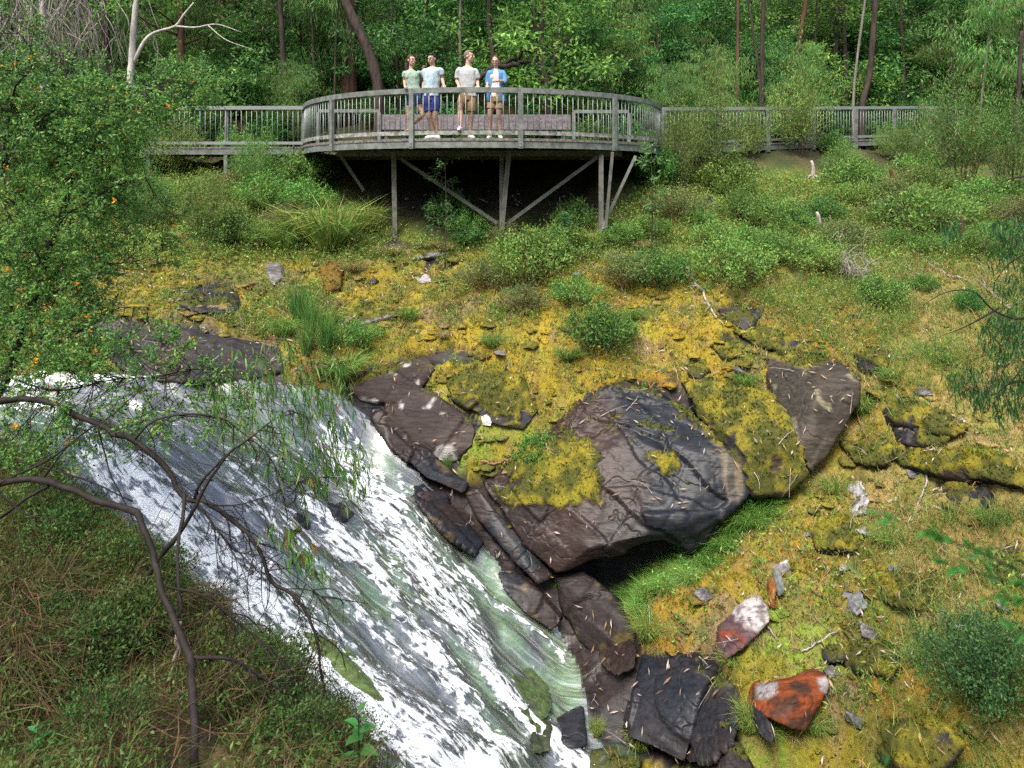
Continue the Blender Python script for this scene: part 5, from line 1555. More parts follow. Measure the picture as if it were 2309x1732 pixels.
for k, px, py, sz, lab, asp in [
 (tus_g, 745, 555, 165, "tall arching green and yellow tussock in front of the platform's left end", 1.0), (tus_g, 690, 545, 130, "green tussock left of the tall arching tussock", 1.1), (tus_g, 830, 520, 110, "dark green tussock in the shade by the platform's left post", .9),
 (tus_g, 640, 560, 95, "yellow-green tussock near the upright grey stone", 1.1), (tus_d, 880, 575, 75, "straw-coloured hanging tussock below the platform's left post", 1.2), (tus_d, 795, 610, 70, "straw tussock over the rusty mossy block", 1.1), (tus_d, 960, 560, 60, "small dry tussock on the grey ledge", 1.2),
 (tus_d, 1010, 565, 58, "dry tussock at the platform's shaded front, left of the centre post", 1.2), (tus_d, 1015, 690, 50, "lone grey-straw tuft in the moss left of the middle shrubs", 1.0), (tus_g, 1330, 560, 70, "green tussock by the platform's right posts", 1.2), (tus_d, 1440, 560, 70, "pale tussock right of the platform's right posts", 1.2),
 (tus_d, 340, 600, 55, "dry tuft in the moss above the rock shelf", 1.2), (tus_d, 500, 470, 70, "brown tussock under the left boardwalk", 1.4), (tus_g, 1680, 870, 60, "tuft of thin grass in the moss of the whaleback's top edge", 1.), (tus_d, 1640, 900, 60, "dry grass tuft on the whaleback's mossy crown", 1.1),
 (tus_g, 1940, 930, 75, "green grass at the right foot of the dome rock", .9), (tus_g, 2010, 860, 60, "fresh grass below the moss-capped rock", .9), (tus_g, 1460, 1440, 90, "grass tuft at the top corner of the squared block", .8), (tus_d, 1480, 1470, 50, "dry tuft hanging over the squared block's top", 1.0),
 (tus_g, 1690, 1650, 110, "grass tuft left of the rust-red stone", .6), (tus_g, 1440, 1690, 95, "thin grass hanging at the squared block's foot", .6), (tus_g, 1345, 1660, 70, "green tuft on the dripping rock by the narrow fall", .5), (tus_g, 770, 850, 95, "yellow-green grass drooping over the falls' upper right edge", 1.1), (tus_g, 740, 730, 70, "thin grass right of the tall reeds", 1.2), (tus_g, 640, 760, 80, "grass at the left foot of the tall reeds", 1.), (tus_d, 715, 830, 60, "straw grass at the reed bed's foot", 1.2),
 (tus_g, 1735, 1655, 60, "grass tuft before the black pointed slab", 1.1), (tus_g, 1835, 1650, 70, "grass tuft at the right foot of the rust-red stone", 1.0), (tus_d, 1790, 1660, 55, "straw tuft at the foot of the rust-red stone", 1.2), (tus_d, 1880, 1560, 50, "straw tuft right beside the rust-red stone", 1.2),
 (tus_g, 1650, 1495, 50, "grass tuft under the white and purple rock", 1.2), (tus_d, 1705, 1450, 50, "straw tuft at the right foot of the white and purple rock", 1.2), (tus_d, 1600, 1440, 45, "straw tuft at the left end of the white and purple rock", 1.2), (tus_g, 1610, 1545, 60, "grass tuft between squared block and dark slate boulder", 1.0),
 (tus_d, 2060, 1665, 60, "straw tuft on the mossy rock at the bottom edge", 1.3), (tus_g, 2150, 1735, 70, "grass tuft before the mossy rock at the bottom edge", 1.2), (tus_d, 1930, 1400, 50, "straw tuft by the pale shattered rock", 1.3), (tus_g, 2010, 1230, 60, "grass tuft left of the blurred leaves", 1.2), (tus_d, 2120, 1400, 60, "straw tuft above the big dark bush", 1.3), (tus_g, 1880, 1110, 60, "grass tuft left of the pale lilac splinter", 1.2), (tus_d, 1990, 1160, 55, "straw tuft below the purple-grey rock's stick", 1.3), (tus_g, 2230, 1180, 60, "grass tuft under the grey slanting slab", 1.2),
 (tus_g, 1110, 780, 55, "thin green grass in the golden moss above the slab block", 1.1), (tus_g, 1280, 810, 55, "thin green grass left of the bluish-green shrub's foot", 1.1), (tus_g, 1430, 720, 50, "thin green grass right of the bluish-green shrub", 1.1), (tus_d, 1000, 760, 45, "straw tuft on the moss edge above the slab block", 1.2), (tus_g, 920, 720, 50, "green tuft in the moss beside the bright low bush", 1.2),
 (tus_d, 2200, 880, 70, "dry tuft on the right slope under the drooping leaves", 1.2),
]:
    putg(k, px, py, sz, lab, asp=asp)
for px, py, sz, lab in [(675, 735, 125, "tall dark green reeds at the left of the reed bed beside the falls"), (705, 760, 110, "shorter reeds in front of the tall reeds"), (735, 790, 100, "reeds leaning over the wet rock at the falls' edge"), (690, 800, 90, "lowest reed clump, nearest the water"), (1008, 1065, 55, "two thin grass stalks in a crack of the slab block")]:
    putg(reed, px, py, sz, lab, base=.95, asp=.75)
# bright grass fringe below the boulder's overhang
rs = np.random.default_rng(8)
LIME = [(.10, .29, .05), (.16, .34, .06), (.08, .22, .04), (.26, .32, .08)]
tus_l = [Kind("grass_tussock", "grass tussock", [("blades", tussock(330 + i, .55, .75, 520, LIME, bend=(.3, 1.2), w=.011, upright=.6), M["grass"], False)]) for i in range(2)]
for k in range(60):
    s = k / 59
    px = 1415 + s * 330 + rs.normal(0, 14); py = 1372 - s * 262 + rs.normal(0, 14) + 14
    putg(tus_l, px, py, rs.uniform(38, 60), "vivid green grass tuft in the fringe under the boulder's overhang", "grass fringe under the overhang", asp=1.5)

# ---------------------------------------------------------------- ground cover: moss fuzz, grasses, leaf litter (uncountable)
from mathutils.bvhtree import BVHTree
bv_v, bv_f, n0 = [], [], 0
bv_c, bv_m = [], []
for o in list(COL.objects):
    if o.type == 'MESH' and (o.name == "ground" or o.get("category") == "rock"):
        me = o.data
        co = np.empty(len(me.vertices) * 3, np.float32); me.vertices.foreach_get("co", co)
        co = co.reshape(-1, 3)
        if o.name == "ground":
            fq = GF[near[GF].all(1)]
        else:
            lv = np.empty(len(me.loops), np.int32); me.loops.foreach_get("vertex_index", lv)
            ls = np.empty(len(me.polygons), np.int32); me.polygons.foreach_get("loop_start", ls)
            lt = np.empty(len(me.polygons), np.int32); me.polygons.foreach_get("loop_total", lt)
            q = ls[lt == 4]; fq = lv[q[:, None] + np.arange(4)]
        cc = np.empty(len(me.vertices) * 4, np.float32); me.color_attributes["Col"].data.foreach_get("color", cc); cc = cc.reshape(-1, 4)[:, :3]
        mi = np.empty(len(me.polygons), np.int32); me.polygons.foreach_get("material_index", mi)
        bv_c.append(cc[fq].mean(1)); bv_m.append(np.zeros(len(fq), bool) if o.name == "ground" else mi[lt == 4] == 1)
        bv_v.append(co); bv_f.append(fq + n0); n0 += len(co)
BV = BVHTree.FromPolygons(np.concatenate(bv_v).tolist(), np.concatenate(bv_f).tolist())
face_col = np.concatenate(bv_c); face_moss = np.concatenate(bv_m)
is_rock_face = np.concatenate([np.full(len(f), i > 0) for i, f in enumerate(bv_f)])
def drop(xy, more=False):
    out = np.zeros((len(xy), 3)); nr = np.zeros((len(xy), 3)); onrock = np.zeros(len(xy), bool); ok = np.zeros(len(xy), bool); fi = np.zeros(len(xy), int)
    dn = Vector((0, 0, -1))
    for i, (x, y) in enumerate(xy):
        h = BV.ray_cast(Vector((x, y, 4.0)), dn)
        if h[0] is not None:
            out[i] = h[0]; nr[i] = h[1]; onrock[i] = is_rock_face[h[2]]; ok[i] = True; fi[i] = h[2]
    nr[nr[:, 2] < 0] *= -1
    if more: return out[ok], nr[ok], onrock[ok], fi[ok]
    return out[ok], nr[ok], onrock[ok]
def sample_xy(n, y0, y1, seed, x_lim=(-11.5, 11.5)):
    r = np.random.default_rng(seed)
    y = r.uniform(y0, y1, int(n * 2.2)); x = r.uniform(x_lim[0], x_lim[1], len(y))
    px = CX + x / y * FPX
    k = (px > -60) & (px < 2370)
    return np.c_[x, y][k][:n]
rs = np.random.default_rng(21)
pts, nr, onr, fidx = drop(sample_xy(95000, 6.0, 18.6, 1), True)
mossy = face_moss[fidx] & onr
rk, wt, ppx, ppy = ground_masks(pts)
n1 = fbm(pts * .9, 4, 31); n2 = fbm(pts * 3.1, 4, 32)
nearbank = (pts[:, 1] < 8.4 - .341 * (np.maximum(pts[:, 0], -7) + 5.6) - .2) & (pts[:, 0] < 1.0)
ok = (((rk < 3) & ~onr) | mossy) & ~nearbank
under = ((pts[:, 0] + .756) / 4.4) ** 2 + ((pts[:, 1] - 19) / 3.6) ** 2 < 1
ok &= ~under
mp, mn = pts[ok], nr[ok]
r_, w_, a_, b_ = rk[ok], wt[ok], ppx[ok], ppy[ok]
mcol, _ = ground_colour(mp, np.full(len(mp), -60.), np.full(len(mp), -60.), a_, b_)
om = mossy[ok]; mcol[om] = face_col[fidx][ok][om]
# moss fuzz: short tufts of single-triangle shoots
g = Geo()
m = rs.uniform(0, 1, len(mp)) < .62
rep = 3
B0 = np.repeat(mp[m], rep, 0) + rs.normal(0, .02, (m.sum() * rep, 3)) * np.array([1, 1, .3])
D0 = unit(np.repeat(mn[m], rep, 0) * .8 + rs.normal(0, .45, (len(B0), 3)) + np.array([0, 0, .4]))
L0 = rs.uniform(.025, .06, len(B0))[:, None]; S0 = unit(np.cross(D0, rs.normal(size=D0.shape))) * rs.uniform(.008, .02, (len(B0), 1))
V = np.stack([B0 - S0, B0 + S0, B0 + D0 * L0], 1).reshape(-1, 3)
mc = np.repeat(mcol[m], rep, 0) * rs.uniform(.75, 1.35, (len(B0), 1))
g.add(V, np.arange(len(V)).reshape(-1, 3), np.repeat(mc, 3, 0))
tag(build("moss", g, M["grass"]), "fuzzy yellow and olive moss shoots over the bank", "moss", kind="stuff")
# moss cushions and small lumps, thickest along the edges of bare rock
ico = bmesh.new(); bmesh.ops.create_icosphere(ico, subdivisions=2, radius=1)
IV = np.array([v.co[:] for v in ico.verts]); IF = np.array([[v.index for v in f.verts] for f in ico.faces]); ico.free()
kf = (IV[IF].mean(1)[:, 2] > -.35); IF = IF[kf]
cpn, cnn, crk = drop(sample_xy(26000, 6.5, 16.5, 9))
ck, cw, cx_, cy_ = ground_masks(cpn)
edge_p = np.exp(-np.maximum(-ck, 0) / 26.) * .32 + .03 + .10 * sstep(.1, .35, fbm(cpn * 1.1, 3, 83))
sel = (rs.uniform(0, 1, len(cpn)) < edge_p) & (cw < -12) & ((ck < 4) & ~crk | (rs.uniform(0, 1, len(cpn)) < .012)) & (cy_ > 560) & ~((cpn[:, 1] < 8.4 - .341 * (np.maximum(cpn[:, 0], -7) + 5.6)) & (cpn[:, 0] < 1))
cpn, cnn = cpn[sel], cnn[sel]; n = len(cpn)
ccol, _ = ground_colour(cpn, np.full(n, -60.), np.full(n, -60.), cx_[sel], cy_[sel])
onr_ = (ck[sel] > 0) | crk[sel]
rad = np.where(onr_, .018 + .03 * rs.uniform(0, 1, n), .03 + .10 * rs.uniform(0, 1, n) ** 2.2)
sc3 = np.c_[rad * rs.uniform(.8, 1.5, n), rad * rs.uniform(.8, 1.5, n), rad * rs.uniform(.28, .5, n)]
Vc = cpn[:, None, :] + IV[None] * sc3[:, None, :] * (1 + .22 * rs.normal(size=(n, len(IV), 1))) - np.array([0, 0, .012])
mixo = sstep(.2, .9, rs.uniform(0, 1, n))
ccol = mix3(ccol, (.075, .078, .016), np.maximum(mixo * .75, onr_ * .95))
g = Geo(); g.add(Vc.reshape(-1, 3), (np.arange(n)[:, None, None] * len(IV) + IF[None]).reshape(-1, 3), np.repeat(ccol, len(IV), 0))
tag(build("moss_cushions", g, M["ground"], None, True), "olive and golden moss cushions hugging the rock edges", "moss", kind="stuff")
# fuzz on the cushions too
q = np.repeat(cpn, 18, 0); u3 = unit(rs.normal(size=q.shape) + np.array([0, -.3, .8])); q = q + u3 * np.repeat(sc3, 18, 0) * .95
S0 = unit(np.cross(u3, rs.normal(size=q.shape))) * rs.uniform(.006, .014, (len(q), 1)); D0 = unit(u3 + rs.normal(0, .4, q.shape))
fz = np.stack([q - S0, q + S0, q + D0 * rs.uniform(.018, .04, (len(q), 1))], 1).reshape(-1, 3)
fzc = np.repeat(np.repeat(ccol, 18, 0) * rs.uniform(.8, 1.5, (len(q), 1)), 3, 0)
g = Geo(); g.add(fz, np.arange(len(fz)).reshape(-1, 3), fzc)
tag(build("moss", g, M["grass"]), "fuzzy moss shoots on the cushions", "moss", kind="stuff")
# thin grass: green and straw
right = sstep(1650, 1950, a_ + 100 * n1[ok] - (b_ - 900) * .25)
mid = sstep(.0, .25, n2[ok] + .2) * sstep(600, 680, b_)
prob = np.where(om, .16, .28 + .62 * right + .75 * mid * (b_ < 900) + .5 * (b_ < 590))
m = rs.uniform(0, 1, len(mp)) < prob
B0 = mp[m]; n = len(B0)
straw = rs.uniform(0, 1, n) < np.where(b_[m] < 600, .2, .50 - .32 * (n1[ok][m] > .02))
gc = np.where(straw[:, None], tints(rs, n, DRY + [(.42, .24, .08), (.46, .30, .12)]), tints(rs, n, GR))
g = Geo()
for k in range(3):
    blades(g, B0 + rs.normal(0, .03, (n, 3)) * np.array([1, 1, 0]), np.array([0, 0, 1.0]) + rs.normal(0, .35, (n, 3)), rs.uniform(.08, .24, n) * (1 + .9 * right[m] * (n1[ok][m] > -.1) + .5 * mid[m] * (b_[m] < 850)), rs.uniform(.004, .009, n), rs, gc, rs.uniform(.3, 1.3, n))
tag(build("grass", g, M["grass"]), "thin green and straw grass growing over the mossy bank", "grass", kind="stuff")
# near bank: rank brown and green grass, long blades
xy = sample_xy(16000, 2.6, 8.3, 2, (-9, 1.5))
pts2, nr2, _ = drop(xy)
k2 = (pts2[:, 1] < 8.25 - .341 * (np.maximum(pts2[:, 0], -7) + 5.6))
pts2 = pts2[k2]; bx, by = proj(pts2); pts2 = pts2[~((np.abs(bx - 440) < 70) & (by > 1640) & (by < 1900))]; n = len(pts2)
nn = fbm(pts2 * .8, 3, 71)
brown = rs.uniform(0, 1, n) < np.where(nn > 0, .75, .45)
gc = np.where(brown[:, None], tints(rs, n, [(.12, .085, .036), (.075, .055, .025), (.05, .036, .018), (.17, .125, .055)]), tints(rs, n, [(.055, .11, .025), (.08, .15, .03), (.11, .17, .04)]))
g = Geo()
for k in range(2):
    blades(g, pts2 + rs.normal(0, .04, (n, 3)) * np.array([1, 1, 0]), np.array([.1, 0, 1.0]) + rs.normal(0, .5, (n, 3)), rs.uniform(.12, .42, n), rs.uniform(.004, .008, n), rs, gc, rs.uniform(.5, 1.8, n))
tag(build("rank_grass", g, M["grass"]), "rank brown and green grass matted over the near bank", "grass", kind="stuff")
# small leafy herbs on the near bank and in the low growth below the boardwalk
g = Geo()
sel = rs.uniform(0, 1, n) < .22 * (nn < .12) * (pts2[:, 0] > -4.5) + .05
q = np.repeat(pts2[sel], 9, 0) + rs.normal(0, .05, (sel.sum() * 9, 3)) + np.array([0, 0, .08])
add_leaves(g, q, rs.normal(0, .7, q.shape) + np.array([0, 0, .6]), rs.uniform(.025, .055, len(q)), rs.uniform(.012, .024, len(q)), rs, [(.06, .16, .035), (.085, .19, .04), (.13, .19, .04), (.05, .12, .03)])
lowm = ((b_ < 600) & (rs.uniform(0, 1, len(mp)) < .32)) | ((b_ >= 600) & ~om & (n2[ok] + .6 * n1[ok] > .16) & (rs.uniform(0, 1, len(mp)) < .22))
q = np.repeat(mp[lowm], 7, 0); q = q + rs.normal(0, .07, q.shape) + np.array([0, 0, .10]) * rs.uniform(.3, 2.2, (len(q), 1))
add_leaves(g, q, rs.normal(0, .7, q.shape) + np.array([0, 0, .6]), rs.uniform(.04, .085, len(q)), rs.uniform(.018, .032, len(q)), rs, HEATH + [(.15, .30, .05), (.24, .36, .07), (.22, .14, .045)])
tag(build("herbs", g, M["leaf"]), "low leafy herbs filling the ground between shrubs", "ground cover", kind="stuff")
# leaf litter, pinkish tan, also on the rocks
xy = sample_xy(22000, 6.5, 17.0, 4)
lp, ln_, lor = drop(xy)
rk3, wt3, lx, ly = ground_masks(lp)
dens = np.clip(.32 + .9 * fbm(lp * 1.3, 3, 81), .04, .9)
dens = np.where((rk3 > 0) | lor, .20, dens) * np.where(ly < 600, .5, 1)
m = (rs.uniform(0, 1, len(lp)) < dens) & (wt3 < -6)
lp, ln_ = lp[m], ln_[m]; n = len(lp)
d = unit(np.cross(ln_, rs.normal(size=(n, 3)))) + ln_ * rs.uniform(-.1, .35, (n, 1))
g = Geo()
V, F = leaves(lp + ln_ * rs.uniform(.03, .06, (n, 1)), d, rs.uniform(.06, .15, n), rs.uniform(.016, .032, n), rs, 0, .3)
g.add(V, F, np.repeat(tints(rs, n, [(.40, .30, .25), (.30, .21, .16), (.46, .37, .31), (.20, .12, .08), (.36, .22, .11), (.14, .09, .06)]), 4, 0))
tag(build("leaf_litter", g, M["litter"]), "pale pinkish dead leaves strewn over moss and rock", "leaf litter", kind="stuff")
# twigs among the litter
g = Geo(); xy = sample_xy(420, 7.0, 16.5, 5); tp, tn, _ = drop(xy)
rk4, wt4, _, _ = ground_masks(tp)
for p, nv in zip(tp[wt4 < -8], tn[wt4 < -8]):
    d = unit(np.cross(nv, rs.normal(size=3))); L = rs.uniform(.12, .5)
    b = p + nv * .03
    add_tube(g, smooth_path([b, b + d * L * .5 + rs.normal(0, .03, 3) + nv * .02, b + d * L + nv * rs.uniform(0, .08)], 4), np.linspace(.006, .002, 4), 3)
tag(build("twig_litter", g, M["bark_grey"]), "small grey twigs scattered through the leaf litter", "twigs", kind="stuff")

# ---------------------------------------------------------------- fallen branches one by one
def gl(l, up=.05):
    return [gp(x, y) + np.array([0, -.03, up]) for x, y in l]
for lab, l, r0, r1, m, tw in [
 ("pale broken log propped in the moss above the whaleback boulder", [(1538, 590), (1560, 630), (1577, 660), (1612, 722)], .035, .02, "bark_grey", 2),
 ("long grey fallen branch running down the upper right slope", [(1988, 512), (2041, 553), (2090, 599), (2140, 627), (2205, 640)], .035, .014, "bark_grey", 6),
 ("grey forked branch arching out from the right edge", [(2330, 745), (2263, 690), (2222, 655), (2216, 625)], .028, .014, "bark_grey", 7),
 ("pale bent stick lying upright against the purple-grey rock", [(2097, 962), (2086, 1005), (2091, 1060), (2078, 1117), (2052, 1176)], .022, .010, "bark_grey", 3),
 ("brown stick leaning over the dome rock's right edge", [(1900, 860), (1922, 915), (1947, 985), (1967, 1020)], .018, .008, "bark_red", 1),
 ("dark fallen branch in the low shrubs on the right", [(1745, 462), (1803, 486), (1860, 498)], .025, .012, "bark_grey", 2),
 ("thin grey branch just below the dark fallen branch", [(1783, 500), (1851, 514)], .014, .008, "bark_grey", 1),
 ("grey slanting log by a rusty stump, upper right", [(1946, 410), (1980, 430), (2014, 447)], .035, .02, "bark_grey", 1),
 ("bare branch lying below the long grey branch", [(2012, 590), (2050, 612), (2085, 640)], .018, .008, "bark_grey", 3),
 ("bleached forked twig on the moss left of the lower right bush", [(1806, 1472), (1848, 1452), (1892, 1422)], .014, .007, "bark_grey", 2),
 ("short reddish stick on the middle of the right slope", [(1834, 1337), (1855, 1310), (1873, 1280)], .012, .007, "bark_red", 0),
 ("reddish stick slanting down right from the short reddish stick", [(1829, 1337), (1870, 1360), (1912, 1386)], .012, .006, "bark_red", 1),
 ("small dark twig on the moss edge above the slab block", [(1064, 792), (1092, 770), (1117, 745)], .016, .006, "bark_red", 1),
 ("bent red-brown stick lying on the boulder's moss patch", [(1085, 1043), (1110, 1052), (1134, 1046), (1165, 1032)], .018, .009, "bark_red", 2),
 ("thin stick lying across the top of the whaleback boulder", [(1335, 890), (1350, 912), (1366, 935)], .011, .006, "bark_red", 1),
 ("pale stick on the litter at the whaleback's moss patch", [(1180, 1120), (1192, 1090), (1196, 1060)], .014, .008, "bark_grey", 1),
 ("white twig by the white and purple rock", [(1728, 1415), (1738, 1430), (1748, 1446)], .010, .006, "bark_grey", 0),
 ("brown stick on the moss left of the white and purple rock", [(1530, 1440), (1545, 1475), (1560, 1505)], .010, .006, "bark_red", 1),
]:
    stick("fallen_branch", lab, gl(l), r0, r1, M[m], tw)
for lab, px, py, h, c in [("weathered grey stump in the low growth right of the platform", 1832, 400, 38, "bark_grey"), ("rusty broken stump near the upper right slope", 2010, 420, 40, "bark_brown"), ("orange-brown dead trunk stub with roots at the upper right", 2168, 560, 75, "bark_brown"), ("dark decayed stump under the right end of the platform", 1600, 480, 40, "bark_dark"), ("pale thin stump in the shrubs behind the grey dead brush", 1845, 520, 42, "bark_grey")]:
    b = gp(px, py); r = .05; hh = h * b[1] / FPX
    g = Geo(); q = smooth_path([[0, 0, -.1], [.02, 0, hh * .5], [-.03, 0, hh]], 8)
    add_tube(g, q, np.array([2.2, 1.5, 1.2, 1.05, 1, .95, .9, .55]) * r, 9)
    for k in range(5):
        a = k * 1.25; add_tube(g, smooth_path([[0, 0, .08], [math.cos(a) * .12, math.sin(a) * .12, .03], [math.cos(a) * .3, math.sin(a) * .3, -.06]], 5), np.linspace(.03, .008, 5), 5)
    o = build("tree_stump", g, M[c], None, True); o.location = b; tag(o, lab, "stump")
# grey dead brush on the slope
b = gp(1945, 640); g = Geo()
mains = []
for k in range(9):
    a = rng.uniform(-.9, .9)
    e = np.array([-.35 + math.sin(a) * .55, rng.uniform(-.25, .1), rng.uniform(.35, 1.05)])
    q = smooth_path([[rng.normal(.1, .15), 0, -.05], e * .5 + rng.normal(0, .07, 3), e], 10); mains.append(q)
    add_tube(g, q, np.linspace(.014, .004, 10), 4)
for k in range(120):
    q = mains[rng.integers(9)]; c = q[rng.integers(3, 10)]
    d = unit(rng.normal(size=3) + np.array([.3, -.1, -.25])); L = rng.uniform(.12, .42)
    add_tube(g, smooth_path([c, c + d * L * .5 + rng.normal(0, .03, 3), c + d * L + np.array([0, 0, -.06])], 5), np.linspace(.005, .0015, 5), 3)
th = thing("dead_brush", "fan of bare grey twigs on the slope right of the shrubs", "dead brush", b)
o = build("twigs", g, M["bark_grey"], th); o["kind"] = "stuff"
# ---------------------------------------------------------------- the near tree at the left: twisted dark limbs hanging over the falls
def pl(l, d):
    """pixel polyline with one distance or one per point"""
    dd = np.broadcast_to(np.asarray(d, float), (len(l),)) if np.ndim(d) == 0 else np.asarray(d, float)
    return [P(x, y, q) for (x, y), q in zip(l, dd)]
NT0 = P(444, 1760, 4.35)
nt = thing("overhanging_tree", "gnarled dark tree with bare arching limbs over the falls, lower left", "tree", NT0)
limbs = []
def limb(name, l, d, r0, r1, n=30, mat="bark_moss"):
    g = Geo(); q = smooth_path(pl(l, d), n)
    rg = np.random.default_rng(len(limbs) + 50)
    q = q + np.c_[fbm(q * 6, 2, 90), fbm(q * 6 + 5, 2, 91), fbm(q * 6 + 9, 2, 92)] * r0 * .9
    rr = np.linspace(r0, r1, n) * (1 + .16 * fbm(np.c_[np.arange(n) * .6, np.zeros(n), np.full(n, len(limbs))], 2, 93))
    add_tube(g, q - NT0, rr * .82, 8)
    build(name, g, M[mat], nt, True)
    limbs.append((q, rr))
    return q
limb("trunk", [(444, 1800), (438, 1650), (430, 1543), (427, 1482), (395, 1400), (366, 1330), (345, 1255), (329, 1186), (304, 1153), (247, 1138), (164, 1103), (103, 1083), (30, 1085), (-60, 1100)], [td(444, 1731) - .08, td(438, 1650) - .22, td(430, 1543) - .42, td(427, 1482) - .5, 4.75, 4.9, 5.05, 5.15, 5.25, 5.35, 5.5, 5.6, 5.7, 5.8], .029, .030, 44)
A = limb("limb", [(-60, 915), (0, 905), (71, 901), (153, 923), (220, 958), (302, 997), (373, 1054), (409, 1104), (437, 1125), (452, 1128), (497, 1149), (547, 1190), (588, 1247), (612, 1309), (658, 1346), (699, 1399), (719, 1461), (732, 1556), (752, 1597), (800, 1646)], np.linspace(6.2, 5.2, 20), .036, .007, 60)
limb("branch", [(415, 1112), (411, 1173), (399, 1235), (405, 1305), (409, 1371), (396, 1400)], np.linspace(5.4, 4.8, 6), .017, .012, 16)
limb("branch", [(530, 1008), (489, 1058), (456, 1112), (436, 1149), (403, 1206), (362, 1256), (337, 1293), (300, 1334)], np.linspace(5.5, 5.3, 8), .012, .026, 22)
B_ = limb("branch", [(437, 1125), (452, 1093), (480, 1058), (519, 1019), (569, 983), (610, 950), (650, 925)], 5.5, .014, .004, 20)
C_ = limb("branch", [(306, 990), (345, 951), (420, 933), (498, 942), (540, 969), (583, 1004), (619, 1047), (640, 1095)], 5.8, .011, .004, 22)
D_ = limb("branch", [(430, 1482), (514, 1486), (576, 1514), (637, 1560), (691, 1597), (740, 1638), (800, 1700)], np.linspace(td(430, 1482) - .5, 4.9, 7), .016, .006, 22)
E_ = limb("branch", [(372, 1321), (432, 1334), (493, 1366), (547, 1412), (608, 1461), (658, 1510), (707, 1584)], np.linspace(4.95, 5.0, 7), .012, .004, 22)
F_ = limb("branch", [(450, 1140), (493, 1198), (534, 1243), (596, 1256), (658, 1292), (723, 1346)], 5.4, .010, .003, 20)
limb("branch", [(0, 1090), (110, 1035), (200, 970), (240, 945), (330, 868)], 5.7, .011, .004, 18)
limb("branch", [(-40, 1180), (0, 1165), (60, 1125), (110, 1095)], 5.6, .018, .014, 10)
limb("branch", [(-20, 1090), (30, 1140), (75, 1165), (130, 1170), (175, 1200)], 5.3, .010, .004, 14)
limb("branch", [(220, 960), (235, 1020), (250, 1070), (280, 1130), (310, 1200)], 5.6, .009, .004, 14)
limb("branch", [(100, 1075), (150, 1010), (190, 990), (270, 968), (340, 945)], 5.7, .010, .003, 14)
limb("branch", [(300, 1130), (200, 1085), (120, 1060), (40, 1040)], 5.8, .007, .010, 14)
H_ = limb("branch", [(430, 1130), (520, 1140), (600, 1120), (680, 1085), (740, 1075)], 5.6, .008, .003, 16)
g = Geo(); rs = np.random.default_rng(31)
tips = []
for q, n, ln in ((A[28:], 40, .6), (D_, 26, .5), (E_, 24, .55), (F_, 24, .5), (B_, 22, .35), (C_, 20, .4), (H_, 16, .4), (A[8:28], 16, .4)):
    for k in range(n):
        b = q[rs.integers(2, len(q))]
        d = unit(np.array([rs.normal(.25, .4), rs.normal(0, .3), -rs.uniform(.3, 1.2)]))
        L = ln * rs.uniform(.4, 1.2)
        p1 = b + d * L * .5 + rs.normal(0, .05, 3) + np.array([.06, 0, .04]); p2 = b + d * L + rs.normal(0, .05, 3)
        pts = smooth_path([b, p1, p2], 8)
        add_tube(g, pts - NT0, np.linspace(.0048, .0016, 8), 4)
        tips.append(pts)
        for j in range(2):
            c = pts[rs.integers(3, 7)]; e = c + unit(rs.normal(size=3) + np.array([.3, 0, -.7])) * L * .4
            add_tube(g, smooth_path([c, (c + e) / 2 + rs.normal(0, .02, 3), e], 5) - NT0, np.linspace(.0026, .001, 5), 3)
tw = build("twigs", g, M["bark_moss"], nt, True); tw["kind"] = "stuff"
# drooping narrow leaves in the right part of the tree
LONG = [(.05, .19, .045), (.08, .24, .05), (.13, .27, .06), (.20, .26, .075)]
def poly_pts(poly, n, rs):
    poly = np.asarray(poly, float); lo = poly.min(0); hi = poly.max(0); out = []
    while len(out) < n:
        q = lo + rs.uniform(0, 1, (n * 2, 2)) * (hi - lo)
        out += q[poly_sd(q[:, 0], q[:, 1], poly) > 0].tolist()
    return np.array(out[:n])
g = Geo(); gt = Geo()
reg = poly_pts([(560, 830), (660, 790), (750, 815), (800, 900), (815, 1000), (845, 1110), (800, 1150), (740, 1130), (690, 1180), (640, 1100), (540, 1020), (470, 960), (480, 890)], 190, rs)
for x, y in reg:
    d0 = rs.uniform(5.4, 6.2); t = P(x, y, d0)
    up = t + np.array([rs.normal(-.12, .08), rs.normal(0, .05), rs.uniform(.10, .28)])
    pts = smooth_path([up, (up + t) / 2 + np.array([.03, 0, .05]), t], 6)
    add_tube(gt, pts - NT0, np.linspace(.0028, .0012, 6), 3)
    m = rs.integers(5, 11)
    b = pts[rs.integers(1, 6, m)] - NT0
    add_leaves(g, b, np.c_[rs.normal(.12, .28, m), rs.normal(0, .28, m), -np.ones(m)], rs.uniform(.07, .14, m), rs.uniform(.010, .016, m), rs, LONG + [(.30, .10, .03)], [.32, .32, .2, .14, .02], .1)
for x, y in poly_pts([(560, 1150), (650, 1190), (730, 1240), (735, 1300), (700, 1290), (640, 1240), (570, 1200)], 26, rs):
    t = P(x, y, 5.6); m = 8
    add_leaves(g, t - NT0 + rs.normal(0, .03, (m, 3)), np.c_[rs.normal(.12, .28, m), rs.normal(0, .28, m), -np.ones(m)], rs.uniform(.07, .14, m), rs.uniform(.010, .016, m), rs, LONG + [(.35, .10, .03)], [.3, .3, .18, .14, .08], .1)
build("drooping_leaves", g, M["leaf"], nt); o = build("leaf_twigs", gt, M["bark_moss"], nt, True); o["kind"] = "stuff"

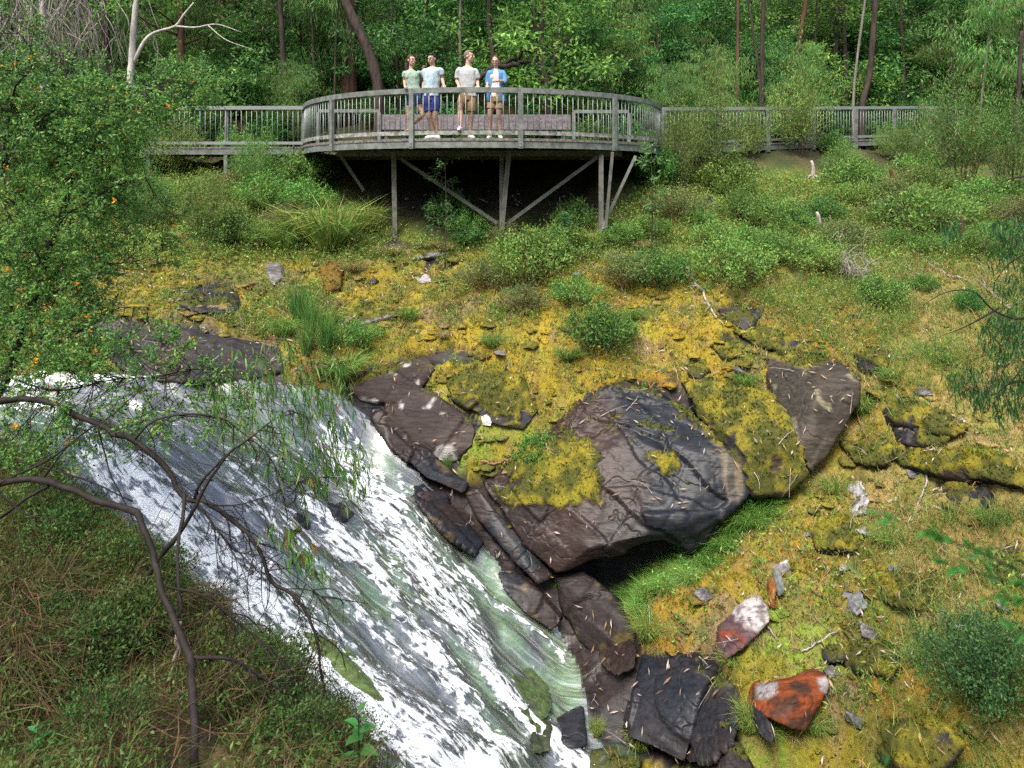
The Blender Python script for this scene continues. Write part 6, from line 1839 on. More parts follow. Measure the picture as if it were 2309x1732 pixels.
# ---------------------------------------------------------------- the flowering shrub tree in the left foreground
FT0 = P(-25, 930, 7.2)
ft = thing("flowering_tree", "small-leaved shrub tree with scattered yellow flowers filling the left foreground", "tree", FT0)
sk = []
def fl(name, l, d, r0, r1, n=24):
    g = Geo(); q = smooth_path(pl(l, d), n)
    q = q + np.c_[fbm(q * 5, 2, 95), fbm(q * 5 + 5, 2, 96), fbm(q * 5 + 9, 2, 97)] * .02
    add_tube(g, q - FT0, np.linspace(r0, r1, n), 7); build(name, g, M["bark_moss"], ft, True); sk.append(q)
fl("trunk", [(-30, 990), (-10, 900), (10, 870), (32, 798), (60, 720), (89, 640), (110, 560), (122, 530), (150, 454), (160, 400)], 7.3, .045, .026, 30)
fl("branch", [(160, 395), (148, 320), (140, 280), (137, 235), (110, 180), (88, 150), (60, 98), (10, 40)], np.linspace(7.3, 6.9, 8), .016, .004)
fl("branch", [(164, 391), (170, 330), (175, 270), (178, 200), (160, 165), (172, 110)], 7.4, .015, .004)
fl("branch", [(166, 388), (200, 340), (245, 308), (290, 250), (332, 210), (400, 150)], np.linspace(7.3, 7.9, 6), .014, .004)
fl("branch", [(168, 385), (230, 300), (262, 260), (280, 225), (330, 190)], 7.1, .012, .004)
fl("branch", [(120, 540), (145, 490), (200, 455), (260, 420), (330, 400)], 7.2, .012, .004)
fl("branch", [(137, 235), (60, 300), (30, 330), (0, 400)], 7.0, .009, .004)
fl("branch", [(85, 145), (40, 190), (28, 240), (10, 320), (12, 360), (0, 420)], 7.0, .009, .006)
fl("branch", [(40, 780), (110, 760), (190, 740), (260, 700), (330, 690)], 7.0, .010, .003)
fl("branch", [(20, 850), (120, 880), (240, 860), (340, 850), (470, 830), (580, 850)], np.linspace(7, 6.6, 6), .011, .003)
fl("branch", [(60, 720), (150, 640), (210, 610), (300, 590)], 7.2, .010, .003)
fl("branch", [(100, 600), (60, 540), (20, 480), (-10, 430)], 7.1, .010, .004)
SK = np.concatenate(sk)
g, gt, gf = Geo(), Geo(), Geo()
rs = np.random.default_rng(41)
SML = [(.085, .25, .06), (.12, .30, .065), (.18, .35, .07), (.06, .17, .05), (.26, .37, .075), (.28, .18, .04)]
def foliage(poly, n, dlo, dhi, per):
    for x, y in poly_pts(poly, n, rs):
        t = P(x, y, rs.uniform(dlo, dhi))
        s = SK[np.argmin(((SK - t) ** 2).sum(1) + rs.uniform(0, .25, len(SK)))]
        L = np.linalg.norm(t - s)
        if L > .15:
            b = t + (s - t) * min(1, .75 / L)
            add_tube(gt, smooth_path([b, (b + t) / 2 + np.array([0, 0, -.05]) + rs.normal(0, .03, 3), t], 6) - FT0, np.linspace(.0045, .0018, 6), 3)
        out = unit(t - s + rs.normal(0, .25, 3))
        for k in range(rs.integers(3, 5)):
            d = unit(out + rs.normal(0, .55, 3)); ln = rs.uniform(.18, .38)
            e = t + d * ln + np.array([0, 0, -.04])
            q = smooth_path([t - d * .05, (t + e) / 2 + np.array([0, 0, .02]), e], 5)
            add_tube(gt, q - FT0, np.linspace(.0022, .001, 5), 3)
            m = int(per * rs.uniform(.7, 1.3))
            bb = t + (e - t) * rs.uniform(0, 1, (m, 1)) + rs.normal(0, .012, (m, 3)) - FT0
            add_leaves(g, bb, d * .5 + rs.normal(0, .6, (m, 3)) + np.array([0, 0, .15]), rs.uniform(.028, .054, m), rs.uniform(.015, .026, m), rs, SML, [.26, .28, .22, .13, .10, .01], tone=np.full(m, rs.uniform(.8, 1.25)))
        if rs.uniform() < .09:
            m = rs.integers(5, 11); c = t + rs.normal(0, .05, 3) - FT0
            add_leaves(gf, c + rs.normal(0, .012, (m, 3)), rs.normal(size=(m, 3)), rs.uniform(.018, .03, m), .02, rs, [(.75, .42, .02), (.70, .30, .02), (.8, .5, .05)])
foliage([(-40, 230), (60, 110), (150, 120), (250, 190), (400, 160), (490, 180), (505, 205), (400, 250), (335, 300), (300, 380), (290, 480), (270, 560), (230, 640), (200, 720), (190, 830), (-40, 860)], 640, 6.5, 8.2, 19)
foliage([(300, 200), (380, 140), (470, 150), (520, 185), (480, 200), (430, 240), (360, 260)], 50, 7.2, 8.2, 22)
foliage([(190, 720), (330, 700), (480, 810), (600, 860), (580, 920), (480, 960), (340, 990), (200, 1010), (80, 1080), (-40, 1100), (-40, 860)], 170, 6.0, 7.2, 14)
foliage([(-40, 215), (330, 215), (345, 250), (320, 350), (-40, 360)], 120, 6.8, 8.3, 20)
foliage([(-40, 0), (110, 20), (150, 120), (60, 120), (-40, 240)], 34, 6.6, 7.6, 10)
foliage([(280, 440), (420, 460), (470, 560), (400, 600), (270, 590)], 22, 7.2, 8.4, 14)
build("foliage", g, M["leaf"], ft); o = build("twigs", gt, M["bark_moss"], ft, True); o["kind"] = "stuff"
o = build("flowers", gf, M["leaf"], ft); o["kind"] = "stuff"; o["label"] = "small yellow-orange flowers"

# ---------------------------------------------------------------- drooping leafy boughs entering from the right edge
RB0 = P(2360, 640, 7.2)
rb = thing("drooping_bough", "thin dark boughs with hanging narrow leaves reaching in from the right edge", "tree bough", RB0)
g, gb = Geo(), Geo()
rs = np.random.default_rng(51)
for l in ([(2360, 560), (2309, 575), (2270, 600), (2240, 640)], [(2360, 700), (2300, 720), (2240, 700), (2200, 660), (2150, 655), (2110, 670), (2080, 690)], [(2360, 880), (2290, 860), (2240, 890), (2200, 880), (2170, 860)],
          [(2360, 500), (2300, 540), (2290, 560)], [(2253, 695), (2200, 725), (2170, 740), (2130, 755)], [(2360, 800), (2310, 830), (2270, 870)], [(2360, 400), (2309, 398), (2260, 410), (2200, 440)]):
    q = smooth_path(pl(l, 7.2), 16); g1 = Geo(); add_tube(g1, q - RB0, np.linspace(.012, .003, 16), 5); build('branch', g1, M['bark_moss'], rb, True)
for poly, n in (([(2230, 500), (2330, 480), (2330, 690), (2290, 690), (2250, 660), (2235, 600)], 70), ([(2210, 715), (2330, 700), (2330, 950), (2290, 880), (2240, 840), (2215, 790)], 90), ([(2130, 835), (2200, 820), (2290, 860), (2320, 930), (2260, 950), (2200, 930), (2150, 900)], 60), ([(2130, 500), (2165, 495), (2160, 540), (2135, 545)], 7)):
    for x, y in poly_pts(poly, n, rs):
        t = P(x, y, rs.uniform(6.9, 7.8)); m = 9
        add_tube(gb, smooth_path([t + np.array([rs.normal(.1, .05), 0, rs.uniform(.08, .2)]), t + np.array([.02, 0, .05]), t], 4) - RB0, np.linspace(.003, .001, 4), 3)
        add_leaves(g, t + rs.normal(0, .035, (m, 3)) - RB0, np.c_[rs.normal(.05, .3, m), rs.normal(0, .3, m), -np.ones(m)], rs.uniform(.06, .12, m), rs.uniform(.011, .017, m), rs, [(.035, .15, .05), (.05, .19, .06), (.09, .21, .06), (.03, .105, .04), (.18, .26, .14)], [.3, .3, .15, .2, .05], .1)
o = build("twigs", gb, M["bark_moss"], rb, True); o["kind"] = "stuff"; o = build("leaves", g, M["leaf"], rb)
NB0 = P(2360, 1330, 1.15)
nb_ = thing("near_leaf_spray", "out-of-focus bright green leaf sprays close to the lens at the right edge", "leaf spray", NB0)
g, gb = Geo(), Geo()
for l, n in (([(2400, 1330), (2250, 1265), (2120, 1210), (1985, 1160)], 30), ([(2400, 1350), (2300, 1320), (2200, 1290), (2130, 1270)], 20), ([(2400, 1400), (2330, 1420), (2290, 1425)], 8), ([(2400, 1360), (2309, 1350), (2220, 1350)], 12)):
    q = smooth_path(pl(l, 1.15), 24); gb = Geo(); add_tube(gb, q - NB0, np.linspace(.0016, .0007, 24), 4); build('stem', gb, M['bark_moss'], nb_, True)
    b = q[rs.integers(0, 24, n)] - NB0
    dd = unit(q[-1] - q[0])
    add_leaves(g, b, dd * .6 + rs.normal(0, .55, (n, 3)), rs.uniform(.022, .036, n), rs.uniform(.007, .011, n), rs, [(.06, .20, .03), (.09, .24, .04)])
build("leaves", g, M["leaf"], nb_)
NB1 = P(2010, 1770, 1.3)
o = thing("near_leaf_spray", "blurred dark green leaf tip at the bottom edge right of centre", "leaf spray", NB1)
g = Geo(); q = smooth_path(pl([(2010, 1790), (2000, 1740), (1985, 1715)], 1.3), 10)
add_leaves(g, q[rs.integers(0, 10, 12)] - NB1, rs.normal(0, .6, (12, 3)) + np.array([0, 0, .4]), .025, .01, rs, [(.04, .15, .03)])
build("leaves", g, M["leaf"], o)

# ---------------------------------------------------------------- soft-leaved saplings at the bottom edge
def oval_leaf(g, base, d, L, Wd, col, rs, nseg=5):
    """pointed oval leaf with a keel, several facets"""
    d = unit(d); s = unit(np.cross(d, [0, 0, 1.0]) + rs.normal(0, .15, 3)); u = np.cross(s, d)
    V, F = [], []
    for k in range(nseg + 1):
        t = k / nseg; w = Wd * .5 * math.sin(math.pi * t ** .75) + .0005
        c = base + d * L * t - np.array([0, 0, 1]) * L * .28 * t * t
        V += [c - s * w + u * w * .35, c, c + s * w + u * w * .35]
    for k in range(nseg):
        b = 3 * k; F += [[b, b + 1, b + 4, b + 3], [b + 1, b + 2, b + 5, b + 4]]
    g.add(V, np.array(F), np.array(col) * rs.uniform(.8, 1.25))
def sapling(lab, px, py0, py1, d, n, L, Wd, col, seed, lean=0):
    rs = np.random.default_rng(seed)
    a, b = P(px, py0, d), P(px + lean, py1, d)
    th = thing("sapling", lab, "sapling", a)
    gs = Geo(); q = smooth_path([np.zeros(3), (b - a) * .5 + rs.normal(0, .01, 3), b - a], 10); add_tube(gs, q, np.linspace(.006, .003, 10), 6, None); build("stem", gs, M["bark_moss"], th, True)
    for k in range(n):
        t = .15 + .85 * k / (n - 1); c = np.array([np.interp(t, np.linspace(0, 1, 10), q[:, j]) for j in range(3)])
        az = k * 2.4 + rs.uniform(-.3, .3); sz = (1.15 - .7 * max(0, t - .35)) * rs.uniform(.8, 1.1)
        g = Geo(); oval_leaf(g, c, np.array([math.cos(az), math.sin(az) * .8, .15 + .5 * t]), L * sz, Wd * sz, col, rs)
        build("leaf", g, M["leaf"], th, True)
sapling("tall soft-leaved bright green sapling at the bottom edge before the white water", 808, 1800, 1608, 4.6, 12, .15, .07, (.055, .19, .045), 1)
sapling("yellow-green low sapling left of the tall bright sapling at the bottom edge", 735, 1790, 1690, 4.5, 8, .11, .05, (.12, .25, .04), 2, 10)
sapling("bright broad-leaved sapling in the bottom left corner", 85, 1780, 1640, 3.9, 11, .13, .055, (.05, .20, .045), 3)
sapling("smaller bright sapling beside the bottom left corner sapling", 195, 1770, 1640, 4.0, 11, .10, .045, (.045, .17, .04), 4)
sapling("leafy sapling stub between the tall sapling and the white water", 875, 1800, 1700, 4.9, 8, .06, .03, (.05, .14, .035), 5)
# young tree with tiers of drooping lance leaves under the platform
for lab, px, py0, py1, d, w, n, seed in [("young tree with drooping tiers of lance leaves under the platform", 1003, 520, 345, 15.0, .52, 15, 1), ("heart-leaved vine climbing beside the platform's right support", 1468, 430, 330, 15.0, .25, 10, 2), ("pale-leaved sapling in the black shade between the braces", 1262, 520, 445, 15.2, .16, 8, 3)]:
    rs = np.random.default_rng(seed + 60)
    a, b = P(px, py0, d), P(px, py1, d); a[2] = gz(a[0], a[1])[0] - .05
    th = thing("young_tree", lab, "young tree", a)
    gs, g = Geo(), Geo(); q = smooth_path([np.zeros(3), (b - a) * .5 + [.03, 0, 0], b - a], 12); add_tube(gs, q, np.linspace(.018, .005, 12), 6)
    for k in range(n):
        t = .25 + .75 * rs.uniform(); c = np.array([np.interp(t, np.linspace(0, 1, 12), q[:, j]) for j in range(3)])
        az = rs.uniform(0, 6.28); e = c + np.array([math.cos(az) * w, math.sin(az) * w * .7, .08]) * rs.uniform(.5, 1.1)
        add_tube(gs, smooth_path([c, (c + e) / 2 + [0, 0, .05], e], 5), np.linspace(.006, .002, 5), 4)
        m = 34; bb = c + (e - c) * rs.uniform(.35, 1.1, (m, 1)) + rs.normal(0, .05, (m, 3))
        add_leaves(g, bb, rs.normal(0, .4, (m, 3)) + unit(e - c) * .6 + np.array([0, 0, -.45]), rs.uniform(.07, .14, m), rs.uniform(.014, .026, m) * (1.6 if seed > 1 else 1), rs, [(.06, .17, .05), (.08, .20, .06), (.10, .21, .08)])
    build("stem", gs, M["bark_dark"], th, True); build("foliage", g, M["leaf"], th)
# dead twigs tangled through the near bank
g = Geo(); rs = np.random.default_rng(66)
for k in range(420):
    x, y = rs.uniform(-20, 760), rs.uniform(1140, 1740)
    if y < 1150 + max(0, x - 60) * .6: continue
    p = gp(x, y)
    if p[1] > 7.2: continue
    d = unit(rs.normal(size=3) * np.array([1, .5, .5]) + np.array([.2, 0, .25])); L = rs.uniform(.15, .7)
    p = p + np.array([0, 0, rs.uniform(.02, .25)])
    add_tube(g, smooth_path([p, p + d * L * .5 + rs.normal(0, .05, 3), p + d * L + rs.normal(0, .04, 3)], 6), np.linspace(rs.uniform(.0015, .0035), .0008, 6), 3)
tag(build("dead_twigs", g, M["bark_brown"]), "dead brown twigs tangled through the near bank", "twigs", kind="stuff")
# small shrubs and snapped wood on the near bank
nk = [Kind("bank_shrub", "shrub", sparts(dome_shrub(400 + i, .35, .4, 60, 40, .03, .014, [(.045, .105, .024), (.07, .14, .03), (.09, .13, .03)], brown=.35))) for i in range(2)]
rs = np.random.default_rng(61)
for k in range(46):
    x, y = rs.uniform(120, 800), rs.uniform(1180, 1740)
    if y < 1130 + max(0, x - 60) * .52: continue
    q = gp(x, y)
    if q[1] > 7.6 or (300 < x < 520 and y > 1380): continue
    nk[k % 2].put((q[0], q[1], q[2] - .03), rs.uniform(0, 6.28), rs.uniform(.5, 1.05), "fine-leaved green shrublet growing through the rank grass of the near bank", "shrublets on the near bank")
tk = [Kind("grass_tussock", "grass tussock", [("blades", tussock(410 + i, .4, .5, 380, [(.13, .095, .04), (.085, .062, .028), (.055, .042, .02), (.08, .12, .03)], bend=(.8, 1.7), w=.006, upright=.5), M["grass"], False)]) for i in range(2)]
for k in range(60):
    x, y = rs.uniform(0, 560), rs.uniform(1150, 1740)
    if y < 1150 + max(0, x - 60) * .55: continue
    q = gp(x, y)
    if q[1] > 7.4 or (300 < x < 520 and y > 1400): continue
    tk[k % 2].put((q[0], q[1], q[2] - .03), rs.uniform(0, 6.28), rs.uniform(.6, 1.2), "matted brown tussock on the dark near bank", "tussocks on the near bank")
stick("broken_branch", "red-brown splintered slab of wood propped beside the near trunk", pl([(408, 1540), (395, 1575), (372, 1628), (362, 1650)], 4.7), .012, .022, M["bark_red"])
stick("fallen_branch", "pale forked stick leaning against the near trunk", pl([(405, 1405), (395, 1482), (378, 1543), (360, 1640)], 4.8), .013, .008, M["bark_grey"], 2)
stick("fallen_branch", "dark straight branch lying across the brown near bank", pl([(20, 1300), (123, 1317), (226, 1338), (300, 1372)], 5.6), .010, .006, M["bark_dark"], 1)
stick("fallen_branch", "thin pale stick on the near bank right of the trunk", pl([(520, 1702), (590, 1672), (658, 1628)], 4.7), .006, .003, M["bark_grey"])
stick("fallen_branch", "grey curled dead branch on the ground at the near trunk's foot", pl([(345, 1715), (400, 1700), (440, 1705), (455, 1735)], 4.3), .008, .005, M["bark_grey"], 3)
# ---------------------------------------------------------------- the four people at the rail
def skin_mat(name, c):
    m, nt, out = nodes(name)
    b = N(nt, "ShaderNodeBsdfPrincipled", Roughness=.5)
    b.inputs["Base Color"].default_value = (*c, 1)
    b.inputs["Subsurface Weight"].default_value = .12
    b.inputs["Subsurface Radius"].default_value = (.012, .005, .003)
    nt.links.new(b.outputs[0], out.inputs[0])
    return m
def loft(rings, n=14):
    """rings: (centre, half width, half depth, yaw) -> closed tube with elliptical sections along z-ish axes"""
    V, F = [], []
    for c, rx, ry, yaw in rings:
        for k in range(n):
            a = 2 * math.pi * k / n
            x, y = rx * math.cos(a), ry * math.sin(a)
            V.append([c[0] + x * math.cos(yaw) - y * math.sin(yaw), c[1] + x * math.sin(yaw) + y * math.cos(yaw), c[2]])
    m = len(rings)
    for i in range(m - 1):
        for k in range(n):
            F.append([i * n + k, i * n + (k + 1) % n, (i + 1) * n + (k + 1) % n, (i + 1) * n + k])
    V.append(list(rings[0][0])); V.append(list(rings[-1][0]))
    T = [[m * n, (k + 1) % n, k] for k in range(n)] + [[m * n + 1, (m - 1) * n + k, (m - 1) * n + (k + 1) % n] for k in range(n)]
    return np.array(V), [np.array(F), np.array(T)]
def blob(c, r, n=10, rot=None):
    V, F = [], []
    for i in range(1, n):
        th = math.pi * i / n
        for k in range(12):
            a = 2 * math.pi * k / 12
            V.append([r[0] * math.sin(th) * math.cos(a), r[1] * math.sin(th) * math.sin(a), r[2] * math.cos(th)])
    for i in range(n - 2):
        for k in range(12):
            F.append([i * 12 + k, i * 12 + (k + 1) % 12, (i + 1) * 12 + (k + 1) % 12, (i + 1) * 12 + k])
    V.append([0, 0, r[2]]); V.append([0, 0, -r[2]]); e = len(V)
    T = [[e - 2, (k + 1) % 12, k] for k in range(12)] + [[e - 1, (n - 2) * 12 + k, (n - 2) * 12 + (k + 1) % 12] for k in range(12)]
    V = np.array(V)
    if rot is not None: V = V @ np.array(rot).T
    return V + np.array(c), [np.array(F), np.array(T)]
class Body:
    def __init__(s): s.V, s.F, s.n = [], [], 0
    def add(s, VF):
        V, F = VF
        s.V.append(np.asarray(V)); s.F += [np.asarray(f) + s.n for f in (F if isinstance(F, list) else [F])]; s.n += len(V)
    def limb(s, pts, r, n=12, m=16): s.add(tube(smooth_path(pts, m), np.interp(np.linspace(0, 1, m), np.linspace(0, 1, len(r)), r), n))
    def mesh(s, voxel, sm): return remesh(np.concatenate(s.V), s.F, voxel, sm)
def J(cx, cy, dy=0.0, D=14.95):
    """joint from the people crop of the photograph (6.32 px per px) at distance D + dy"""
    return P(850 + cx / 6.32, 80 + cy / 6.32, D + dy)
def rotz(a):
    c, s_ = math.cos(a), math.sin(a); return np.array([[c, -s_, 0], [s_, c, 0], [0, 0, 1]])
def hand(b, wrist, direction, palm_n, thumb_side, sc=1.0, curl=.5):
    """palm, four unequal bent fingers and a thumb leaving the side of the palm"""
    d = unit(direction); nrm = unit(palm_n - d * np.dot(palm_n, d)); sd_ = np.cross(d, nrm)
    k = wrist + d * .085 * sc
    b.limb([wrist - d * .02, wrist + d * .03 * sc, k - d * .01], [.024 * sc, .030 * sc, .026 * sc], 10, 6)
    for i, (o, L) in enumerate(((-.030, .066), (-.010, .076), (.010, .072), (.029, .056))):
        a = wrist + d * .055 * sc + sd_ * o * .8 * sc; p0 = k + sd_ * o * sc
        p1 = p0 + (d * math.cos(curl * .6) + nrm * math.sin(curl * .6)) * L * .5 * sc
        p2 = p1 + (d * math.cos(curl * 1.7) + nrm * math.sin(curl * 1.7)) * L * .5 * sc
        b.limb([a, p0, p1, p2], [.012 * sc, .0105 * sc, .0095 * sc, .008 * sc], 8, 9)
    t0 = wrist + d * .03 * sc + sd_ * thumb_side * .022 * sc
    t1 = t0 + (d * .6 + sd_ * thumb_side * .75 + nrm * .2) * .034 * sc
    b.limb([t0, t1, t1 + (d * .9 + nrm * .45 + sd_ * thumb_side * .2) * .034 * sc], [.014 * sc, .011 * sc, .009 * sc], 8, 8)
def head(b, c, yaw, sc=1.0, tilt=0.0):
    """yaw 0 looks at the camera (-Y); positive turns to picture right; tilt looks down"""
    R = rotz(yaw) @ np.array([[1, 0, 0], [0, math.cos(tilt), -math.sin(tilt)], [0, math.sin(tilt), math.cos(tilt)]])
    def q(x, y, z): return np.array(c) + R @ (np.array([x, y, z]) * sc)
    b.add(blob(q(0, .012, .035), np.array([.077, .096, .092]) * sc, 10, R))
    b.add(blob(q(0, -.022, -.045), np.array([.058, .068, .070]) * sc, 10, R))
    b.add(blob(q(0, -.058, -.094), np.array([.026, .022, .020]) * sc, 8, R))            # chin
    b.limb([q(0, -.088, .030), q(0, -.104, .004), q(0, -.112, -.018)], [.009 * sc, .012 * sc, .0165 * sc], 8, 6)   # nose
    b.add(blob(q(0, -.080, .042), np.array([.050, .020, .012]) * sc, 8, R))             # brow
    b.add(blob(q(0, -.084, -.056), np.array([.026, .012, .007]) * sc, 8, R))            # lips
    for e in (-1, 1):
        b.add(blob(q(e * .040, -.066, -.018), np.array([.022, .020, .022]) * sc, 8, R))  # cheeks
        b.add(blob(q(e * .080, .012, .000), np.array([.010, .020, .031]) * sc, 8, R))    # ears
    return q, R
def finish(name, VNF, mat, parent, T0, label=None):
    V, Nn, F = VNF
    o = link(name, mk_mesh(name, V - T0, F, None, True, mat), parent)
    if label: o["label"] = label
    return o
def eyes_and_mouth(q, R, par, T0, sc, lip):
    for e in (-1, 1):
        V, F = blob(q(e * .031, -.079, .012), np.array([.0135, .008, .0085]) * sc, 8, R); eye = link("eye", mk_mesh("eye", V - T0, F, None, True, M["eye_white"]), par)
        V, F = blob(q(e * .031, -.0855, .012), np.array([.0065, .0035, .0068]) * sc, 6, R); link("iris", mk_mesh("iris", V - T0, F, None, True, M["eye_dark"]), eye)
        V, F = blob(q(e * .033, -.090, .036), np.array([.020, .007, .0045]) * sc, 6, R); link("eyebrow", mk_mesh("eyebrow", V - T0, F, None, True, M["brow"]), par)
    V, F = blob(q(0, -.094, -.056), np.array([.023, .006, .006]) * sc, 6, R); link("mouth", mk_mesh("mouth", V - T0, F, None, True, lip), par)
M["eye_white"] = mat_plain("eye_white", (.7, .7, .68), .3); M["eye_dark"] = mat_plain("iris", (.03, .018, .01), .2); M["brow"] = mat_plain("eyebrow", (.03, .018, .012), .8)
M["lip"] = mat_plain("lips", (.45, .14, .12), .5)
def shoe(ankle, yaw, par, T0, mat, sc=1.0, zfloor=DZ, pitch=0.0):
    b = Body(); R = rotz(yaw)
    cp, sp = math.cos(pitch), math.sin(pitch)
    def q(x, y, z):
        y2, z2 = y * cp - z * sp, y * sp + z * cp
        v = R @ (np.array([x, y2, z2]) * sc); return np.array([ankle[0], ankle[1], zfloor]) + v
    for pts, r in (([q(0, .05, .040), q(0, -.02, .045), q(0, -.10, .036), q(0, -.175, .026)], [.036, .042, .042, .028]), ([q(0, .055, .03), q(.002, -.06, .02), q(0, -.17, .018)], [.030, .036, .03]), ([q(0, .03, .05), q(0, .02, .095)], [.036, .038])):
        b.limb(pts, np.array(r) * sc, 12, 10)
    V, Nn, F = b.mesh(.009, 1)
    V[:, 2] = np.maximum(V[:, 2], zfloor + .002) if pitch == 0 else V[:, 2]
    o = link("shoe", mk_mesh("shoe", V - T0, F, None, True, mat), par)
    sl = Body(); sl.limb([q(0, .06, .012), q(0, -.06, .012), q(0, -.178, .012)], np.array([.030, .038, .026]) * sc, 12, 10)
    V, F2 = np.concatenate(sl.V), sl.F
    mid = q(0, -.06, .012)[2]
    if pitch == 0: V[:, 2] = zfloor + np.clip((V[:, 2] - mid) * .4 + .012, .001, .03)
    link("sole", mk_mesh("sole", V - T0, F2, None, True, M["sole"]), o)
M["sole"] = mat_plain("white_sole", (.75, .75, .73), .6)
def cloth(name, c, noise=.06, scale=45, rough=.85, c2=None):
    M[name] = mat_plain(name, c, rough, 0, noise, scale, .2, .25, c2)
cloth("tee_green", (.25, .34, .28)); cloth("tee_blue", (.36, .46, .51)); cloth("henley", (.38, .395, .405)); cloth("top_white", (.56, .56, .56))
cloth("denim_shirt", (.09, .22, .42), .15); cloth("denim_shorts", (.035, .075, .16), .4, 30); cloth("shorts_blue", (.045, .06, .22)); cloth("shorts_khaki", (.25, .165, .09)); cloth("shorts_tan", (.34, .24, .14))
cloth("shoe_white", (.62, .62, .61)); cloth("shoe_navy", (.02, .025, .04))
M["skin1"] = skin_mat("skin_tan", (.40, .25, .18)); M["skin2"] = skin_mat("skin_warm", (.39, .245, .18)); M["skin3"] = skin_mat("skin_fair", (.45, .29, .22)); M["skin4"] = skin_mat("skin_medium", (.42, .26, .195))
M["hair_brown"] = mat_plain("hair_brown", (.035, .016, .010), .75, noise=.4, scale=60); M["hair_black"] = mat_plain("hair_black", (.010, .008, .008), .4, noise=.3, scale=60); M["hair_grey"] = mat_plain("hair_greying", (.16, .12, .085), .8, noise=.4, scale=60)

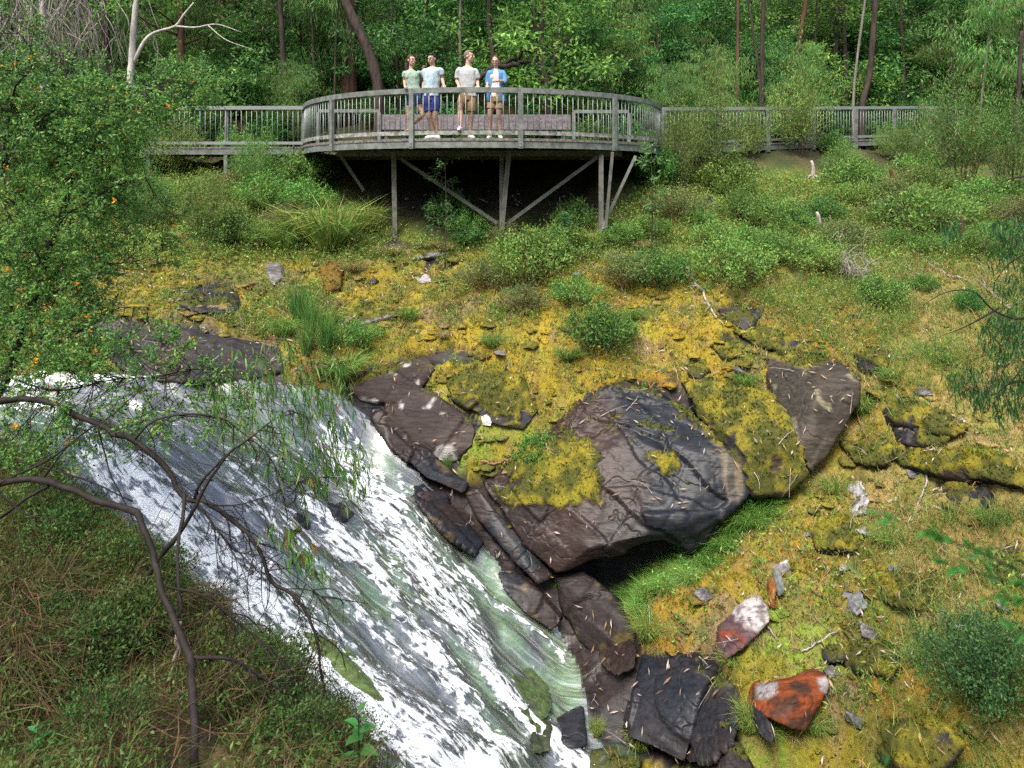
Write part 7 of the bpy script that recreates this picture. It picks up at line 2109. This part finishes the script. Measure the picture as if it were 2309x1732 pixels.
def person(lab, spec):
    T0 = np.array([*J(*spec["mid"])[:2], DZ])
    th = thing("person", lab, "person", T0, "people on the platform")
    b = Body(); s = spec; fem = s["fem"]
    nk, ch, wa, hp = (np.array(J(*s[k])) for k in ("neck", "chest", "waist", "hips"))
    q, R = head(b, J(*s["head"]), s["yaw"], s.get("hsc", 1.0), s.get("tilt", 0))
    b.limb([nk + [0, .02, -.05], q(0, .02, -.04)], [.058 if not fem else .048, .050 if not fem else .041], 12, 8)
    sw = s["sw"]
    tors = [(hp + [0, 0, -.10], .150, .105, 0), (hp, .168 if fem else .160, .118, 0), ((hp + wa) / 2, .152, .108, 0), (wa, .122 if fem else .148, .092 if fem else .108, 0), ((wa + ch) / 2, .138 if fem else .165, .098 if fem else .115, 0), (ch, sw * .78, .108 if fem else .122, 0), (ch + (nk - ch) * .5, sw * .86, .092 if fem else .105, 0), (ch + (nk - ch) * .76, sw * .66, .078, 0), (ch + (nk - ch) * .92, sw * .40, .066, 0), (nk + [0, 0, .015], .060, .055, 0)]
    b.add(loft(tors))
    if fem:
        for e in (-1, 1): b.add(blob(ch + [e * .068, -.075, .0], [.054, .026, .056], 8))
    arms = []
    for a in s["arms"]:
        p = [np.array(J(*v)) for v in a["j"]]
        k = .86 if fem else 1.0
        b.limb([p[0], (p[0] + p[1]) / 2, p[1], (p[1] + p[2]) / 2, p[2]], np.array([.050, .046, .038, .036, .026]) * k, 12, 20)
        b.add(blob(p[0], np.array([.056, .056, .056]) * k, 8))
        hand(b, p[2], np.array(a["dir"], float), np.array(a["palm"], float), a["thumb"], .92 if fem else 1.02, a.get("curl", .6))
        arms.append(p)
    legs = []
    for l in s["legs"]:
        p = [np.array(J(*v)) for v in l["j"]]
        k = .90 if fem else 1.0
        b.limb([p[0] + [0, 0, .04], p[0] * .55 + p[1] * .45, p[1] + [0, 0, .05], p[1] + [0, 0, -.04], p[1] * .68 + p[2] * .32 + [0, .015, 0], p[2] + [0, 0, .06], p[2]], np.array([.088, .082, .060, .055, .060, .036, .036]) * k, 14, 30)
        b.limb([p[2] + [0, .015, .0], p[2] + rotz(l["yaw"]) @ np.array([0, -.10, -.03])], [.036 * k, .03 * k], 10, 6)
        legs.append(p)
    finish("body", b.mesh(.0078, 2), M[s["skin"]], th, T0)
    eyes_and_mouth(q, R, th, T0, s.get("hsc", 1.0), M["lip"])
    # shirt
    c = Body(); e = .016
    bot = J(*s["hem"])
    tt = [(np.array(bot), s["hemw"], .132, 0)] + [(p, rx + e, ry + e, y) for p, rx, ry, y in tors[2:7]] + [(tors[7][0], tors[7][1] + .012, .088, 0), (tors[8][0] + [0, 0, .004], tors[8][1] + .012, .076, 0)]
    c.add(loft(tt, 18))
    if fem:
        for k in (-1, 1): c.add(blob(ch + [k * .062, -.078, .0], [.066, .040, .074], 8))
    for p, a in zip(arms, s["arms"]):
        sl = a.get("sleeve", .62)
        if sl > 0 and not s.get("open"):
            end = p[0] + (p[1] - p[0]) * min(sl, 1)
            pts = [p[0] + (tors[6][0] - p[0]) * .25, p[0], end] if sl <= 1 else [p[0] + (tors[6][0] - p[0]) * .25, p[0], p[1], p[1] + (p[2] - p[1]) * (sl - 1)]
            c.limb(pts, [.060, .068, .066] if not fem else [.052, .057, .056], 14, 14)
    V, Nn, F = c.mesh(.009, 3)
    fold = fbm(V * np.array([9, 9, 4.5]), 3, 7) * .018 + fbm(V * np.array([20, 20, 8]), 2, 8) * .008
    finish("shirt", (V + Nn * fold[:, None], Nn, F), M[s["shirt"]], th, T0)
    if s.get("open"):
        c = Body()
        tt = [(np.array(J(*s["hem2"])), .195, .150, 0), (hp, .200, .150, 0)] + [(p, rx + .034, ry + .030, y) for p, rx, ry, y in tors[2:7]] + [(tors[7][0], tors[7][1] + .022, .092, 0), (tors[8][0] + [0, 0, .01], tors[8][1] + .02, .082, 0)]
        c.add(loft(tt, 20))
        for p, a in zip(arms, s["arms"]):
            c.limb([p[0] + (tors[6][0] - p[0]) * .2, p[0], p[1], p[1] + (p[2] - p[1]) * .22], [.052, .060, .058, .056], 14, 18)
        V, Nn, F = c.mesh(.009, 3)
        axis_x = np.interp(V[:, 2], [hp[2], nk[2]], [hp[0] - .01, nk[0]])
        half = np.interp(V[:, 2], [hp[2] - .15, wa[2], ch[2], nk[2] - .02, nk[2] + .03], [.115, .085, .062, .045, .03])
        dead = (np.abs(V[:, 0] - axis_x) < half) & (Nn[:, 1] < -.2) & (V[:, 1] < np.interp(V[:, 2], [hp[2], nk[2]], [hp[1], nk[1]]))
        V = V + Nn * (fbm(V * np.array([8, 8, 5]), 3, 9) * .012)[:, None]
        F = [f[~dead[f].any(1)] for f in F]
        finish("open_shirt", (V, Nn, F), M["denim_shirt"], th, T0)
        for k in (-1, 1):
            V, F = beam(nk + [k * .05, -.062, .0], nk + [k * .095, -.105, -.085], .05, .012, up=(0, -1, .3)); link("collar", mk_mesh("collar", V - T0, F, None, False, M["denim_shirt"]), th)
    # shorts
    c = Body()
    c.add(loft([(hp + [0, 0, -.12], .162, .118, 0), (hp, .178, .132, 0), ((hp + wa) / 2 + [0, 0, .02], .165, .122, 0)], 16))
    for p, l in zip(legs, s["legs"]):
        k = l["shorts"]; end = p[0] + (p[1] - p[0]) * k
        c.limb([p[0] + [0, 0, .06], p[0] + (p[1] - p[0]) * k * .5, end], [.100, .104, .098] if not fem else [.094, .094, .090], 16, 12)
    V, Nn, F = c.mesh(.010, 2)
    V = V + Nn * (fbm(V * np.array([10, 10, 6]), 3, 17) * .008)[:, None]
    finish("shorts", (V, Nn, F), M[s["short"]], th, T0)
    for p, l in zip(legs, s["legs"]):
        shoe(p[2], l["yaw"], th, T0, M[s["shoe"]], .93 if fem else 1.05, l.get("floor", DZ), l.get("pitch", 0))
    # hair
    c = Body(); hs = s.get("hsc", 1.0)
    c.add(blob(q(0, .030, .052), np.array([.087, .096, .090]) * hs, 12, R))
    if s["hair"] == "ponytail":
        c.add(blob(q(0, .02, .05), np.array([.084, .100, .088]) * hs, 12, R)); c.limb([q(0, .11, .04), q(-.01, .155, .0), q(-.02, .15, -.12), q(-.03, .13, -.26)], [.036, .050, .046, .014], 10, 12)
    elif s["hair"] == "bun":
        c.add(blob(q(0, .125, .05), np.array([.035, .035, .035]) * hs, 8, R))
    else:
        c.add(blob(q(0, -.035, .108), np.array([.062, .05, .030]) * hs, 10, R)); c.add(blob(q(0, .065, .0), np.array([.074, .05, .075]) * hs, 10, R))
    V, Nn, F = c.mesh(.009, 1)
    V = V + Nn * (fbm(V * 30, 2, 19) * .006)[:, None]
    L_ = (V - np.array(J(*s["head"]))) @ R / hs
    face = (L_[:, 1] < -.035) & (L_[:, 2] < .078 + (.0 if s["hair"] != "short" else .006)); 
    F = [f[~face[f].any(1)] for f in F]
    finish("hair", (V, Nn, F), M[s["hairm"]], th, T0)
    return th

DNV = (0, 0, -1)
person("woman with long brown ponytail in pale green tee and denim shorts", dict(
  fem=True, mid=(520, 1450), head=(492, 362), yaw=.75, hsc=.98, neck=(488, 492), chest=(500, 590), waist=(515, 715), hips=(522, 860), sw=.165, skin="skin1",
  hem=(530, 880), hemw=.165, shirt="tee_green", short="denim_shorts", shoe="shoe_navy", hair="ponytail", hairm="hair_brown",
  arms=[dict(j=[(398, 545, .0), (392, 655, .02), (398, 728, -.20)], dir=(.25, -.8, -.1), palm=(0, -.2, -1), thumb=1, curl=.9, sleeve=.45),
        dict(j=[(602, 535, .02), (640, 610, .16), (665, 500, .16)], dir=(.2, -.4, .9), palm=(.2, -.9, -.4), thumb=-1, curl=.8, sleeve=.35)],
  legs=[dict(j=[(455, 930), (458, 1140, -.03), (470, 1400, .02)], yaw=-.5, shorts=.34), dict(j=[(572, 930, -.02), (640, 1125, -.10), (462, 1345, .14)], yaw=-1.0, shorts=.34, floor=DZ + .06, pitch=.45)]))
person("dark-haired man in pale blue tee and royal blue shorts beside the ponytailed woman", dict(
  fem=False, mid=(790, 1450), head=(783, 345), yaw=-.55, tilt=.12, neck=(790, 455), chest=(782, 560), waist=(780, 720), hips=(768, 860), sw=.205, skin="skin2",
  hem=(768, 870), hemw=.178, shirt="tee_blue", short="shorts_blue", shoe="shoe_white", hair="short", hairm="hair_black",
  arms=[dict(j=[(680, 520, .03), (668, 650, .12), (655, 760, .02)], dir=(.1, -.3, -1), palm=(.6, 0, 0), thumb=-1, curl=.5, sleeve=.55),
        dict(j=[(905, 505, .0), (930, 620, .02), (955, 722, -.22)], dir=(.15, -.8, -.1), palm=(0, -.2, -1), thumb=-1, curl=.9, sleeve=.5)],
  legs=[dict(j=[(718, 920), (742, 1125, -.05), (800, 1395, .04)], yaw=-1.0, shorts=.80), dict(j=[(822, 920), (830, 1130, -.08), (855, 1395, -.02)], yaw=.35, shorts=.78)]))
person("man with greying hair, light grey henley, khaki shorts, one foot on the kick rail", dict(
  fem=False, mid=(1290, 1450), head=(1316, 305), yaw=1.15, neck=(1292, 442), chest=(1282, 560), waist=(1290, 720), hips=(1290, 850), sw=.210, skin="skin3",
  hem=(1300, 870), hemw=.182, shirt="henley", short="shorts_khaki", shoe="shoe_white", hair="short", hairm="hair_grey",
  arms=[dict(j=[(1168, 510, .0), (1140, 650, .02), (1165, 715, -.24)], dir=(.1, -.75, -.25), palm=(0, -.3, -1), thumb=1, curl=.5, sleeve=.72),
        dict(j=[(1405, 515, .02), (1432, 650, .04), (1440, 728, -.16)], dir=(.0, -.8, -.1), palm=(0, -.2, -1), thumb=-1, curl=.8, sleeve=.72)],
  legs=[dict(j=[(1225, 915, -.02), (1185, 1035, -.22), (1192, 1290, -.30)], yaw=-.15, shorts=.70, floor=1.070), dict(j=[(1352, 915), (1340, 1120, -.03), (1328, 1400, .0)], yaw=.5, shorts=.85)]))
person("woman in open blue denim shirt over white top, gesturing with one hand", dict(
  fem=True, mid=(1690, 1450), head=(1690, 372), yaw=-.12, tilt=.32, hsc=.98, neck=(1695, 490), chest=(1700, 590), waist=(1695, 730), hips=(1692, 880), sw=.168, skin="skin4",
  hem=(1665, 885), hemw=.165, shirt="top_white", short="shorts_tan", shoe="shoe_white", hair="bun", hairm="hair_brown", open=True, hem2=(1700, 945),
  arms=[dict(j=[(1605, 535, .0), (1580, 660, .03), (1568, 722, -.18)], dir=(.05, -.8, -.15), palm=(0, -.2, -1), thumb=1, curl=.8),
        dict(j=[(1795, 535, .0), (1822, 655, -.05), (1728, 645, -.26)], dir=(-.8, -.35, -.30), palm=(-.1, .3, 1), thumb=1, curl=.25)],
  legs=[dict(j=[(1638, 930), (1612, 1135, -.04), (1610, 1400, .0)], yaw=-.25, shorts=.58), dict(j=[(1742, 930), (1735, 1135, -.04), (1755, 1400, .0)], yaw=.2, shorts=.60)]))
# ---------------------------------------------------------------- half-buried small stones
STV = []
for i in range(4):
    rg = np.random.default_rng(500 + i)
    V, F = hull(rg.normal(size=(16, 3)) * np.array([.16, .12, .07]))
    V, Nn, F = remesh(V, [np.array([f]) for f in F], .018, 1)
    V = V + Nn * (fbm(V * 14, 3, 55) * .015)[:, None]
    c = mix3((.075, .07, .072), (.19, .17, .17), sstep(-.2, .3, fbm(V * 9, 3, 57)))
    if i == 3: c = c * 1.9
    me = mk_mesh("stone", V, F, c, True, M["rock"], {"wet": np.full(len(V), .12)}); STV.append(me)
rs = np.random.default_rng(77)
stones = []
while len(stones) < 34:
    px, py = rs.uniform(700, 2300), rs.uniform(600, 1700)
    if px < 1500 and py > 830: continue
    p = gp(px, py); rk, wt, _, _ = ground_masks(p[None])
    if rk[0] > -8: continue
    o = link("stone", STV[rs.integers(4)])
    o.location = (p[0], p[1], p[2] + .035); o.rotation_euler = (rs.uniform(-.4, .6), rs.uniform(-.4, .4), rs.uniform(0, 6.28)); s_ = rs.uniform(.22, .62); o.scale = (s_, s_, s_)
    tag(o, None, "stone", "small stones half buried in the moss"); stones.append(o)

# ---------------------------------------------------------------- labels that say which one: landmark, row, place from the left
def pxpy(o):
    x, y, z = o.location
    return CX + x / y * FPX, HY - z / y * FPX
ORD = ["leftmost", "second from left", "third from left", "fourth from left", "fifth from left", "sixth from left", "seventh from left", "eighth from left", "ninth from left", "tenth from left"]
def relabel(objs, desc, zone):
    rows = {}
    for o in objs:
        rows.setdefault(zone(*pxpy(o), o.location[1]), []).append(o)
    for zn, l in rows.items():
        l.sort(key=lambda o: pxpy(o)[0])
        for k, o in enumerate(l):
            lab = f"{desc} {zn}"
            if 1 < len(l):
                lab += ", rightmost" if (k == len(l) - 1) else ", " + (ORD[k] if k < len(ORD) else ORD[min(len(l) - 1 - k, 9)].replace("left", "right") if len(l) - 1 - k < 10 else "midmost, " + ("tall one" if o.scale[2] > .95 else "low one" if o.scale[2] < .75 else "middle-sized one"))
            o["label"] = lab
def in_group(g): return [o for o in COL.objects if o.parent is None and o.get("group") == g]
def z_forest(px, py, d):
    a = "behind flowering tree" if px < 320 else "behind left boardwalk" if px < 690 else "by the leaning trunk" if px < 890 else "behind the people" if px < 1140 else "right of the people" if px < 1420 else "behind boardwalk's near bays" if px < 1700 else "behind boardwalk's far bays" if px < 2000 else "at far right"
    return ("near row " if d < 25 else "middle row " if d < 30 else "back row ") + a
relabel(in_group("understorey trees of the forest"), "leafy understorey tree,", z_forest)
relabel(in_group("feathery trees of the forest"), "feathery pale tree,", z_forest)
relabel([o for o in in_group("tall trees of the forest") if o.location[1] > 2], "tall dark-trunked tree,", z_forest)
relabel(in_group("shrubs of the forest floor"), "forest floor shrub,", z_forest)
def z_low(px, py, d):
    a = "below left boardwalk" if px < 690 else "before the platform posts" if px < 1460 else "right of platform" if px < 1700 else "below right boardwalk" if px < 2000 else "on upper right slope"
    return ("in upper row " if py < 455 else "in middle row " if py < 520 else "in lower row ") + a
relabel(in_group("low shrubs below the boardwalk"), "mid green heath shrub", z_low)
relabel(in_group("bright green bushes below the boardwalk"), "bright green low bush", z_low)
def z_bank(px, py, d):
    a = "left of the near trunk" if px < 400 else "right of the near trunk" if px < 600 else "beside the white water"
    return ("at top of near bank " if py < 1380 else "halfway up near bank " if py < 1560 else "at bottom edge ") + a
relabel(in_group("shrublets on the near bank"), "green shrublet", z_bank)
relabel(in_group("tussocks on the near bank"), "matted brown tussock", z_bank)
def z_fr(px, py, d):
    return "at lower left end of fringe under overhang" if px < 1520 else "in middle of fringe under overhang" if px < 1640 else "at upper right end of fringe under overhang"
relabel(in_group("grass fringe under the overhang"), "vivid grass tuft", z_fr)
def z_st(px, py, d):
    if py < 800: return "on the mossy shelf left of the golden moss" if px < 1100 else "in the golden moss" if px < 1500 else "above the dome rock" if px < 1900 else "on the open upper right slope"
    return ("beside the rust-red stone" if px < 1900 else "near the lower right bush") if py > 1400 else "between boulder and right slope" if px < 1800 else "on the middle right slope" if px < 2050 else "near the right edge"
relabel(stones, "small half-buried stone", z_st)
